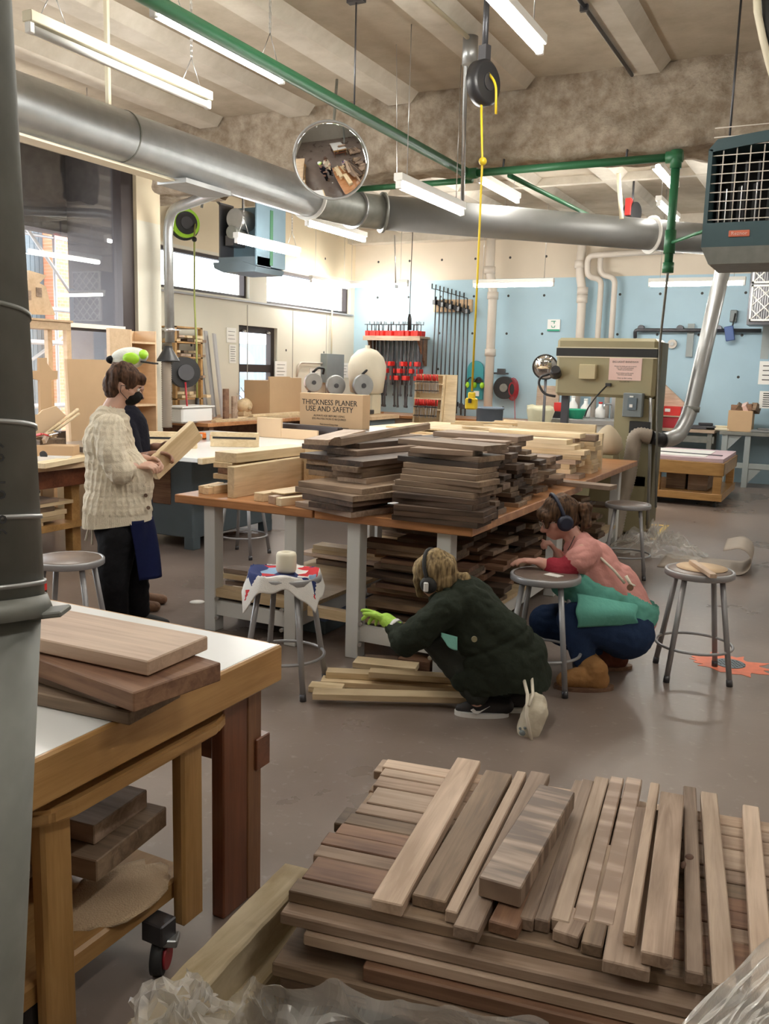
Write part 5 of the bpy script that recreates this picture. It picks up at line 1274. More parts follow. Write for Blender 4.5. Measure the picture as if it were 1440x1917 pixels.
for r_, yy in enumerate((716, 763)):
    z = PY(800, yy, YC).z
    for i in range(15):
        o = sc0 if (r_ == 0 and i == 0) else copy_tree(sc0, kids=kidmap)
        o.location = (xa+.08+(xb-xa-.14)*i/14, YC+.04-.0, z+.03); o.rotation_euler = (0, rc_.uniform(-.08, .08), rc_.uniform(-.3, .3)); o['label'] = 'small clamp with a red handle, %s along the %s row of the clamp cart' % (ORD[i] if i else 'first', ('upper', 'lower')[r_])
# pipes on the back wall
def wpipe(label, r, pts, joints=()):
    t = thing('drain_pipe', label, 'pipe', pts[-1], 0, 'cream pipes on the blue wall'); MB().tube(pts, r, 16, rad=.12).build('pipe', M['cream_pipe'], t)
    for j in joints: MB().cyl(Vector(j)-Vector((0, 0, .06)), Vector(j)+Vector((0, 0, .06)), r*1.25, n=16).build('coupling', M['cream_pipe'], t)
yp = 14.5
def P_(x, y, Y=yp): return PY(x, y, Y)
a = P_(920, 440); b = P_(913, 525); c = P_(923, 552); d = P_(918, 760)
wpipe('fat cream drain pipe beside the tall pipe clamps', .075, [(a.x, yp, 4.0), (a.x, yp, 3.25), (c.x, yp, 2.95), (c.x, yp, 0)], [(a.x, yp, 3.28), (c.x, yp, 2.86), (c.x, yp, PY(915, 660, yp).z)])
a = P_(1088, 470)
wpipe('cream drain pipe with a trap above the band saw', .07, [(a.x+.02, yp, 4.0), (a.x, yp, 3.2), (P_(1090, 560).x, yp, 2.9), (P_(1090, 560).x, yp, 0)], [(a.x, yp, P_(1088, 495).z), (P_(1090, 560).x, yp, P_(1090, 545).z), (P_(1090, 560).x, yp, P_(1090, 560).z)])
z1a = P_(1110, 480).z; z1b = P_(1110, 520).z
wpipe('thin cream pipe with two elbows, nearer the trap pipe', .045, [(P_(1245, 475).x, yp-.1, P_(1245, 472).z+.0), (P_(1103, 480).x, yp-.1, z1a), (P_(1103, 520).x, yp-.1, z1b), (P_(1126, 525).x, yp, z1b-.02), (P_(1126, 525).x, yp, 0)])
wpipe('thin cream pipe with two elbows, farther from the trap pipe', .045, [(P_(1280, 470).x, yp+.0, P_(1280, 470).z), (P_(1124, 475).x, yp, P_(1124, 475).z), (P_(1124, 515).x, yp, P_(1124, 515).z), (P_(1152, 520).x, yp, z1b), (P_(1152, 525).x, yp, 0)])
# signs and things on the blue wall
a = P_(1026, 598, YB); b = P_(1048, 620, YB)
gs = thing('wall_sign', 'small white and green pictogram sign on the blue wall', 'sign', (a.x, YB, b.z)); MB().bb((a.x, YB-.01, b.z), (b.x, YB+.03, a.z)).build('plate', M['white_plastic'], gs)
gg = plain('sign_green', (.02, .35, .22), .5); MB().bb((a.x, YB-.014, b.z), (b.x, YB-.01, b.z+.03)).build('green_strip', gg, gs); MB().tube([(a.x+.07, YB-.012, b.z+.09), (a.x+.08, YB-.012, b.z+.06), (a.x+.12, YB-.012, b.z+.06), (a.x+.13, YB-.012, b.z+.09)], .006, 5).build('pictogram', gg, gs); MB().box((a.x+.1, YB-.012, b.z+.16), (.08, .004, .012)).box((a.x+.115, YB-.012, b.z+.14), (.012, .004, .04)).build('pictogram', gg, gs)
# teal board with ear defenders
a = P_(876, 675, YB); b = P_(903, 748, YB)
tbd = thing('wall_mounted_panel', 'teal rounded board on the blue wall for ear defenders', 'board', ((a.x+b.x)/2, YB, b.z))
w2_ = (b.x-a.x)/2; cxx = (a.x+b.x)/2
MB().prism3([(cxx-w2_, YB, b.z), (cxx+w2_, YB, b.z)]+[(cxx+w2_*math.cos(PI*i/12), YB, a.z-w2_+w2_*math.sin(PI*i/12)) for i in range(13)], (0, .03, 0)).build('panel', plain('teal_board', (.05, .33, .38), .5), tbd)
MB().box((cxx+.04, YB-.01, b.z+.1), (.1, .02, .09)).build('note_card', M['paper'], tbd); MB().box((cxx+.06, YB-.02, b.z+.32), (.14, .04, .06)).build('goggles', M['dark_rubber'], tbd)
for i, dx in enumerate((-.05, .09)):
    c = Vector((cxx+dx, YB-.06, a.z-.40)); t = thing('ear_defenders', 'lime ear defenders hanging on the teal board, %s pair' % ('nearer the clamps', 'nearer the fat pipe')[i], 'ear defenders', c, 0, 'ear defenders on the teal board')
    MB().tube([c+Vector((.075*math.cos(q_), 0, .11*math.sin(q_))) for q_ in [PI*j/10 for j in range(11)]], .014, 8).build('headband', M['black'], t)
    for s_ in (-1, 1): MB().sphere(c+Vector((s_*.07, 0, -.02)), .05, 14, (.8, .8, 1.1)).build('ear_cup', M['lime'], t)
# wall cord reel with red cord
c = P_(948, 726, YB-.1)
wr = thing('cord_reel', 'dark wall reel with a tangle of red cord on the blue wall', 'cord reel', c)
MB().cyl(c+Vector((-.02, -.07, 0)), c+Vector((-.02, .07, 0)), .19, n=28).build('drum', M['black'], wr); MB().cyl(c+Vector((-.02, -.09, 0)), c+Vector((-.02, -.07, 0)), .07, n=20).build('hub', M['galv_dark'], wr)
MB().box(c+Vector((-.12, .04, .24)), (.26, .05, .03)).box(c+Vector((-.12, .05, .27)), (.14, .04, .1)).build('bracket', M['dark_steel'], wr)
mb = MB()
for i in range(6): mb.tube([c+Vector((.13+.05*math.cos(q_)*(1+.2*i), -.08+.01*i, -.02+(.10+.018*i)*math.sin(q_))) for q_ in [2*PI*j/16 for j in range(16)]], .007, 5, closed=True)
mb.build('red_cord', M['dkred'], wr); MB().tube([c+Vector((.17, -.05, -.1)), c+Vector((.2, -.03, -.6)), c+Vector((.2, -.03, -.9))], .007, 5).build('hanging_end', M['dkred'], wr)
# bin and clutter on the far floor/benches
a = P_(893, 765, 13); b = P_(942, 765, 13)
bn = thing('waste_bin', 'round blue-grey waste bin behind the assembly table', 'bin', ((a.x+b.x)/2, 13, 0))
rB = (b.x-a.x)/2; zB = P_(915, 762, 13).z
MB().lathe([(rB*.8, 0), (rB*.97, zB-.03), (rB*1.05, zB-.03), (rB*1.05, zB), (rB*.95, zB), (rB*.78, .05), (.001, .05)], ((a.x+b.x)/2, 13, 0), n=36, cap=False).build('tub', plain('bin_blue_grey', (.20, .25, .32), .5), bn)
sk_ = thing('sink_counter', 'white steel sink counter seen through the band saw throat', 'counter', (-3.3, 13.3, 0))
s0 = P_(1040, 785, 13.0); s1_ = P_(1165, 785, 13.0)
bxs(sk_, 'cabinet', 'white_paint', ((s0.x+.35, 13.05, .05), (s1_.x+.3, 13.9, .86))); bxs(sk_, 'counter_top', 'steel', ((s0.x-.34, 13.0, .86), (s1_.x+.35, 13.95, .93))); bxs(sk_, 'splashback', 'steel', ((s0.x+.6, 13.93, .93), (s1_.x+.35, 13.95, 1.35)))
fx = P_(1140, 770, 13.6).x
MB().tube([(fx, 13.75, .93), (fx, 13.75, 1.15), (fx-.05, 13.5, 1.15), (fx-.05, 13.5, 1.08)], .014, 8, rad=.04).build('tap', M['steel'], sk_)
gtr = solo(MB().lathe([(.10, 0), (.16, .12), (.17, .14), (.155, .14), (.10, .02), (.001, .02)], (P_(1082, 775, 13.4).x, 13.3, .932), cap=False), 'green_bowl', plain('green_plastic', (.02, .38, .22), .4), 'green plastic bowl on the sink counter', 'bowl')
for i, (x, h, mt, lb_) in enumerate(((1068, .30, 'white_plastic', 'clear-white jug on the sink counter, left of the green bowl'), (1092, .26, 'white_plastic', 'white bottle behind the green bowl on the sink counter'), (1120, .22, 'red', 'small red-capped bottle near the tap'))):
    xx = P_(x, 775, 13.5).x
    t = thing('bottle', lb_, 'bottle', (xx, 13.62, .932)); MB().lathe([(.07, 0), (.075, .02), (.075, h*.6), (.03, h*.85), (.03, h)], (xx, 13.62, .932), n=20).build('bottle_body', M['white_plastic'], t); MB().cyl((xx, 13.62, .932+h), (xx, 13.62, .932+h+.03), .03, n=14).build('cap', M[mt], t)
cb2 = P_(1010, 790, 12.6)
bgc = thing('rubbish_bag', 'yellowish translucent bag lining a small bin by the sink', 'bag', (cb2.x, 12.6, 0))
MB().lathe([(.12, 0), (.14, .6), (.15, cb2.z-.05), (.20, cb2.z+.17), (.18, cb2.z+.24), (.13, cb2.z+.1)], (cb2.x, 12.6, 0), n=22, cap=False).build('bag_body', plain('translucent_bag', (.62, .60, .42), .4), bgc)
for v in bgc.children[0].data.vertices if bgc.children else children(bgc)[0].data.vertices: v.co += noise.noise_vector(v.co*7)*.03
bxx = P_(1022, 745, 13.7)
solo(MB().box((bxx.x-.02, 13.88, 1.165), (.36, .06, .46), bev=.004, rot=(R(-6), 0, .1)), 'cardboard_box', 'walnut_pale', 'brown cardboard box leaning by the sink counter', 'box')
rtb = thing('tool_case', 'black tool case with a red top at the end of the sink counter', 'case', (P_(1042, 770, 13.2).x, 13.2, .932))
q = P_(1042, 770, 13.2); bxs(rtb, 'case_body', 'black', ((q.x-.16, 13.1, .932), (q.x+.12, 13.35, 1.03))); bxs(rtb, 'lid', 'red', ((q.x-.03, 13.15, 1.03), (q.x+.1, 13.3, 1.16)))

# ================================================================ BAND SAW
YS = 9.0
def S_(x, y): return PY(x, y, YS)
bs = thing('band_saw', 'large olive-tan band saw with a dark stripe and pink notice', 'band saw', (-1.9, 9.25, 0))
tl = S_(1044, 632); tr_ = S_(1232, 636); bl_ = S_(1040, 740); cl = S_(1152, 745); zt_, zb_ = tl.z, bl_.z
xl, xr = tl.x, tr_.x; xc = cl.x
MB().bb((xl, YS, zb_), (xr, YS+.46, zt_), bev=.03).build('upper_wheel_case', M['saw_green'], bs)
MB().bb((xc, YS+.01, .5), (xr-.005, YS+.46, zb_), bev=.004).build('column', M['saw_green'], bs)
MB().bb((xc-.45, YS+.01, .02), (xr-.005, YS+.46, .62), bev=.02).build('lower_wheel_case', M['saw_green'], bs)
zs1, zs0 = S_(1100, 652).z, S_(1100, 667).z
MB().bb((xl-.002, YS-.003, zs0), (xr+.002, YS+.2, zs1)).build('dark_stripe', M['ink'], bs)
MB().bb((xl-.003, YS-.004, zs0-.012), (xr+.003, YS+.18, zs0-.003)).bb((xl-.003, YS-.004, zs1+.003), (xr+.003, YS+.18, zs1+.010)).build('pale_line', M['cream'], bs)
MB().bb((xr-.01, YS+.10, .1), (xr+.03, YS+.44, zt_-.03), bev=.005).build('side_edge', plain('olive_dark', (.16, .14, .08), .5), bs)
q = S_(1050, 745); MB().bb((q.x-.035, YS+.15, .95), (q.x+.035, YS+.22, zb_)).build('guide_post', M['dark_steel'], bs)
MB().bb((xl-.1, YS-.25, .88), (xc-.03, YS+.5, .92), bev=.004).build('saw_table', M['steel'], bs)
q = S_(1089, 682); r_ = S_(1117, 710); MB().bb((q.x, YS-.08, r_.z), (r_.x, YS-.0, q.z), bev=.004).build('cream_box', plain('olive_cream', (.52, .45, .27), .5), bs)
q = S_(1170, 757); r_ = S_(1204, 781); sw = MB().bb((q.x, YS-.10, r_.z), (r_.x, YS, S_(1170, 735).z), bev=.006).build('switch_box', M['box_grey'], bs)
MB().bb((q.x+.05, YS-.115, r_.z+.07), (r_.x-.05, YS-.10, S_(1170, 740).z-.02)).build('cover', M['blue_grey'], sw); MB().box((q.x+.085, YS-.118, r_.z+.11), (.03, .01, .03)).box((q.x+.085, YS-.118, r_.z+.20), (.035, .01, .015)).build('label_plate', M['paper'], sw)
q = S_(1180, 788); r_ = S_(1216, 830); MB().bb((q.x, YS-.03, r_.z), (r_.x, YS+.01, q.z), bev=.003).build('motor_cover', M['black'], bs)
MB().tube([S_(1218, 745), S_(1217, 850), S_(1213, 990)], .016, 8).build('conduit', M['galv'], bs)
MB().bb((q.x+.07, YS-.035, r_.z+.1), (q.x+.13, YS-.03, r_.z+.13)).build('sticker', plain('lilac', (.6, .5, .75), .6), bs)
q = S_(1142, 670); r_ = S_(1200, 713)
nt_ = MB().bb((q.x, YS-.006, r_.z), (r_.x, YS, q.z)).build('notice', M['pinkpaper'], bs)
ncx = (q.x+r_.x)/2; text('BIG LIGHT BANDSAW', .026, (ncx, YS-.0065, q.z-.045), ex, ez, M['ink'], nt_, 'printing', .0004); text('Always let blade get up to speed\nUse only with permission\nWear eye protection\n\nGuard down to the work\nfeed slow and steady\n\nClean up after cutting\n\nShop staff only', .0165, (ncx, YS-.0065, q.z-.085), ex, ez, M['ink'], nt_, 'printing', .0003)
hs_ = S_(1140, 718)
MB().box(S_(1140, 720)+Vector((0, -.02, 0)), (.05, .04, .03)).tube([S_(1136, 722), S_(1118, 740), S_(1100, 765), S_(1095, 780)], .008, 6, rad=.06).build('lamp_stalk', M['dark_rubber'], bs)
mr_ = S_(1020, 690)
MB().tube([S_(1040, 742), S_(1018, 738), S_(1008, 718), S_(1012, 705), S_(1030, 700)], .013, 8, rad=.08).build('gooseneck', M['black'], bs)
MB().tube([S_(1040, 697)+Vector((.03, -.10, .03)), S_(1040, 697)+Vector((.01, -.02, -.02))], [.045, .06], 16).build('lamp_head', M['black'], bs)
# shop mirror behind the band saw
q = PY(1021, 687, 12.2); rm_ = (PY(1043, 687, 12.2)-PY(999, 687, 12.2)).length/2
bm_ = thing('round_mirror', 'small round black-rimmed convex mirror beside the band saw head', 'mirror', q-Vector((0, 0, rm_)))
mb = MB(); mb.lathe([(rm_*.3, -.02), (rm_, -.006)]+[(max(.001, rm_*math.cos(PI/2*i/8)), .045*(1-math.cos(PI/2*i/8)**2)) for i in range(9)], n=36)
TT = Matrix.Translation(q) @ Euler((R(100), 0, .2)).to_matrix().to_4x4()
for v in mb.bm.verts: v.co = TT @ v.co
mb.build('mirror_face', M['mirror'], bm_)
MB().tube([TT @ Vector((rm_*math.cos(2*PI*i/32), rm_*math.sin(2*PI*i/32), 0)) for i in range(32)], .012, 8, closed=True).build('rim', M['black'], bm_)
MB().cyl((q.x, q.y+.05, q.z), (q.x, q.y+.05, 0), .02, n=8).build('post', M['dark_steel'], bm_)
# beige dust sack at the saw foot
q = S_(1160, 850)
sk2 = thing('dust_sack', 'beige cloth dust sack bulging beside the band saw column', 'dust bag', (q.x-.02, 8.6, .84))
MB().lathe([(.10, .0), (.15, .06), (.13, .16), (.07, .24), (.02, .28)], (q.x-.03, 8.58, .84), n=20).build('sack', plain('beige_cloth', (.50, .42, .30), .9, var=.1), sk2)
bxs(sk2, 'stand', 'saw_green', ((q.x-.15, 8.46, 0), (q.x+.06, 8.72, .84)))

# ================================================================ RIGHT BACK: CART, BENCHES, SHELF ITEMS
YR = 11.55
f0 = PY(1215, 880, YR); f1_ = PY(1355, 890, YR); zc1 = PY(1300, 885, YR).z
dpt = 1.5
ca = thing('wooden_cart', 'low oak cart on casters topped with a pink-tinted sheet', 'cart', ((f0.x+f1_.x)/2, YR+.7, 0))
X0, X1 = f0.x-.35, f1_.x; zt_ = PY(1355, 868, YR).z; zb_ = .16
bxs(ca, 'top_rim', 'oak', ((X0, YR, zt_-.16), (X1, YR+.05, zt_)), ((X0, YR+dpt-.05, zt_-.16), (X1, YR+dpt, zt_)), ((X1-.05, YR, zt_-.16), (X1, YR+dpt, zt_)))
bxs(ca, 'top', 'laminate', ((X0+.0, YR+.05, zt_-.03), (X1-.05, YR+dpt-.05, zt_-.005)))
for x in (X0+.03, f0.x+.04, X1-.12):
    for y in (YR+.02, YR+dpt-.12): bxs(ca, 'leg', 'oak', ((x, y, zb_), (x+.1, y+.1, zt_-.16)))
bxs(ca, 'lower_shelf', 'oak', ((X0, YR, .08), (X1, YR+dpt, .17)))
for x in (X0+.1, f0.x+.1, X1-.1): MB().cyl((x, YR+.08, .04), (x+.03, YR+.08, .04), .04, n=16).build('caster', M['dark_rubber'], ca)
pk2 = solo(MB().bb((X0+.02, YR+.03, zt_+.001), (X1-.02, YR+dpt-.04, zt_+.05), bev=.003), 'foam_sheet', plain('pink_foam', (.58, .44, .48), .7), 'pink-tinted thick sheet covering the low oak cart', 'sheet')
solo(MB().bb((X0+.1, YR+.15, zt_+.051), (X1-.25, YR+dpt-.3, zt_+.056)), 'white_sheet', 'white_paint', 'white flat sheet lying on the pink-tinted sheet', 'sheet')
solo(MB().box(((X0+X1)/2, YR+.5, zt_+.062), (1.1, .03, .01), rz=-.12), 'straightedge', 'dark_steel', 'dark straightedge lying on the white sheet of the low cart', 'ruler')
for i in range(2): solo(MB().bb((f0.x+.18+.27*i, YR+.25, .171), (f0.x+.42+.27*i, YR+1.0, .40+.05*i), bev=.004), 'storage_crate', 'walnut_rough', 'brown crate inside the low oak cart, %s one' % ('nearer the band saw', 'farther from the band saw')[i], 'crate', 'crates in the oak cart')
YQ = 14.0
q = PY(1218, 800, YQ); q1 = PY(1338, 803, YQ)
rb1 = thing('side_bench', 'wood-topped grey steel bench holding the red drawers and cardboard box', 'bench', ((q.x+q1.x)/2, 14.3, 0))
bxs(rb1, 'bench_top', 'walnut_pale', ((q.x-.4, YQ, q.z-.045), (q1.x+.0, 14.66, q.z)))
for x in (q.x-.3, q1.x-.1): bxs(rb1, 'leg', 'galv_dark', ((x, YQ+.03, 0), (x+.07, YQ+.10, q.z-.045))); bxs(rb1, 'leg', 'galv_dark', ((x, 14.55, 0), (x+.07, 14.62, q.z-.045)))
bxs(rb1, 'stretcher', 'galv_dark', ((q.x-.3, YQ+.04, .62), (q1.x, YQ+.08, .72)))
MB().cyl((q1.x-.55, YQ+.1, .46), (q1.x+.0, YQ+.1, .42), .06, n=16).build('roller', M['black'], rb1)
RZ = q.z
q2 = PY(1345, 803, YQ)
rb2 = thing('side_bench', 'grey steel bench with gusseted legs at the right edge', 'bench', (q2.x+.6, 14.3, 0))
bxs(rb2, 'bench_top', 'galv_dark', ((q2.x+.02, YQ, RZ-.05), (q2.x+1.6, 14.66, RZ)))
lx = PY(1392, 850, YQ).x
gl = plain('pale_grey_enamel', (.33, .37, .37), .5)
for x in (q2.x+.06, lx, lx+1.0): bxs(rb2, 'leg', gl, ((x, YQ+.02, 0), (x+.08, YQ+.09, RZ-.05)))
MB().prism3([(q2.x+.14, YQ+.04, RZ-.05), (q2.x+.34, YQ+.04, RZ-.05), (q2.x+.14, YQ+.04, RZ-.28)], (0, .03, 0)).build('gusset', gl, rb2)
MB().prism3([(lx+.08, YQ+.04, .30), (lx+.28, YQ+.04, .30), (lx+.08, YQ+.04, .06)], (0, .03, 0)).build('gusset', gl, rb2)
bxs(rb2, 'lower_rail', gl, ((q2.x+.1, YQ+.03, .28), (q2.x+1.6, YQ+.07, .36)))
rd_ = thing('drawer_unit', 'stacked red drawer boxes on the side bench', 'drawers', (PY(1250, 790, 14.1).x, 14.2, RZ))
q = PY(1228, 792, 14.1); r_ = PY(1278, 762, 14.1); h_ = r_.z-RZ
bxs(rd_, 'lower_box', 'dkred', ((q.x, 14.1, RZ), (r_.x, 14.5, RZ+h_*.52))); bxs(rd_, 'upper_box', 'red', ((q.x, 14.1, RZ+h_*.58), (r_.x-.02, 14.5, RZ+h_))); bxs(rd_, 'divider', 'walnut_pale', ((q.x-.02, 14.08, RZ+h_*.52), (r_.x+.02, 14.5, RZ+h_*.58)))
bxs(rd_, 'label_plate', 'paper', ((q.x+.12, 14.095, RZ+h_*.75), (q.x+.2, 14.1, RZ+h_*.9)))
cbx = thing('cardboard_box', 'open cardboard box of scraps on the side bench', 'box', (PY(1385, 790, 14.1).x, 14.2, RZ))
q = PY(1362, 795, 14.1); r_ = PY(1410, 770, 14.1)
bxs(cbx, 'box_body', 'mdf', ((q.x, 14.1, RZ), (r_.x, 14.45, r_.z)))
for i in range(5): MB().box((q.x+.08+.07*i, 14.25, r_.z+.04), (.12, .14, .08), rot=(.4*i, .5*i, .3*i)).build('scrap', M[('walnut_red', 'scrap', 'pinkpaper', 'walnut_red', 'scrap')[i]], cbx)
q = PY(1236, 762, 14.3)
solo(MB().prism3([(q.x-.1, 14.3, RZ+h_+.001), (q.x+.42, 14.3, RZ+h_+.001), (q.x-.1, 14.3, RZ+h_+.45)], (0, .1, 0)), 'wedge_offcut', 'walnut_pale', 'brown triangular offcut standing on the red drawers', 'offcut')
for i, (x, w_, h2, mt, lb_) in enumerate(((1315, .4, .10, 'dark_steel', 'dark power tool lying on the side bench'), (1345, .34, .07, 'cream', 'pale bundle on the side bench before the cardboard box'), (1425, .30, .06, 'galv', 'flat metal tray on the steel bench at the right edge'))):
    q = PY(x, 795, 14.15); t = thing('bench_clutter', lb_, 'clutter', (q.x, 14.2, RZ)); MB().box((q.x, 14.2, RZ+h2*.3), (w_, .2, h2*.6), bev=.01).build('body', M[mt], t); MB().box((q.x+w_*.1, 14.22, RZ+h2*.8), (w_*.5, .1, h2*.4), bev=.008, rz=.3).build('top_piece', M[mt], t)
# wall rail and things on it
a = P_(1190, 618, YB-.05); b = P_(1425, 628, YB-.05)
rl2 = thing('wall_rail', 'dark hose rail on brackets across the blue wall', 'rail', a)
MB().tube([(a.x, YB-.03, a.z-.12), (a.x, YB-.08, a.z), (b.x, YB-.08, a.z)], .03, 8, rad=.05).build('rail', M['dark_steel'], rl2)
for x in (1200, 1273, 1345): q = P_(x, 615, YB-.08); MB().cyl((q.x, YB-.1, a.z+.03), (q.x, YB+.03, a.z+.03), .05, n=12).build('bracket', M['dark_steel'], rl2)
q = P_(1259, 644, YB); dk = thing('wall_disc', 'small pale round fitting on the blue wall', 'fitting', q); MB().cyl((q.x, YB-.03, q.z), (q.x, YB+.03, q.z), .07, n=24).build('ring', M['cream_pipe'], dk); MB().cyl((q.x, YB-.05, q.z), (q.x, YB, q.z), .03, n=16).build('centre', M['galv'], dk)
q = P_(1295, 606, YB); r_ = P_(1295, 668, YB); mp = solo(MB().bb((q.x-.05, YB-.02, r_.z), (q.x+.05, YB-.0, q.z)), 'hanging_strap', gl, 'flat pale grey metal strap hanging from the wall rail', 'strap')
q = P_(1374, 592, YB); eb = thing('wall_socket', 'grey double socket box on the blue wall', 'socket', q); MB().box((q.x, YB-.01, q.z), (.10, .08, .18), bev=.01).build('box_body', M['box_grey'], eb)
q = P_(1368, 625, YB); bg2 = thing('hanging_pouch', 'blue pouch hanging by a strap from the grey socket box', 'pouch', q); MB().box((q.x, YB-.13, q.z), (.13, .06, .22), rot=(0, -.2, 0), bev=.01).build('pouch_body', plain('pouch_blue', (.08, .14, .34), .6), bg2); MB().tube([(q.x+.03, YB-.12, q.z+.1), (q.x+.05, YB-.07, q.z+.3)], .012, 6).build('strap', M['ink'], bg2)
# filters
q = P_(1404, 489, 13.6); r_ = P_(1402, 601, 13.6)
af = thing('air_filter', 'boxed air cleaner with two lattice-faced pleated filters at the right edge', 'air filter', (q.x+.3, 13.8, r_.z))
fx0 = r_.x; fx1 = fx0+.75; fz0 = r_.z; zm = P_(1404, 532, 13.6).z; fz1 = zm+(zm-fz0)*.95
bxs(af, 'case', 'dark_steel', ((fx0-.03, 13.62, fz0-.05), (fx1, 14.1, fz1)))
for nm, z0, z1 in (('a', fz0, zm-.01), ('b', zm+.01, fz1)):
    fo = bxs(af, 'filter_frame', 'white_paint', ((fx0, 13.58, z0), (fx1, 13.62, z0+.025)), ((fx0, 13.58, z1-.025), (fx1, 13.62, z1)), ((fx0, 13.58, z0), (fx0+.025, 13.62, z1)), bev=0)
    bxs(fo, 'pleats', 'grey_metal', *[((fx0+.03+.03*i, 13.605, z0+.02), (fx0+.045+.03*i, 13.625, z1-.02)) for i in range(23)], bev=0)
    mb = MB(); H_ = z1-z0
    n_ = 4; st_ = (fx1-fx0)/n_
    for i in range(-4, 6):
        for sgn in (1, -1):
            a0 = fx0+st_*i*1.0; p0, p1 = (a0, z0), (a0+H_*sgn, z1)
            # clip to the frame
            pts2 = []
            for t_ in [j/12 for j in range(13)]:
                xx = p0[0]+(p1[0]-p0[0])*t_; zz2 = p0[1]+(p1[1]-p0[1])*t_
                if fx0+.0 <= xx <= fx1: pts2.append((xx, 13.60, zz2))
            if len(pts2) > 1: mb.tube([pts2[0], pts2[-1]], .011, 4)
    mb.build('lattice', M['white_paint'], fo)
q = P_(1433, 640, 14.3); MB().bb((q.x-.05, 14.3, P_(1433, 672, 14.3).z), (q.x+.06, 14.34, fz0)).build('support_post', gl, af)
for i, (y0, y1, lb_, ln) in enumerate(((676, 720, 'laminated white notice on the post at the right edge', 4), (732, 765, 'printed page pinned below the laminated notice', 7))):
    q = P_(1423, y0, 14.25); r_ = P_(1440, y1, 14.25); t = thing('wall_notice', lb_, 'notice', (q.x+.2, 14.25, r_.z)); MB().bb((q.x, 14.25, r_.z), (q.x+.42, 14.29, q.z)).build('sheet', M['paper'], t); mb = MB()
    for k in range(ln): zq = q.z-(q.z-r_.z)*(k+1)/(ln+1); mb.bb((q.x+.05, 14.246, zq-.006), (q.x+.36, 14.25, zq+.006))
    mb.build('printed_lines', M['ink'], t)
hangv = thing('white_vent', 'cream pendant conduit dropping behind the long round duct', 'conduit', PY(1162, 330, 9.6)); MB().tube([PY(1158, 325, 9.4), PY(1164, 410, 9.4)], .022, 8).build('conduit', M['cream'], hangv)
q = PY(1183, 398, 11.45); rr3 = thing('cord_reel', 'red and black overhead reel peeking over the long round duct', 'cord reel', q); MB().tube([q+Vector((-.05, .02, 0)), q+Vector((.06, -.02, 0))], .12, 24).build('drum', M['black'], rr3); MB().box(q+Vector((-.02, -.1, .05)), (.07, .1, .2), bev=.005).build('arm', M['red'], rr3); MB().cyl(q, (q.x, q.y, 4.02), .015, n=6).build('mount', M['dark_steel'], rr3)

# ================================================================ FLOOR THINGS
def crumple(name, c, sx, sy, sz, label, cat, mat, seed, parent=None, res=26):
    bm = bmesh.new(); vs = {}
    for i in range(res+1):
        for j in range(res+1):
            u = i/res*2-1; v = j/res*2-1; r = math.hypot(u, v)
            k = 1-min(1, r)**2
            n1 = noise.noise_vector(Vector((u*2.1+seed, v*2.1, seed))); n2 = abs(noise.noise(Vector((u*6+seed, v*6, 2))))+abs(noise.noise(Vector((u*13, v*13+seed, 5))))*.5
            vs[i, j] = bm.verts.new((c[0]+u*sx+n1.x*.06, c[1]+v*sy+n1.y*.06, c[2]+max(.004, k*sz*(.5+1.3*n2)+.012*n2+.004)))
    for i in range(res):
        for j in range(res):
            u = (i+.5)/res*2-1; v = (j+.5)/res*2-1
            if u*u+v*v < 1.05+.25*noise.noise(Vector((u*4, v*4, seed))):
                bm.faces.new((vs[i, j], vs[i+1, j], vs[i+1, j+1], vs[i, j+1])).smooth = False
    for v in [v for v in bm.verts if not v.link_faces]: bm.verts.remove(v)
    mb = MB(); mb.bm.free(); mb.bm = bm
    return tag(mb.build(name, mat, parent), label, cat)
def plastic_mat(name, tint=(.9, .9, .9), a=.45, rough=.12):
    m = bpy.data.materials.new(name); m.use_nodes = True; nt = m.node_tree; nt.nodes.clear(); L = nt.links.new
    o = N(nt, 'ShaderNodeOutputMaterial'); t = N(nt, 'ShaderNodeBsdfTransparent'); g = N(nt, 'ShaderNodeBsdfPrincipled')
    g.inputs['Base Color'].default_value = c4(tint); g.inputs['Roughness'].default_value = rough
    lw = N(nt, 'ShaderNodeLayerWeight'); lw.inputs[0].default_value = .35
    mr = N(nt, 'ShaderNodeMapRange'); mr.inputs[3].default_value = a*.5; mr.inputs[4].default_value = min(1, a*2.0); L(lw.outputs['Facing'], mr.inputs[0])
    mx = N(nt, 'ShaderNodeMixShader'); L(mr.outputs[0], mx.inputs[0]); L(t.outputs[0], mx.inputs[1]); L(g.outputs[0], mx.inputs[2]); L(mx.outputs[0], o.inputs[0]); return m
M['film'] = plastic_mat('clear_film', (.80, .78, .74), .36)
q = PZ(1226, 1036, 0)
crumple('plastic_bag', (q.x, q.y, .02), .44, .34, .20, 'crumpled clear plastic bag on the floor behind the woman in pink', 'bag', M['film'], 4)
a = PZ(1255, 1062, 0); b = PZ(1370, 1058, 0)
rp_ = thing('paper_roll', 'half-rolled sheet of tan paper on the floor behind the lone stool', 'paper roll', ((a.x+b.x)/2, (a.y+b.y)/2, 0))
def roll_f(u, v):
    # flat sheet that curls over at its near right end
    L_ = 1.15*u; y = v*.62
    if L_ < .62: x, z = L_, .006
    else:
        t = (L_-.62)/.11; x = .62+.11*math.sin(t); z = .006+.11*(1-math.cos(t))
        if t > PI: x = .62-.11*(t-PI)*.6; z = .226-.02*(t-PI)
    p = Vector((x, y, z)); c_, s_ = math.cos(.05), math.sin(.05)
    return Vector((a.x-.1+p.x*c_-p.y*s_, a.y-.05+p.x*s_+p.y*c_, p.z))
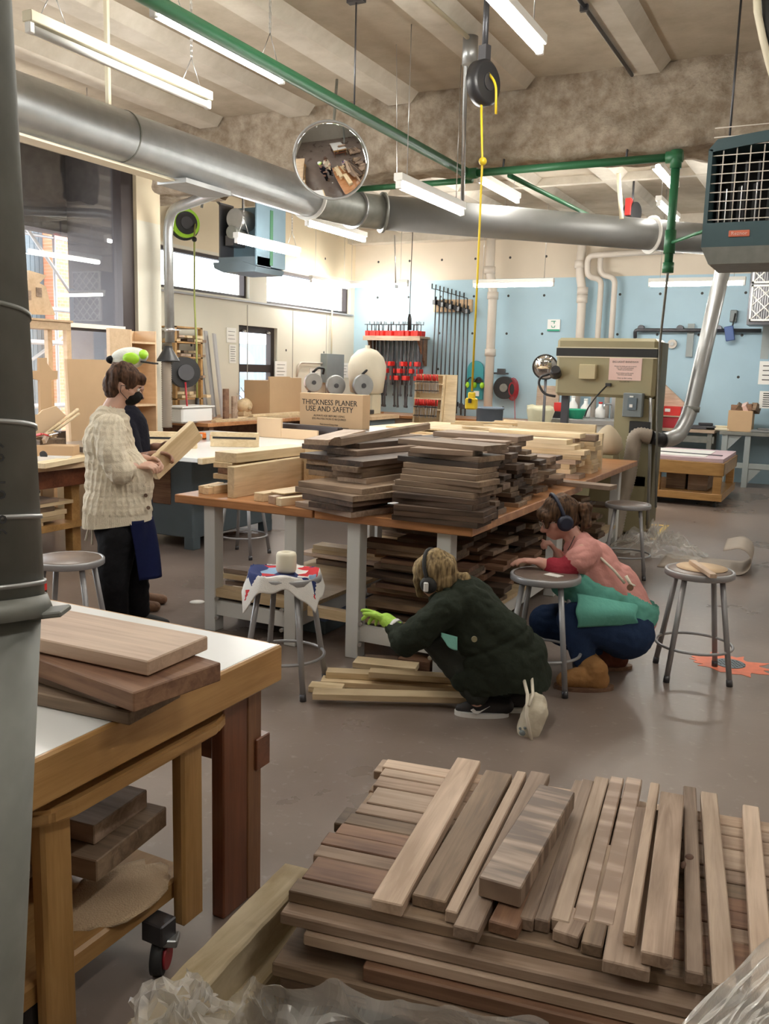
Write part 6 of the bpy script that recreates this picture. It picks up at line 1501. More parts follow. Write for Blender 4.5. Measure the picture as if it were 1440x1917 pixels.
MB().sheet(roll_f, 40, 6, .004).build('sheet', plain('kraft_paper', (.42, .36, .30), .7), rp_)
# orange spill with a floor drain
q0_ = PZ(1366, 1243, 0)
sp = MB(); rsp = random.Random(2); ang = [2*PI*i/48 for i in range(48)]
ring = []
for i, t_ in enumerate(ang):
    r = .16*(1+.35*noise.noise(Vector((math.cos(t_)*3, math.sin(t_)*3, 1)))+(.25 if i % 5 == 0 else 0)+rsp.uniform(-.08, .08)); ring.append(Vector((q0_.x+r*math.cos(t_)*1.15, q0_.y+r*math.sin(t_)*.95, .0)))
sp.prism3(ring, (0, 0, .002)); tag(sp.build('paint_ring', plain('orange_floor_paint', (.85, .22, .12), .5, var=.2, scale=25), None), 'orange sprayed paint patch on the floor around a drain under the lone stool', 'paint mark')
dr = thing('floor_drain', 'grey perforated drain plate inside the orange paint patch', 'drain', (q0_.x, q0_.y, .002)); MB().cyl((q0_.x, q0_.y, .002), (q0_.x, q0_.y, .005), .085, n=32).build('plate', M['blue_grey'], dr)
mb = MB()
for i in range(-3, 4):
    for j in range(-3, 4):
        if i*i+j*j < 11: mb.cyl((q0_.x+i*.022+(j % 2)*.011, q0_.y+j*.02, .0045), (q0_.x+i*.022+(j % 2)*.011, q0_.y+j*.02, .0056), .006, n=6)
mb.build('holes', M['ink'], dr)
# yellow tape marks
ty = MB()
def tape(p0, p1, w_=.05):
    p0 = PZ(*p0, 0); p1 = PZ(*p1, 0); d = (p1-p0).normalized(); n = Vector((-d.y, d.x, 0))*w_/2; ty.prism3([p0+n, p1+n, p1-n, p0-n], (0, 0, .0025))
tape((1208, 982), (1250, 984)); tape((1249, 983), (1222, 1010))
tag(ty.build('floor_tape', plain('yellow_tape', (.70, .48, .10), .5), None), 'yellow tape corner stuck to the floor by the band saw', 'floor tape')
q = PZ(369, 1127, 0); o = MB().lathe([(.05, 0), (.05, .002), (.001, .002)], (q.x, q.y, 0), n=20); solo(o, 'floor_sticker', 'paper', 'small round white sticker on the floor left of the work table', 'sticker')
# ================================================================ FOREGROUND BENCH, CART, PILE
FZ = .79
fb_ = thing('assembly_bench', 'white-topped bench with golden wood edging beside the camera', 'bench', (-2.05, 1.3, 0))
X1_, Y1_ = -1.40, 2.11
MB().bb((-2.75, .42, FZ-.012), (X1_-.012, Y1_-.012, FZ), bev=.001).build('laminate_top', M['laminate'], fb_)
bxs(fb_, 'edge_board', 'oak_y', ((X1_-.045, .40, FZ-.112), (X1_, Y1_, FZ-.001)), bev=.006)
bxs(fb_, 'edge_board', 'oak', ((-2.77, Y1_-.045, FZ-.112), (X1_-.045, Y1_, FZ-.001)), bev=.004)
bxs(fb_, 'edge_board', 'oak', ((-2.77, .40, FZ-.112), (X1_-.045, .445, FZ-.001)), bev=.004)
bxs(fb_, 'core', 'walnut_red', ((-2.72, .45, FZ-.09), (X1_-.05, Y1_-.05, FZ-.013)))
for x in (-1.505, -2.70):
    for y in (1.905, .50):
        l_ = bxs(fb_, 'leg', 'mahog_z', ((x, y, 0), (x+.045, y+.115, FZ-.09)), bev=.004); bxs(l_, 'leg_facing', 'mahog_lit_z', ((x, y+.117, .0), (x+.045, y+.185, FZ-.09)), bev=.003)
bxs(fb_, 'stretcher', 'mahog', ((-2.68, 2.055, .40), (-1.452, 2.125, .50)), bev=.003)
bxs(fb_, 'stretcher', 'mahog', ((-2.68, .62, .12), (-2.64, 1.9, .20)), bev=.003)
# boards on the bench
GB = 'walnut boards stacked on the white-topped bench'
def bfront(xl, yl, xr, yr, xe, ye, z, th, ln, mat, label):
    """right end corners (xr,yr)-(xe,ye) and the front-edge direction towards (xl,yl)"""
    P1 = PZ(xr, yr, z); P2 = PZ(xe, ye, z); P0 = PZ(xl, yl, z); d = (P1-P0); d.z = 0; d.normalize(); n = Vector((-d.y, d.x, 0)); wd = (P2-P1).dot(n)
    return board(P1-d*ln, P1, z, th, wd, mat, label, GB, bev=.003)
bfront(66, 1194, 277, 1238, 398, 1192, .932, .036, .75, 'walnut_plain', 'planed pale brown board on top of the bench stack')
b2 = bfront(66, 1232, 250, 1297, 390, 1233, .892, .046, .80, 'walnut_red', 'thick reddish brown board second from the top of the bench stack')
bfront(66, 1262, 218, 1310, 345, 1262, .846, .022, .78, 'walnut_rough', 'thin brown board third from the top of the bench stack')
bfront(66, 1296, 242, 1333, 345, 1283, .824, .033, .70, 'walnut_grey', 'dark grey-brown board at the bottom of the bench stack')
bt = thing('glue_bottle', 'small dark bottle with a red label and yellow cap behind the foreground duct', 'bottle', PZ(76, 1128, FZ))
q = PZ(76, 1128, FZ)
MB().lathe([(.020, 0), (.022, .004), (.022, .075), (.010, .092), (.010, .10)], q, n=20).build('bottle_body', plain('amber_plastic', (.05, .02, .015), .2), bt)
MB().lathe([(.0225, .045), (.0225, .072)], q, n=20, cap=False).build('label_band', M['red'], bt); MB().lathe([(.0225, .028), (.0225, .034)], q, n=20, cap=False).build('label_band', M['paper'], bt); MB().cyl(q+Vector((0, 0, .10)), q+Vector((0, 0, .125)), .011, n=14).build('cap', M['yellow'], bt)

# rolling cart under the bench
cx1 = -1.435
ct_ = thing('rolling_cart', 'golden wood rolling cart with a rounded push rail under the white-topped bench', 'cart', (-1.85, 1.5, 0))
def CXp(x, y): return PX(x, y, cx1)
r1 = CXp(432, 1352); r0_ = CXp(62, 1550); zr = .628
mb = MB(); yA, yB = 1.20, r1.y
outl = [(cx1-.55, yA+.02), (cx1-.02, yA+.02), (cx1+.015, yA+.06), (cx1+.02, yA+.12), (cx1+.02, yB-.08), (cx1+.0, yB-.02), (cx1-.03, yB), (cx1-.05, yB-.03), (cx1-.05, yA+.13), (cx1-.08, yA+.10), (cx1-.55, yA+.10)]
mb.prism3([(x, y, zr-.018) for x, y in outl], (0, 0, .036)); bmesh.ops.bevel(mb.bm, geom=mb.bm.edges[:], offset=.008, segments=2, affect='EDGES')
mb.build('push_rail', M['oak_y'], ct_)
for (a, b, nm) in (((145, 1600), (92, 1600), 'near'), ((388, 1500), (333, 1500), 'far')):
    y1 = CXp(*a).y; y0 = y1-.085
    bxs(ct_, 'post', 'oak_z', ((cx1-.055, y0, .09 if nm == 'far' else .06), (cx1-.012, y1, zr-.018)), bev=.008)
    bxs(ct_, 'post', 'oak', ((cx1-.78, y0, .12), (cx1-.74, y1, zr-.018)), bev=.006)
bxs(ct_, 'lower_shelf', 'oak_y', ((cx1-.78, 1.18, .155), (cx1-.056, 1.80, .215)), bev=.008)
bxs(ct_, 'side_panel', 'bench_top', ((cx1-.76, 1.20, .20), (cx1-.06, 1.215, .60)))
bxs(ct_, 'middle_rail', 'oak', ((cx1-.75, 1.74, .24), (cx1-.72, 1.79, .60)))
q = PZ(318, 1826, 0)
cs = MB().tube([(q.x-.045, q.y-.012, .048), (q.x-.018, q.y+.002, .048)], .046, 24).build('caster', M['dark_rubber'], ct_)
MB().tube([(q.x-.016, q.y+.003, .048), (q.x-.008, q.y+.006, .048)], .032, 20).build('wheel_hub', M['dkred'], cs); MB().box((q.x-.01, q.y+.01, .095), (.05, .045, .022), rz=.5, bev=.003).build('brake_tab', M['galv'], cs); MB().box((q.x-.035, q.y, .125), (.07, .06, .06), bev=.004).build('fork', M['dark_steel'], cs)
for y in (1.28,): MB().tube([(cx1-.10, y, .048), (cx1-.07, y, .048)], .046, 20).build('caster', M['dark_rubber'], ct_)
for y in (1.28, 1.66): MB().tube([(cx1-.72, y, .048), (cx1-.69, y, .048)], .046, 20).build('caster', M['dark_rubber'], ct_); MB().bb((cx1-.73, y-.03, .09), (cx1-.68, y+.03, .156)).build('fork', M['dark_steel'], ct_)
MB().bb((cx1-.12, 1.25, .09), (cx1-.06, 1.31, .156)).build('fork', M['dark_steel'], ct_)
GC = 'blanks on the rolling cart'
def cblock(c, d, rz_, mat, label): o = MB().box((0, 0, d[2]/2), d, bev=.003).build('board', M[mat], None, (0, 0, 0)); o.location = c; o.rotation_euler = (0, 0, rz_); tag(o, label, 'board', GC)
cblock((-1.98, 1.56, .216), (.30, .26, .11), .15, 'walnut_rough', 'thick brown blank lowest on the rolling cart')
cblock((-1.80, 1.60, .327), (.52, .30, .058), .12, 'walnut_grey', 'thick grey-brown blank in the middle of the rolling cart stack')
cblock((-1.80, 1.62, .386), (.42, .22, .052), .10, 'walnut_rough', 'smaller grey-brown blank on top of the rolling cart stack')
def dust(name, c, rx, ry, h, mat, label): 
    mb = MB(); n = 28; 
    rings = []
    for k in range(6):
        f = 1-k/5; rings.append([mb.bm.verts.new((c[0]+rx*f*math.cos(2*PI*i/n)*(1+.2*noise.noise(Vector((i*.9, k, 1)))), c[1]+ry*f*math.sin(2*PI*i/n)*(1+.2*noise.noise(Vector((i*.7, k, 4)))), c[2]+h*(1-f*f))) for i in range(n)])
    mb.skin_rings(rings, True); o = tag(mb.build(name, mat, None), label, 'sawdust'); o['kind'] = 'stuff'
dust('sawdust', (-1.58, 1.60, .2152), .12, .17, .004, plain('sawdust_tan', (.62, .46, .30), .95, bump=.5, bscale=200), 'pale sawdust drifted over the shelf of the rolling cart')

# ---- timber skids beside the pile
def skid(p0, p1, w_, z0, z1, label):
    p0 = Vector(p0); p1 = Vector(p1); d = p1-p0; L_ = d.length; n = int(L_/.03); mb = MB(); g = []
    d.normalize(); s_ = Vector((-d.y, d.x, 0))
    for i in range(n+1):
        c = p0+d*(L_*i/n); rg_ = []
        for (a, z) in ((-1, z0), (-.5, z0), (.5, z0), (1, z0), (1.02, (z0+z1)/2), (1, z1-.006), (.9, z1), (.3, z1), (-.3, z1), (-.9, z1), (-1, z1-.006), (-1.02, (z0+z1)/2)):
            p = c+s_*(a*w_/2)+Vector((0, 0, z)); o = noise.noise_vector(p*14)*.004+noise.noise_vector(p*45)*.0015
            if z == z0: o.z = 0
            rg_.append(mb.bm.verts.new(p+o))
        g.append(rg_)
    mb.skin_rings(g, True, smooth=False); return solo(mb, 'timber_skid', wood('skid_'+label[:4], (.42, .33, .19), (.72, .62, .44), .8, vary=.05, stain=(.30, .22, .13), grain=9, ax=1), label, 'timber')
a = PZ(558, 1622, .22); b = PZ(340, 1900, .22)
skid((a.x, a.y, 0), (b.x-.0, b.y-.6, 0), .093, .121, .22, 'worn pale timber skid running alongside the foreground board pile')
lo = skid((a.x+.05, a.y-.02, 0), (b.x+.05, b.y-.6, 0), .085, .0, .12, 'dark-sided lower timber under the worn pale skid')
# ---- the pile
def c3(x, y): return 480+x/3.0, 1380+y/3.0
def c3r(x, y): return 960+x/3.0, 1420+y/3.0
def c15(x, y): return 480+x/1.5, 1380+y/1.5
PANG = R(9.2); pd_ = Vector((math.cos(PANG), math.sin(PANG), 0)); pn_ = Vector((-pd_.y, pd_.x, 0))
pal = thing('pallet', 'low wooden pallet under the foreground board pile', 'pallet', (-.45, 2.0, 0))
o0 = Vector((-1.05, 1.66, 0))
def pbox(u0, u1, v0, v1, z0, z1, nm, mt='scrap'):
    c = o0+pd_*((u0+u1)/2)+pn_*((v0+v1)/2); MB().box((c.x, c.y, (z0+z1)/2), (u1-u0, v1-v0, z1-z0), rz=PANG, bev=.002).build(nm, M[mt], pal)
for u in (.04, .55, 1.10): pbox(u, u+.09, 0, .78, .0, .15, 'stringer')
for k in range(6): pbox(0, 1.25, .02+.13*k, .12+.13*k, .15, .168, 'deck_board')
CT = .40
GPL = 'cross boards in the top layer of the foreground pile'
ed = [(180, 860), (255, 785), (318, 655), (360, 592), (440, 530), (490, 470), (555, 412), (618, 362), (655, 268), (693, 212), (705, 168), (735, 122)]
mts = ['walnut_grey', 'walnut_red', 'walnut_rough', 'walnut_red', 'walnut_red', 'walnut_grey', 'walnut_rough', 'walnut_pale', 'walnut_rough', 'walnut_pale', 'walnut_pale']
for i in range(11):
    p = PZ(*c3(*ed[i]), CT-.02); q = PZ(*c3(*ed[i+1]), CT-.02); wd = max(.03, (q-p).dot(pn_)-.004)
    dz = (.0, 0, -.001, 0, -.003, -.004, -.002, 0, .001, .002, .003)[i]
    board(p, p+pd_*(1.25+.03*(i % 3)), CT-.02+dz-.0005, .0295+dz*0, wd, mts[i], 'top-layer cross board of the foreground pile, %s row back' % (ORD[i] if i else 'first'), GPL, bev=.0025)
ZL = CT-.02
front = [(130, 985, .0295, .14, 'walnut_rough', 1.30, 'upper long board stepping out at the camera side of the pile'), (262, 1100, .032, .14, 'walnut_pale', 1.20, 'pale board second down at the camera side of the pile'),
         (595, 1285, .04, .15, 'walnut_red', 1.05, 'reddish board third down at the camera side of the pile'), (85, 1265, .035, .20, 'walnut_grey', 1.30, 'dusty dark board fourth down poking out to the skid side'), (130, 1345, .03, .20, 'walnut_rough', 1.2, 'lowest board at the camera side of the pile')]
z = ZL-.030; fy = []
for i, (x, y, th, dp, mt, ln, lbx) in enumerate(front):
    p = PZ(*c3(x, y), z); board(p, p+pd_*ln, z-.0005, th-.001, dp, mt, lbx, 'long boards at the camera side of the pile', bev=.004)
    fy.append((z, th, p)); z -= th
rp5 = random.Random(8)
z = ZL-.030
for k in range(5):
    th = front[k][2]; p = fy[k][2]
    v0 = (p-o0).dot(pn_)+front[k][3]+.006; v = v0; j = 0
    while v < .72:
        wd = rp5.uniform(.08, .13); u = rp5.uniform(-.045, .03) if j else 0
        q = o0+pd_*u+pn_*v
        board(q, q+pd_*1.22, z-.0005, th-.001, wd, rp5.choice(('walnut_rough', 'walnut_grey', 'walnut_pale', 'scrap')), 'inner board, %s layer under the top of the foreground pile, %s row back' % (ORD[k].replace('lowest', 'first'), ORD[j].replace('lowest', 'first')), 'inner boards of the foreground pile', bev=.0025)
        v += wd+.006; j += 1
    z -= th
zbase = z
if zbase > .169:
    for u in (.1, .6, 1.1):
        c = o0+pd_*u+pn_*.38; solo(MB().box((c.x, c.y, (zbase+.169)/2), (.09, .72, zbase-.169-.001), rz=PANG), 'spacer_block', 'scrap', 'spacer batten between pallet and boards, %s along' % {.1: 'nearest the skid', .6: 'middle', 1.1: 'farthest from the skid'}[u], 'batten')
# ---- lengthwise boards on top
GT = 'lengthwise boards on top of the foreground pile'
def top_board(NL, NR, FL, z, th, mat, label, cf=c15, tilt=0.0):
    a = PZ(*cf(*NL), z); b = PZ(*cf(*NR), z); f = PZ(*cf(*FL), z); d = f-a; d.z = 0; L_ = d.length; d.normalize(); s_ = Vector((d.y, -d.x, 0)); wd = (b-a).dot(s_)
    c = (a+s_*wd/2)+d*L_/2
    me = bpy.data.meshes.new('board'); mb = MB(); mb.box((0, 0, th/2), (L_, wd, th), bev=.003)
    mb.bm.to_mesh(me); mb.bm.free(); me.materials.append(M[mat]); o = bpy.data.objects.new('board', me); COL.objects.link(o); o.location = (c.x, c.y, z-th); o.rotation_euler = (0, tilt, math.atan2(d.y, d.x)); return tag(o, label, 'board', GT)
LB_ = ZL; t1 = .031
def rb(x, y): return ((x/3.0+480), (y/3.0+40))   # right crop to the common 1.5 frame
def cr3(x, y): return (960+x/3.0, 1420+y/3.0)
top_board((322, 453), (412, 468), (565, 55), LB_+t1, t1-.001, 'walnut_pale', 'long pale board, first from the skid side of the lengthwise boards')
top_board((437, 440), (535, 458), (645, 90), LB_+t1, t1-.001, 'walnut_grey', 'wide grey-brown board, second from the skid side of the lengthwise boards')
top_board((530, 485), (566, 491), (733, 93), LB_+t1, t1-.001, 'walnut_pale', 'narrow tan board tucked under a longer neighbour, third from the skid side')
top_board((553, 528), (626, 543), (772, 93), LB_+t1, t1-.001, 'walnut_rough', 'tan board sticking out farthest beside the dark slab')
top_board((652, 515), (738, 530), (800, 240), LB_+t1-.001, t1-.003, 'walnut_red', 'reddish board mostly hidden under the dark slab')
top_board((737, 505), (778, 514), (895, 118), LB_+t1, t1-.001, 'walnut_rough', 'tan board, first right after the dark slab')
top_board((780, 508), (824, 516), (916, 116), LB_+t1+.001, t1, 'walnut_rough', 'tan board, second after the dark slab')
top_board((827, 508), (880, 517), (952, 108), LB_+t1, t1-.001, 'walnut_pale', 'pale cream board between tan and figured boards')
top_board((888, 508), (938, 517), (996, 108), LB_+t1, t1-.001, 'walnut_grey', 'rippled brown board, nearer the dark slab of the rippled pair')
top_board((945, 515), (1005, 526), (1040, 110), LB_+t1, t1-.001, 'walnut_rough', 'rippled brown board, farther from the dark slab of the rippled pair')
top_board((912, 575), (972, 590), (985, 300), LB_+.029, .028, 'walnut_grey', 'short grey end poking out below the rippled pair')
top_board((972, 625), (1107, 645), (1050, 190), LB_+.030, .029, 'walnut_rough', 'wide grey-brown board under the thick dusty board')
top_board((832, 540), (910, 553), (872, 470), LB_+.028, .027, 'walnut_rough', 'short tan end poking out below the cream board')
top_board((1030, 546), (1066, 552), (1107, 125), LB_+t1*2+.001, t1, 'walnut_pale', 'narrow pale-faced stick riding on top of its neighbours')
top_board((1080, 600), (1172, 612), (1136, 150), LB_+t1*2, t1-.001, 'walnut_rough', 'thick dusty brown board beside the narrow pale stick')
top_board((1205, 655), (1257, 662), (1200, 135), LB_+t1, t1-.001, 'walnut_rough', 'narrow board with a dark knot and bark flaw')
top_board((1283, 690), (1352, 704), (1248, 150), LB_+t1, t1-.001, 'walnut_pale', 'creamy board second from the right end of the lengthwise boards')
top_board((1395, 712), (1462, 722), (1366, 187), LB_+t1, t1-.001, 'walnut_pale', 'pale board last at the right end of the pile')
# the thick dark slab
sl = top_board((625, 388), (755, 402), (795, 138), LB_+t1+.056, .050, 'walnut', 'thick dark slab with pale planer marks lying askew on the boards')
def slab_mat(name='planed_dark_slab', ca=(.13, .085, .06), cb=(.42, .31, .23), rz=.25, sx=26):
    m, nt, b = nodes(name); L = nt.links.new; tc = N(nt, 'ShaderNodeTexCoord')
    mp = N(nt, 'ShaderNodeMapping'); mp.inputs['Scale'].default_value = (sx, 3, 3); mp.inputs['Rotation'].default_value = (0, 0, rz); L(tc.outputs['Object'], mp.inputs['Vector'])
    nz = N(nt, 'ShaderNodeTexNoise'); nz.inputs['Scale'].default_value = 1.2; nz.inputs['Detail'].default_value = 4; L(mp.outputs[0], nz.inputs['Vector'])
    cr = N(nt, 'ShaderNodeValToRGB'); e = cr.color_ramp.elements; e[0].position = .42; e[0].color = c4(ca); e[1].position = .66; e[1].color = c4(cb); L(nz.outputs['Fac'], cr.inputs[0]); L(cr.outputs[0], b.inputs['Base Color']); b.inputs['Roughness'].default_value = .42
    return m
sl.data.materials.clear(); sl.data.materials.append(slab_mat()); sl.rotation_euler.y = R(-1.2); sl.location.z += .003
rip = slab_mat('rippled_walnut', (.27, .18, .125), (.52, .39, .30), .5, 13)
for o in list(bpy.data.objects):
    if str(o.get('label', '')).startswith('rippled brown'): o.data.materials.clear(); o.data.materials.append(rip)
    if 'dark knot' in str(o.get('label', '')):
        kx = MB(); q = PZ(480+1217/1.5, 1380+335/1.5, o.location.z+t1); kx.sphere((q.x, q.y, q.z-.002), .011, 12, (1.0, 1.5, .35)); kx.sphere((q.x-.008, q.y-.045, q.z-.002), .009, 12, (.8, 2.2, .3)); kx.build('knot', plain('bark_knot', (.10, .045, .025), .7, var=.4, scale=60), o)
# ---- plastic film
tp = [(330, 1925), (430, 1890), (468, 1815), (520, 1835), (620, 1850), (760, 1872), (900, 1892), (1030, 1925)]
def film_f(u, v):
    k = u*(len(tp)-1); i = min(len(tp)-2, int(k)); f = k-i
    x = tp[i][0]*(1-f)+tp[i+1][0]*f; y = tp[i][1]*(1-f)+tp[i+1][1]*f
    p = PY(x, y, 1.36+.10*u); q = Vector((p.x, p.y-.10*v, p.z*(1-v)))
    n_ = noise.noise_vector(Vector((u*9, v*6, 1)))*.034+noise.noise_vector(Vector((u*24, v*12, 5)))*.008
    q += n_; q.z = max(.003, q.z); return q
fl = MB().sheet(film_f, 90, 34)
for f in fl.bm.faces: f.smooth = False
M['film2'] = plastic_mat('wrap_film', (.88, .86, .82), .50, .10)
tag(fl.build('plastic_wrap', M['film2'], None), 'clear plastic wrap bunched along the bottom of the foreground pile', 'plastic wrap')
cr_p = PZ(345, 1900, .24)
crumple('plastic_wrap', (cr_p.x, cr_p.y, .225), .10, .11, .045, 'tuft of clear plastic wrap crumpled over the pale timber skid', 'plastic wrap', M['film2'], 9, res=24)
def film2_f(u, v):
    a = PZ(1445, 1755, .47); b = PZ(1275, 1925, .42); c = PZ(1450, 1900, .45)
    e = a*(1-u)+b*u; p = e*(1-v)+(c+(b-a)*.25*u)*v
    return p+noise.noise_vector(Vector((u*3, v*22, 2)))*.010+Vector((0, 0, .012*math.sin(v*30)*(1-v)))
f2 = MB().sheet(film2_f, 24, 60)
for f in f2.bm.faces: f.smooth = False
tag(f2.build('plastic_wrap', M['film2'], None), 'stretched clear plastic wrap over the right end of the foreground pile', 'plastic wrap')
# ================================================================ PEOPLE
def cap_geo(bm, p0, p1, r0, r1, n=14):
    """closed round-ended cone between two points"""
    p0 = Vector(p0); p1 = Vector(p1); d = p1-p0
    t = d.normalized() if d.length > 1e-6 else Vector((0, 0, 1)); x = t.orthogonal().normalized(); y = t.cross(x); rings = []
    for k in range(1, 5): a = -PI/2+PI/2*k/4; rings.append((p0+t*(r0*math.sin(a)), r0*math.cos(a)))
    for k in range(0, 4): a = PI/2*k/4; rings.append((p1+t*(r1*math.sin(a)), r1*math.cos(a)))
    vs = [[bm.verts.new(c+x*(r*math.cos(2*PI*i/n))+y*(r*math.sin(2*PI*i/n))) for i in range(n)] for c, r in rings]
    for a, b in zip(vs, vs[1:]):
        for i in range(n): bm.faces.new((a[i], a[(i+1) % n], b[(i+1) % n], b[i]))
    s0 = bm.verts.new(p0-t*r0); s1 = bm.verts.new(p1+t*r1)
    for i in range(n): bm.faces.new((s0, vs[0][(i+1) % n], vs[0][i])); bm.faces.new((s1, vs[-1][i], vs[-1][(i+1) % n]))
def blob(name, parts, mat, parent, vox=.008, smooth=6, disp=None, cut=None):
    """one continuous surface fused from round-ended limbs and ellipsoids"""
    bm = bmesh.new()
    for p in parts:
        if p[0] == 'c': cap_geo(bm, p[1], p[2], p[3], p[4])
        else:
            g = bmesh.ops.create_uvsphere(bm, u_segments=24, v_segments=14, radius=1.0)
            c, r, X_, Z_ = p[1], p[2], (p[3] if len(p) > 3 else (1, 0, 0)), (p[4] if len(p) > 4 else (0, 0, 1))
            z = Vector(Z_).normalized(); x = Vector(X_); x = (x-z*x.dot(z)).normalized(); y = z.cross(x)
            for v in g['verts']: v.co = Vector(c)+x*(v.co.x*r[0])+y*(v.co.y*r[1])+z*(v.co.z*r[2])
    bmesh.ops.recalc_face_normals(bm, faces=bm.faces[:])
    me = bpy.data.meshes.new(name); bm.to_mesh(me); bm.free()
    o = bpy.data.objects.new(name, me); COL.objects.link(o)
    m = o.modifiers.new('r', 'REMESH'); m.mode = 'VOXEL'; m.voxel_size = vox; m.use_smooth_shade = True
    s = o.modifiers.new('s', 'SMOOTH'); s.iterations = smooth; s.factor = .5
    dg = bpy.context.evaluated_depsgraph_get(); m2 = bpy.data.meshes.new_from_object(o.evaluated_get(dg)); bpy.data.objects.remove(o); bpy.data.meshes.remove(me)
    bm = bmesh.new(); bm.from_mesh(m2); bm.normal_update()
    if disp:
        for v, d in [(v, disp(v.co, v.normal)) for v in bm.verts]: v.co = v.co+v.normal*d
    if isinstance(cut, tuple): bmesh.ops.bisect_plane(bm, geom=bm.verts[:]+bm.edges[:]+bm.faces[:], plane_co=cut[0], plane_no=cut[1], clear_inner=True)
    elif cut: bmesh.ops.delete(bm, geom=[v for v in bm.verts if cut(v.co)], context='VERTS')
    inv = PM(parent).inverted()
    for v in bm.verts: v.co = inv @ v.co
    for f in bm.faces: f.smooth = True
    bm.to_mesh(m2); bm.free(); m2.name = name; m2.materials.clear()
    for q in (mat if isinstance(mat, (list, tuple)) else [mat]): m2.materials.append(q)
    r = bpy.data.objects.new(name, m2); COL.objects.link(r); r.parent = parent; return r
def limb(*pr):
    """chain of (point, radius)"""
    return [('c', a[0], b[0], a[1], b[1]) for a, b in zip(pr, pr[1:])]
def hand(wrist, d, pn, ts, curl=(.35, .55, .4), s=1.0, spread=0.0, thumb=.3, rs=1.0):
    wrist = Vector(wrist); d = Vector(d).normalized(); pn = Vector(pn); pn = (pn-d*pn.dot(d)).normalized(); ts = Vector(ts); ts = (ts-d*ts.dot(d)-pn*ts.dot(pn)).normalized()
    P = [('c', wrist-d*.03*s, wrist, .025*s, .024*s)]
    for off, ln, r, k in ((.030, .070, .0088, 0), (.010, .078, .0090, 1), (-.010, .072, .0086, 2), (-.029, .056, .0078, 3)):
        b = wrist+d*(.088-.006*abs(k-1))*s+ts*off*s
        P.append(('c', wrist+ts*off*.55*s+d*.012*s, b, .0155*s, .0115*s*rs))
        a = 0; p = b
        for fr_, c in zip((.45, .30, .25), curl):
            a += c if not isinstance(c, (tuple, list)) else c[k]
            dd = (d*math.cos(a)+pn*math.sin(a)+ts*(off*spread)).normalized(); q = p+dd*ln*fr_*s
            P.append(('c', p, q, r*s*rs*(1.06 if p is b else .98), r*s*rs*.93)); p = q
    t0 = wrist+d*.028*s+ts*.018*s; t1 = t0+(d*.62+ts*.75+pn*thumb*.4).normalized()*.042*s; t2 = t1+(d*.80+ts*.35+pn*thumb).normalized()*.032*s; t3 = t2+(d*.85+ts*.1+pn*thumb*1.3).normalized()*.026*s
    P += limb((t0, .0150*s), (t1, .0120*s), (t2, .0102*s), (t3, .0085*s))
    return P
def fabric(name, c, rough=.85, var=.12, scale=14, bump=.25, bscale=70):
    m = plain(name, c, rough, var=var, scale=scale, bump=bump, bscale=bscale); m.node_tree.nodes['Principled BSDF'].inputs['Specular IOR Level'].default_value = .15; return m
def skin_mat(name, c):
    m, nt, b = nodes(name); b.inputs['Base Color'].default_value = c4(c); b.inputs['Roughness'].default_value = .5
    b.inputs['Subsurface Weight'].default_value = .12; b.inputs['Subsurface Radius'].default_value = (.02, .008, .005); return m
def hair_mat(name, c1, c2):
    m, nt, b = nodes(name); L = nt.links.new; tc = N(nt, 'ShaderNodeTexCoord'); mp = N(nt, 'ShaderNodeMapping'); mp.inputs['Scale'].default_value = (60, 60, 9); L(tc.outputs['Object'], mp.inputs['Vector'])
    nz = N(nt, 'ShaderNodeTexNoise'); nz.inputs['Scale'].default_value = 1.2; nz.inputs['Detail'].default_value = 4; L(mp.outputs[0], nz.inputs['Vector'])
    mx = N(nt, 'ShaderNodeMix', data_type='RGBA'); mr = N(nt, 'ShaderNodeMapRange'); mr.inputs[1].default_value = .35; mr.inputs[2].default_value = .65; L(nz.outputs['Fac'], mr.inputs[0]); L(mr.outputs[0], mx.inputs[0]); mx.inputs[6].default_value = c4(c1); mx.inputs[7].default_value = c4(c2)
    L(mx.outputs[2], b.inputs['Base Color']); b.inputs['Roughness'].default_value = .7; b.inputs['Specular IOR Level'].default_value = .25
    bp = N(nt, 'ShaderNodeBump'); bp.inputs['Strength'].default_value = .6; bp.inputs['Distance'].default_value = .006; L(nz.outputs['Fac'], bp.inputs['Height']); L(bp.outputs['Normal'], b.inputs['Normal']); return m
SK1 = skin_mat('pale_skin', (.62, .38, .29)); SK2 = skin_mat('brown_skin', (.30, .16, .11)); SK3 = skin_mat('rosy_skin', (.66, .36, .29))
H = Vector((rr.x, rr.y, 0)).normalized()      # horizontal direction across the view: the people stand side-on to it
T_ = Vector((-H.y, H.x, 0))                   # away from the viewer
UP = Vector((0, 0, 1))
def wrinkle(a1=.006, f1=9, a2=.003, f2=26, seed=0):
    def f(p, n):
        q = p*f1+Vector((seed, 0, 0)); return a1*noise.noise(Vector((q.x, q.y, q.z*.6)))+a2*(abs(noise.noise(p*f2))-.25)*2
    return f
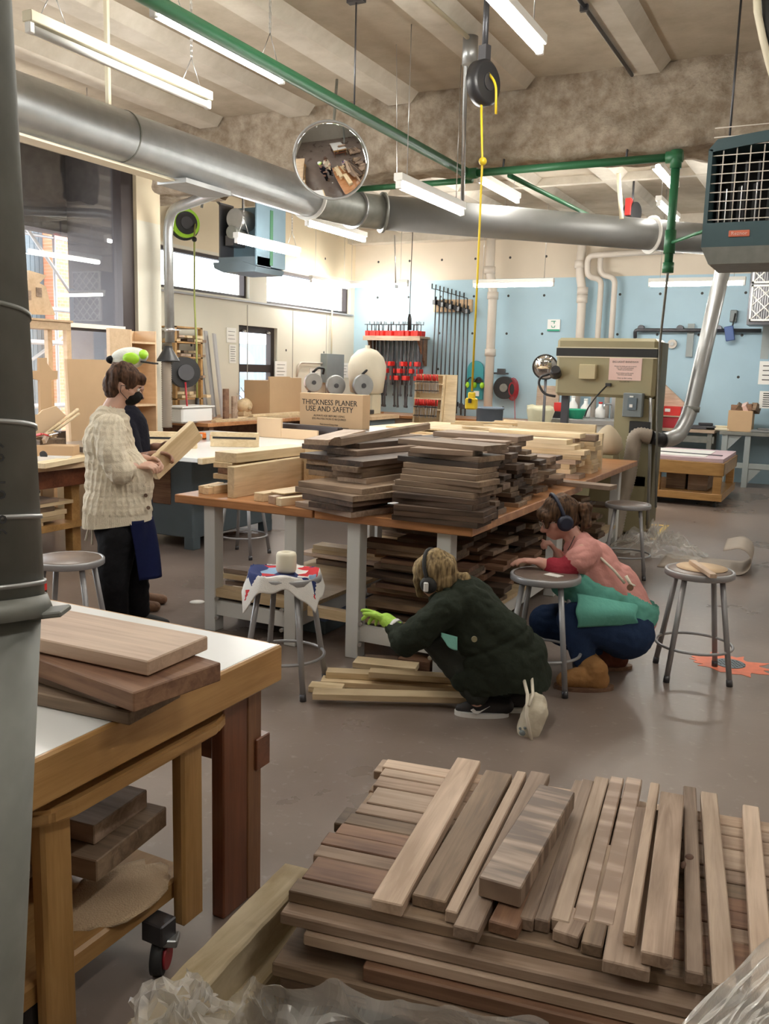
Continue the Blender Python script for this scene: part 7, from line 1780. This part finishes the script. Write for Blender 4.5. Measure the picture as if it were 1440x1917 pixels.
def head_parts(c, f, up, s=1.0, jaw=True):
    """c: centre of the skull; f: facing; up: crown direction"""
    f = Vector(f).normalized(); up = Vector(up); up = (up-f*up.dot(f)).normalized(); r = f.cross(up); c = Vector(c)
    P = [('e', c, (.096*s, .075*s, .095*s), f, up), ('e', c+f*.022*s-up*.045*s, (.070*s, .060*s, .075*s), f, up), ('e', c+f*.048*s-up*.088*s, (.034*s, .034*s, .030*s), f, up)]
    P += [('c', c+f*.088*s-up*.012*s, c+f*.108*s-up*.044*s, .008*s, .013*s), ('e', c+f*.102*s-up*.050*s, (.012*s, .017*s, .009*s), f, up)]
    P += [('e', c+f*.086*s+up*.012*s, (.012*s, .050*s, .010*s), f, up)]                     # brow
    P += [('e', c+f*.086*s-up*.074*s, (.010*s, .022*s, .006*s), f, up), ('e', c+f*.083*s-up*.084*s, (.010*s, .019*s, .006*s), f, up)]   # lips
    for q in (-1, 1): P += [('e', c+r*(q*.076*s)-f*.008*s-up*.022*s, (.018*s, .008*s, .030*s), f, up), ('c', c+r*(q*.050*s)+f*.050*s-up*.036*s, c+r*(q*.03*s)+f*.07*s-up*.05*s, .018*s, .012*s)]
    return P
def eyes(c, f, up, parent, s=1.0):
    f = Vector(f).normalized(); up = Vector(up); up = (up-f*up.dot(f)).normalized(); r = f.cross(up)
    for q in (-1, 1):
        e = Vector(c)+r*(q*.031*s)+f*.083*s-up*.012*s; ew = MB().sphere(e, .0115*s, 12).build('eye', M['white_plastic'], parent); MB().sphere(e+f*.0075*s-up*.002, .0060*s, 10).build('iris', M['ink'], ew)
        MB().tube([e+r*(-q*.014)+up*.016*s+f*.012*s, e+up*.020*s+f*.013*s, e+r*(q*.018)+up*.014*s+f*.004*s], .003*s, 6).build('eyebrow', M['ink'], parent)

# ---------------------------------------------------------------- the man in the cream cardigan
DM = 5.2
def Q(x, y, d=0.0): return PD(x, y, DM+d)
man = thing('person', 'person standing in a cream cable-knit cardigan and black mask with clasped hands', 'person', (PZ(232, 1192, 0).x, PZ(232, 1192, 0).y, 0))
f1 = (H*.93+T_*.30-UP*.32).normalized(); hc_ = Q(233, 716)
hipc = Q(225, 985)
fl_ = Vector((hipc.x, hipc.y, 0))
sk1p = head_parts(hc_, f1, UP+H*.35, 1.0)
shN = Q(207, 803, -.13); shF = Q(222, 795, .17); elN = Q(222, 880, -.20); wrN = Q(256, 873, -.07)
elF = Q(250, 872, .20); wrF = Q(276, 860, .05)
body = sk1p+limb((hc_-UP*.06-H*.02, .052), (Q(206, 775), .062), (Q(212, 860), .105), (Q(222, 960), .10), (hipc, .09))
body += limb((shN, .042), (elN, .038), (wrN, .026))+limb((shF, .042), (elF, .042), (wrF, .026))
body += hand(wrN, H*.95+UP*.10, T_*.3+UP*-.8, T_*.8+UP*.3, (.5, .8, .5), .95)+hand(wrF, H*.9-UP*.25+T_*-.2, -T_*.6-UP*.6, UP*.7-T_*.5, (.5, .8, .5), .95)
feetN = fl_-T_*.09+H*.00; feetF = fl_+T_*.10+H*.06
kN = Q(212, 1095, -.08); kF = Q(252, 1090, .09)
body += limb((hipc-T_*.07, .075), (kN, .055), (feetN+UP*.09, .042))+limb((hipc+T_*.07, .075), (kF, .055), (feetF+UP*.09, .042))
blob('body', body, SK1, man, .0058, 5)
eyes(hc_, f1, UP+H*.35, man)
def knit(p, n):
    # raised cables running down the cloth
    a = math.atan2((p-hipc).dot(T_), (p-hipc).dot(H))*2.6+p.z*.3; u = (a/.62) % 1.0; c = max(0, 1-abs(u-.5)*3.2)
    tw = math.sin(p.z*95+ (u-.5)*5)*.5+.5
    rib = 1 if p.z < PD(220, 957, DM).z else 0
    if rib: return .003*math.sin(a*34)
    return .0095*c*(.35+.65*tw)+.0035*noise.noise(p*11)+.0012*math.sin(p.z*210)*(1-c)
kn = fabric('cream_knit', (.76, .68, .54), .95, .10, 30, .55, 190)
sw = [('c', Q(203, 782), Q(205, 800, .0), .075, .12)]+limb((Q(206, 795), .115), (Q(208, 855), .145), (Q(217, 915), .160), (Q(221, 950), .166), (Q(221, 1000), .166))
sw += [('e', Q(224, 905), (.195, .155, .22), H), ('c', Q(212, 945), Q(211, 1000), .168, .172), ('c', Q(231, 945), Q(233, 1000), .16, .162), ('e', Q(201, 830), (.13, .16, .16), H)]
sw += limb((Q(206, 802, -.14), .085), (Q(208, 850, -.20), .080), (Q(225, 884, -.20), .070), (Q(238, 880, -.14), .052))
sw += limb((Q(218, 800, .13), .073), (Q(240, 860, .19), .066), (Q(262, 868, .12), .048))
hemz = Q(222, 977).z
blob('cardigan', sw, kn, man, .0062, 4, knit, cut=(Vector((hipc.x, hipc.y, hemz-.006)), Vector((-H.x*.13, -H.y*.13, 1)).normalized()))
MB().tube([Q(206, 772)+Vector((.07*math.cos(2*PI*i/24), .07*math.sin(2*PI*i/24), .012*math.cos(2*PI*i/24))) for i in range(24)], .016, 8, closed=True).build('collar', kn, man)
for (x, y) in ((270, 903), (273, 927), (278, 950)):
    c = Q(x, y, -.06); MB().tube([c-T_*.004, c-T_*.016+H*.004], .011, 14).build('button', plain('horn_button', (.16, .10, .07), .4) if y == 903 else bpy.data.materials['horn_button'], man)
tro = fabric('black_cloth', (.009, .009, .011), .9)
tp_ = limb((Q(222, 962, -.0), .135), (Q(222, 995, -.02), .135), (Q(220, 1010, -.07), .115), (Q(211, 1095, -.09), .090), (feetN+UP*.10-H*.01, .075))+limb((Q(226, 1000, .07), .118), (Q(252, 1095, .09), .088), (feetF+UP*.10, .072))
blob('trousers', tp_, tro, man, .009, 5, wrinkle(.008, 7, .004, 20, 3))
for ft in (feetN, feetF): blob('shoe', limb((ft-H*.05+UP*.045, .045), (ft+H*.08+UP*.042, .046), (ft+H*.17+UP*.030, .032)), M['dark_rubber'], man, .007, 4)
nav = fabric('navy_cloth', (.006, .009, .042), .9)
def apron_f(u, v):
    a = -1.05+1.75*u; y = 968+108*v; c = Q(228+18*v, y, .0); r = .165+.012*math.sin(u*9+v*4)+.01*v
    return c+H*(r*math.cos(a))+T_*(r*.95*math.sin(a))
MB().sheet(apron_f, 30, 20, .004).build('waist_apron', nav, man)
MB().tube([Q(168, 968, -.03), Q(167, 985, -.03), Q(160, 1012, -.03)], .006, 6).build('apron_tie', M['rope'], man); MB().tube([Q(172, 968, -.04), Q(173, 1000, -.04), Q(172, 1020, -.04)], .006, 6).build('apron_tie', M['rope'], man)
# mask, hair, loops
r_f = f1.cross((UP+H*.35-f1*(UP+H*.35).dot(f1)).normalized()); upf = r_f.cross(f1)
blob('face_mask', [('e', hc_+f1*.062-upf*.062, (.058, .056, .050), f1, upf), ('e', hc_+f1*.052-upf*.088, (.050, .050, .034), f1, upf), ('c', hc_+f1*.096-upf*.030, hc_+f1*.112-upf*.052, .012, .016)], fabric('black_mask', (.012, .012, .012), .8), man, .005, 5)
for q in (-1, 1): MB().tube([hc_+f1*.055+r_f*(q*.052)-upf*.045, hc_+r_f*(q*.080)-upf*.006+f1*.01, hc_+r_f*(q*.084)-upf*.012-f1*.016, hc_+r_f*(q*.080)-upf*.05-f1*.008, hc_+f1*.045+r_f*(q*.054)-upf*.085], .0022, 5).build('ear_loop', M['ink'], man)
def hairdisp(a=.006, f=22, seed=0, k=(1, 1, .3)):
    def g(p, n): return a*noise.noise(Vector((p.x*f*k[0]+seed, p.y*f*k[1], p.z*f*k[2])))*2+a*.5*noise.noise(p*60)
    return g
hm = hair_mat('brown_hair', (.025, .013, .008), (.12, .06, .035))
blob('hair', [('e', hc_-f1*.012+upf*.026, (.106, .088, .090), f1, upf), ('e', hc_-f1*.050-upf*.022, (.066, .080, .080), f1, upf), ('e', hc_-f1*.045-upf*.075, (.042, .062, .042), f1, upf), ('e', hc_+f1*.068+upf*.054, (.040, .062, .030), f1, upf), ('e', hc_+f1*.088+upf*.038, (.018, .050, .016), f1, upf)]+[('e', hc_+f1*.022+r_f*(q*.066)+upf*.026, (.034, .016, .030), f1, upf) for q in (-1, 1)], hm, man, .006, 3, hairdisp(.007, 26))

# ---------------------------------------------------------------- the second person behind him, holding the plank
DM = 5.75
p2 = thing('person', 'person in dark clothes mostly hidden behind the cardigan wearer, brown hands holding a pale plank', 'person', (PD(248, 900, DM).x, PD(248, 900, DM).y, 0))
h2 = Q(241, 722); f2_ = (H*.95+T_*.1-UP*.35).normalized(); hip2 = Q(246, 945); fl2 = Vector((hip2.x, hip2.y, 0))
b2p = head_parts(h2, f2_, UP+H*.3)+limb((h2-UP*.07-H*.02, .05), (Q(238, 785), .07), (Q(240, 870), .11), (hip2, .115))
wA = Q(290, 851, -.26); wB = Q(296, 836, .10)
b2p += limb((Q(236, 795, -.10), .05), (Q(252, 862, -.16), .044), (wA, .027))+limb((Q(246, 795, .15), .05), (Q(262, 845, .16), .04), (wB, .027))
b2p += hand(wA, H*.9+T_*.1+UP*-.04, -T_*.2-UP*.4+H*.3, UP*.8-T_*.3, (.5, .7, .5), .92)+hand(wB, H*.8-UP*.1, -T_*.7-UP*.4, UP*.8, (.5, .8, .5), .92)
b2p += limb((hip2-T_*.09, .10), (Vector((hip2.x, hip2.y, .5))-T_*.09, .062), (fl2-T_*.09+UP*.09, .045))+limb((hip2+T_*.09, .10), (Vector((hip2.x, hip2.y, .5))+T_*.09, .062), (fl2+T_*.09+UP*.09, .045))
blob('body', b2p, SK2, p2, .0065, 5)
dk = fabric('dark_navy_cloth', (.009, .009, .016), .9)
blob('dark_shirt', limb((Q(240, 780), .085), (Q(238, 800), .135), (Q(240, 880), .15), (Q(244, 955), .145))+limb((Q(236, 800, -.10), .07), (Q(250, 855, -.17), .062))+limb((Q(244, 800, .14), .07), (Q(258, 842, .17), .06)), dk, p2, .009, 5, wrinkle(.008, 8))
blob('trousers', limb((Q(246, 950), .13), (Vector((hip2.x, hip2.y, .5))-T_*.09, .085), (fl2-T_*.09+UP*.10, .07))+limb((Q(246, 960, .05), .12), (Vector((hip2.x, hip2.y, .5))+T_*.09, .085), (fl2+T_*.09+UP*.10, .07)), tro, p2, .010, 4)
for s_ in (-1, 1): ft = fl2+T_*(.09*s_); blob('shoe', limb((ft-H*.05+UP*.045, .045), (ft+H*.17+UP*.032, .034)), M['walnut_red'], p2, .008, 3)
# cap with muffs and visor
hcp = Q(243, 668); blob('cap', [('e', hcp, (.120, .085, .062), H, UP-H*.1), ('e', hcp-UP*.03-H*.02, (.105, .082, .05), H, UP)], fabric('cap_white', (.78, .80, .74), .7), p2, .007, 4)
blob('cap_back', [('e', hcp-H*.115-UP*.022, (.035, .07, .028), H, UP)], tro, p2, .006, 3)
for s_ in (-1, 1): blob('ear_muff', [('e', hcp+H*.03+T_*(s_*.080)-UP*.012, (.055, .026, .040), H, UP)], M['lime'], p2, .006, 3)
blob('muff_arch', [('e', hcp+H*.088+UP*.014, (.030, .070, .036), H, UP)], M['lime'], p2, .006, 3)
MB().prism3([hcp+H*.085+T_*-.06-UP*.034, hcp+H*.165+T_*-.045-UP*.044, hcp+H*.185-UP*.044, hcp+H*.165+T_*.045-UP*.044, hcp+H*.085+T_*.06-UP*.034], (0, 0, .010)).build('visor', M['ink'], p2)
# the plank they hold
DM = 5.45
pa = Q(286, 880, .0); pb2 = Q(365, 806, .22)
dpl = (pb2-pa).normalized(); pl_o = MB().box((0, 0, 0), ((pb2-pa).length+.02, .045, .135), bev=.003).build('held_plank', M['maple'], None, (0, 0, 0))
zax = (UP-dpl*UP.dot(dpl)).normalized(); yax = zax.cross(dpl); pl_o.rotation_euler = Matrix((dpl, yax, zax)).transposed().to_euler(); pl_o.location = (pa+pb2)/2; tag(pl_o, 'thick pale plank held up at a slant in brown hands beside the cardigan', 'board')

# ---------------------------------------------------------------- the woman in the dark jacket, crouching
DM = 4.15
w1_ = thing('person', 'crouching person with a blonde ponytail, dark green jacket and lime glove', 'person', (PZ(930, 1330, 0).x, PZ(930, 1330, 0).y, 0))
F1 = (-H*.80+T_*.52-UP*.30).normalized(); hw = Q(815, 1073)
upw = (UP-H*.35); upw = (upw-F1*upw.dot(F1)).normalized(); rw = F1.cross(upw)
hip = Q(955, 1245); ch_ = Q(868, 1135)
wb_ = head_parts(hw, F1, upw, .97)+limb((hw-UP*.05+H*.045, .048), (Q(852, 1105), .060), (ch_, .11), (Q(915, 1190), .11), (hip, .09))
sh1 = Q(835, 1140, -.10); el1 = Q(757, 1200, -.05); wr1 = Q(731, 1166, .05)
wb_ += limb((sh1, .052), (el1, .042), (wr1, .027))+limb((Q(868, 1120, .15), .05), (Q(810, 1180, .25), .04), (Q(790, 1180, .30), .028))
wb_ += hand(Q(790, 1180, .30), -H*.6+T_*.6-UP*.2, -UP, -T_, (.4, .6, .4), .92)
kneeA = Q(818, 1196, .02); ankA = Q(893, 1308, -.02); kneeB = Q(850, 1215, .26); ankB = Q(945, 1318, .12)
wb_ += limb((hip-T_*.03, .07), (kneeA, .058), (ankA, .040))+limb((hip+T_*.08, .07), (kneeB, .062), (ankB, .040))
blob('body', wb_, SK1, w1_, .0062, 5)
gd = (-H*.66+UP*.22+T_*.70).normalized()
blob('work_glove', hand(wr1+gd*.004, gd, -UP*.6-T_*.4, -T_*.3+UP*.8, ((.15, .5, .65, .75), (.2, .45, .6, .7), (.2, .35, .4, .5)), 1.04, 3.0, .3, 1.12)+[('c', wr1-gd*.04, wr1+gd*.03, .034, .036)], plain('lime_glove', (.48, .82, .12), .7, bump=.4, bscale=90), w1_, .0052, 4)
MB().tube([wr1-gd*.05, wr1-gd*.028], .037, 20).build('glove_cuff', M['white_plastic'], w1_)
jm = fabric('dark_green_canvas', (.026, .033, .024), .85, .25, 9, .3, 60)
jp = limb((Q(858, 1108), .085), (Q(865, 1135, .02), .155), (Q(905, 1190, .03), .175), (Q(945, 1245, .02), .195), (Q(960, 1275, .02), .18))
jp += [('e', Q(950, 1262, .04), (.205, .20, .15), H), ('e', Q(905, 1262, .02), (.13, .15, .13), H), ('e', Q(985, 1225, .03), (.095, .15, .11), H), ('c', Q(880, 1130, -.06), Q(955, 1190, -.04), .09, .11), ('c', Q(985, 1225, .0), Q(1003, 1290, .0), .07, .055), ('c', Q(985, 1225, .1), Q(1000, 1290, .12), .07, .055), ('c', Q(870, 1270, -.02), Q(980, 1295, -.04), .07, .07)]
jp += limb((Q(838, 1138, -.10), .085), (Q(790, 1180, -.09), .074), (Q(757, 1200, -.05), .066), (Q(738, 1177, .03), .050))+limb((Q(868, 1125, .15), .08), (Q(818, 1178, .25), .06), (Q(797, 1180, .29), .046))
hemj = lambda p: p.z < .155+.06*noise.noise(p*5)
def jw(p, n):
    base = wrinkle(.014, 6, .006, 17, 2)(p, n)
    wz = (p-Q(920, 1195)).dot((H*.45-UP*.9))   # waist seam
    return base-.012*math.exp(-(wz/.012)**2)
blob('jacket', jp, jm, w1_, .0085, 4, jw, cut=hemj)
# jacket tail and flaps
def tail_f(u, v):
    c = Q(1000+22*v, 1235+78*v, .02); a = -1.7+2.4*u; return c+H*(.05+.05*v)*math.cos(a)*1.0+T_*.17*math.sin(a)+H*(.012*math.sin(u*14))-H*.06
c = Q(888, 1196, -.205); MB().tube([c-T_*.0, c-T_*.008], .013, 16).build('button', plain('olive_button', (.34, .32, .20), .4), w1_)
blob('collar', limb((Q(838, 1108, -.07), .026), (Q(858, 1100, -.02), .032), (Q(866, 1096, .08), .028)), jm, w1_, .006, 4)
blob('trousers', limb((hip-T_*.03, .085), (kneeA, .080), (ankA+UP*.02, .056))+limb((hip+T_*.08, .085), (kneeB, .080), (ankB+UP*.03, .056)), fabric('charcoal_green', (.04, .045, .04), .9), w1_, .0085, 5, wrinkle(.006, 10, .003, 24))
MB().sheet(lambda u, v: Q(826+30*u, 1184+8*u+v*(42-14*abs(u-.4)*2)*(.25+.75*u), -.13+.02*u), 8, 8, .004).build('apron_glimpse', fabric('mint_apron', (.28, .66, .58), .85), w1_)
# hair, ponytail, ear muffs
hb = hair_mat('blonde_hair', (.11, .075, .04), (.42, .31, .16))
blob('hair', [('e', hw-F1*.012+upw*.022, (.104, .086, .090), F1, upw), ('e', hw-F1*.030-upw*.030, (.080, .080, .070), F1, upw), ('e', hw+F1*.062+upw*.030, (.045, .070, .05), F1, upw)]+limb((hw+F1*.075+rw*-.055, .022), (hw+F1*.085+rw*-.05-upw*.075, .014))+limb((hw+F1*.075+rw*.055, .022), (hw+F1*.085+rw*.05-upw*.075, .014)), hb, w1_, .006, 3, hairdisp(.006, 24))
pt = Q(856, 1082, -.02)
blob('ponytail', limb((pt, .026), (Q(868, 1085, -.04), .034), (Q(872, 1098, -.05), .020), (Q(871, 1112, -.06), .008)), hb, w1_, .005, 3, hairdisp(.006, 30))
MB().tube([pt+Vector((.024*math.cos(2*PI*i/16), 0, .024*math.sin(2*PI*i/16))) for i in range(16)], .006, 6, closed=True).build('hair_tie', M['ink'], w1_)
def muffs(c, f, up, r, parent, cup, bandm, extra=None, s=1.0, wide=.088):
    pts = [c+r*(wide*s*math.cos(a))+up*(.112*s*math.sin(a))-f*.004 for a in [PI*i/18 for i in range(19)]]
    MB().tube(pts, .0095*s, 8).build('headband', M[bandm], parent)
    for q in (-1, 1):
        e = c+r*(q*(wide-.004)*s)-up*.025*s; o = MB().tube([e-r*(q*.018), e-r*(q*.004), e+r*(q*.012), e+r*(q*.022)], [.034*s, .040*s, .038*s, .026*s], 24).build('ear_cup', M[cup], parent)
        if extra: MB().box(e+r*(q*.026), (.022, .022, .044), rz=.5, bev=.004).build('logo_patch', M[extra], o)
for q in (1,): muffs(hw, F1, upw, rw, w1_, 'dark_rubber', 'ink', 'white_plastic', 1.03)
# shoes
def shoe(a, d, mat, parent, sole='white_plastic', s=1.0, h=.055):
    d = Vector(d).normalized(); a = Vector(a); o = blob('shoe', limb((a-d*.06*s+UP*(.055*s), .040*s), (a+d*.02*s+UP*.058*s, .042*s), (a+d*.12*s+UP*.040*s, .034*s), (a+d*.165*s+UP*.032*s, .024*s)), mat, parent, .006, 4, None, lambda p: p.z < .018)
    n = Vector((-d.y, d.x, 0)); ol = []
    for k in range(28):
        t = 2*PI*k/28; ol.append(a+d*((.058+.135*math.cos(t))*s)+n*((.047+.006*math.cos(t))*s*math.sin(t))+UP*.001)
    MB().prism3(ol, (0, 0, .024*s)).build('sole', M[sole], o); return o, n
shc = PZ(862, 1342, 0); sd_ = (-H*.98-UP*0+T_*.05)
so, sn = shoe(PZ(925, 1345, 0)+T_*.03, sd_, plain('black_trainer', (.025, .023, .025), .6), w1_, s=.95)
# pale curved tick on the trainer's side
sc_ = PZ(898, 1345, 0)+T_*.03; base = sc_-T_*.045+UP*.045
tick = [(-.045, .000), (-.030, -.014), (-.010, -.016), (.045, .022), (.000, -.004), (-.018, -.004), (-.032, .008)]
MB().prism3([base+H*x+UP*z+T_*.004 for x, z in tick], -T_*.007).build('side_mark', M['white_plastic'], so)
shoe(PZ(985, 1350, 0)+T_*.13, sd_, bpy.data.materials['black_trainer'], w1_, s=.93)
# the cream bag and strap on her hip
bg_ = thing('canvas_pouch', 'cream canvas pouch with a paw-shaped grey mark and long straps hanging behind the dark jacket', 'pouch', PZ(1000, 1385, 0))
pc_ = Q(996, 1345, -.09)
blob('pouch_body', limb((Q(1000, 1310, -.15), .036), (Q(1002, 1335, -.17), .060), (Q(990, 1366, -.17), .056))+[('c', Q(1013, 1308, -.15), Q(1017, 1322, -.15), .022, .022)], fabric('cream_canvas2', (.66, .60, .48), .9, bump=.3), bg_, .007, 4, wrinkle(.004, 20))
MB().tube([Q(981, 1272, -.14), Q(988, 1300, -.21), Q(986, 1340, -.245), Q(996, 1388, -.235)], .0085, 6).build('strap', M['rope'], bg_); MB().tube([Q(996, 1270, -.13), Q(998, 1300, -.20), Q(990, 1322, -.24)], .0075, 6).build('strap', M['rope'], bg_)
MB().sphere(Q(978, 1372, -.225), .015, 10, (1, .4, .9)).sphere(Q(974, 1364, -.225), .007, 8, (1, .4, 1)).sphere(Q(983, 1363, -.23), .007, 8, (1, .4, 1)).build('grey_mark', M['box_grey'], bg_)

# ---------------------------------------------------------------- the woman in pink, crouching at the stool
DM = 4.72
w2p = thing('person', 'crouching person in pink shirt, mint apron and tan boots, arms on a stool', 'person', PZ(1110, 1292, 0))
F2 = (-H*.93-T_*.10-UP*.36).normalized(); hw2 = Q(1046, 966); up2 = (UP-H*.35); up2 = (up2-F2*up2.dot(F2)).normalized(); rw2 = F2.cross(up2)
hip_ = Q(1168, 1178); chs = Q(1108, 1068)
Bd = head_parts(hw2, F2, up2, 1.0)+limb((hw2-UP*.055+H*.05, .048), (Q(1085, 1020), .062), (chs, .11), (Q(1140, 1120), .115), (hip_, .13))
shn = Q(1092, 1032, -.13); eln = Q(1052, 1072, -.12); wrn = Q(1010, 1052, -.10); shf = Q(1088, 1030, .15); elf_ = Q(1050, 1068, .16); wrf = Q(1045, 1036, .05)
Bd += limb((shn, .052), (eln, .044), (wrn, .027))+limb((shf, .05), (elf_, .044), (wrf, .027))
Bd += hand(wrn, -H*.95+UP*.06+T_*.1, -UP, T_*.9, (.25, .4, .3), .95)+hand(wrf, -H*.6+UP*.75, -H*.5-UP*.4, T_, (.9, 1.1, .7), .9)
kN2 = Q(1075, 1160, -.12); aN2 = Q(1105, 1262, -.08); kF2 = Q(1022, 1162, .20); aF2 = Q(1150, 1235, .18)
Bd += limb((hip_-T_*.08, .11), (kN2, .068), (aN2, .045))+limb((hip_+T_*.10, .11), (kF2, .068), (aF2, .045))
blob('body', Bd, SK3, w2p, .0062, 5)
eyes(hw2, F2, up2, w2p)
pk_m = fabric('pink_tshirt', (.66, .32, .29), .9, .08, 10, .2, 90)
ts_ = limb((Q(1086, 1025), .085), (Q(1105, 1062), .150), (Q(1140, 1115), .158), (Q(1175, 1160, .0), .155))+limb((Q(1098, 1035, -.11), .080), (Q(1084, 1048, -.14), .074))+limb((Q(1088, 1033, .14), .08), (Q(1070, 1056, .16), .075))+[('c', Q(1150, 1095, 0), Q(1188, 1160, 0), .13, .12)]
blob('tshirt', ts_, pk_m, w2p, .0085, 4, wrinkle(.009, 8, .005, 18, 5), cut=(Q(1150, 1180), (UP*.8-H*.05).normalized()))
mar = fabric('maroon_sleeve', (.33, .035, .055), .9)
blob('under_sleeve', limb((Q(1080, 1050, -.14), .060), (Q(1054, 1070, -.12), .062), (Q(1034, 1062, -.11), .050))+limb((Q(1072, 1052, .15), .055), (Q(1050, 1068, .16), .055), (Q(1046, 1050, .10), .042)), mar, w2p, .007, 4, wrinkle(.006, 14, .003, 30))
jn = fabric('dark_denim', (.022, .042, .10), .85, .3, 12, .2, 120)
blob('jeans', limb((hip_-T_*.06+UP*.0, .145), (kN2, .092), (Q(1092, 1230, -.09), .066))+limb((hip_+T_*.10, .14), (kF2, .092), (Q(1120, 1225, .18), .060)), jn, w2p, .0085, 5, wrinkle(.007, 9, .003, 22, 7))
bt_m = fabric('tan_suede', (.33, .17, .065), .9, .2, 8, .3, 60)
def boot(a, ank, d, mt):
    d = Vector(d).normalized(); a = Vector(a)
    o = blob('boot', limb((ank, .062), (a-d*.03+UP*.10, .062), (a-d*.03+UP*.05, .058))+limb((a-d*.05+UP*.05, .052), (a+d*.06+UP*.055, .055), (a+d*.13+UP*.045, .046)), mt, w2p, .0075, 4, wrinkle(.004, 12), lambda p: p.z < .014); n = Vector((-d.y, d.x, 0))
    MB().prism3([a+d*(.03+.155*math.cos(2*PI*k/28))+n*((.062+.006*math.cos(2*PI*k/28))*math.sin(2*PI*k/28))+UP*.001 for k in range(28)], (0, 0, .02)).build('sole', M['walnut_red'], o)
boot(PZ(1108, 1296, 0)+T_*.05, Q(1098, 1238, -.08), -H, bt_m)
bf = PZ(1150, 1262, 0)+T_*.10; boot(bf, Q(1135, 1225, .18), -H, fabric('brown_suede', (.16, .055, .035), .9))
apm = fabric('mint_apron2', (.15, .46, .38), .85, .12, 9, .3, 40)
ap_ = [('e', Q(1128, 1105, .0), (.185, .165, .10), H+UP*-.55, UP+H*.5), ('e', Q(1150, 1130, 0), (.165, .172, .10), H+UP*-.5, UP+H*.5)]
def apr_f(u, v):
    # from waist over the near thigh, hanging to its hem
    A_ = Q(1062+70*u, 1075+38*u, -.16-.03*math.sin(u*3)); B_ = Q(1098+100*u, 1172-8*u, -.235+.05*u); p = A_*(1-v)+B_*v
    return p-T_*(.045*math.sin(v*PI))+H*.01*math.sin(v*12+u*5)
blob('apron_waist', limb((Q(1078, 1092, -.02), .135), (Q(1120, 1118, 0), .172), (Q(1172, 1140, 0), .172)), apm, w2p, .0085, 4, wrinkle(.008, 9, .004, 20, 9), cut=lambda p: abs((p-Q(1130, 1118)).dot((UP*.87+H*.42).normalized())) > .10)
MB().sheet(lambda u, v: Q(1080+112*u, 1112+20*u+(62-26*u)*v, -.20-.05*math.sin(PI*min(1, v*.9))+.045*u*u)+H*(.006*math.sin(v*9+u*6)), 26, 16, .005).build('apron_skirt', apm, w2p)
MB().tube([Q(1090, 1008, -.05), Q(1120, 1040, -.135), Q(1150, 1068, -.165), Q(1170, 1092, -.175)], .007, 6).build('neck_strap', M['rope'], w2p)
kn_ = Q(1181, 1094, -.185); MB().tube([Q(1172, 1078, -.18), kn_, Q(1187, 1096, -.19), Q(1176, 1098, -.19)], .009, 8).build('strap_knot', M['rope'], w2p); MB().tube([Q(1180, 1100, -.19), Q(1180, 1100, -.205)], .017, 16).build('wood_toggle', M['walnut_red'], w2p)
hbr = hair_mat('brown_hair_tied', (.028, .015, .009), (.14, .075, .04))
blob('hair', [('e', hw2-F2*.014+up2*.024, (.106, .088, .090), F2, up2), ('e', hw2-F2*.042-up2*.025, (.066, .080, .070), F2, up2), ('e', hw2+F2*.068+up2*.036, (.042, .068, .044), F2, up2)]+limb((hw2+F2*.075-rw2*.05+up2*.03, .025), (hw2+F2*.088-rw2*.045-up2*.02, .012)), hbr, w2p, .006, 3, hairdisp(.006, 24, 4))
blob('ponytail', limb((Q(1078, 950, 0), .028), (Q(1095, 955, -.01), .042), (Q(1098, 978, -.02), .036), (Q(1088, 992, -.02), .014)), hbr, w2p, .006, 3, hairdisp(.010, 30, 8))
muffs(hw2, F2, up2, rw2, w2p, 'navy_plastic', 'navy_plastic', None, 1.09, .090) if 'navy_plastic' in M else None
for q in (-1, 1):
    e = hw2+F2*.088+rw2*(q*.030)-up2*.014
    MB().tube([e+rw2*(.019*math.cos(2*PI*i/18))+up2*(.017*math.sin(2*PI*i/18))+F2*.012 for i in range(18)], .0016, 5, closed=True).build('glasses_rim', M['steel'], w2p)
MB().tube([hw2+F2*.100-rw2*.048-up2*.010, hw2-rw2*.082-up2*.006+F2*.0], .0016, 5).build('glasses_arm', M['steel'], w2p); MB().tube([hw2+F2*.100+rw2*.048-up2*.010, hw2+rw2*.082-up2*.006], .0016, 5).build('glasses_arm', M['steel'], w2p)
MB().tube([Q(1078, 1000, -.04), Q(1068, 1022, -.09), Q(1063, 1030, -.10)], .0022, 5).build('neck_cord', M['ink'], w2p)
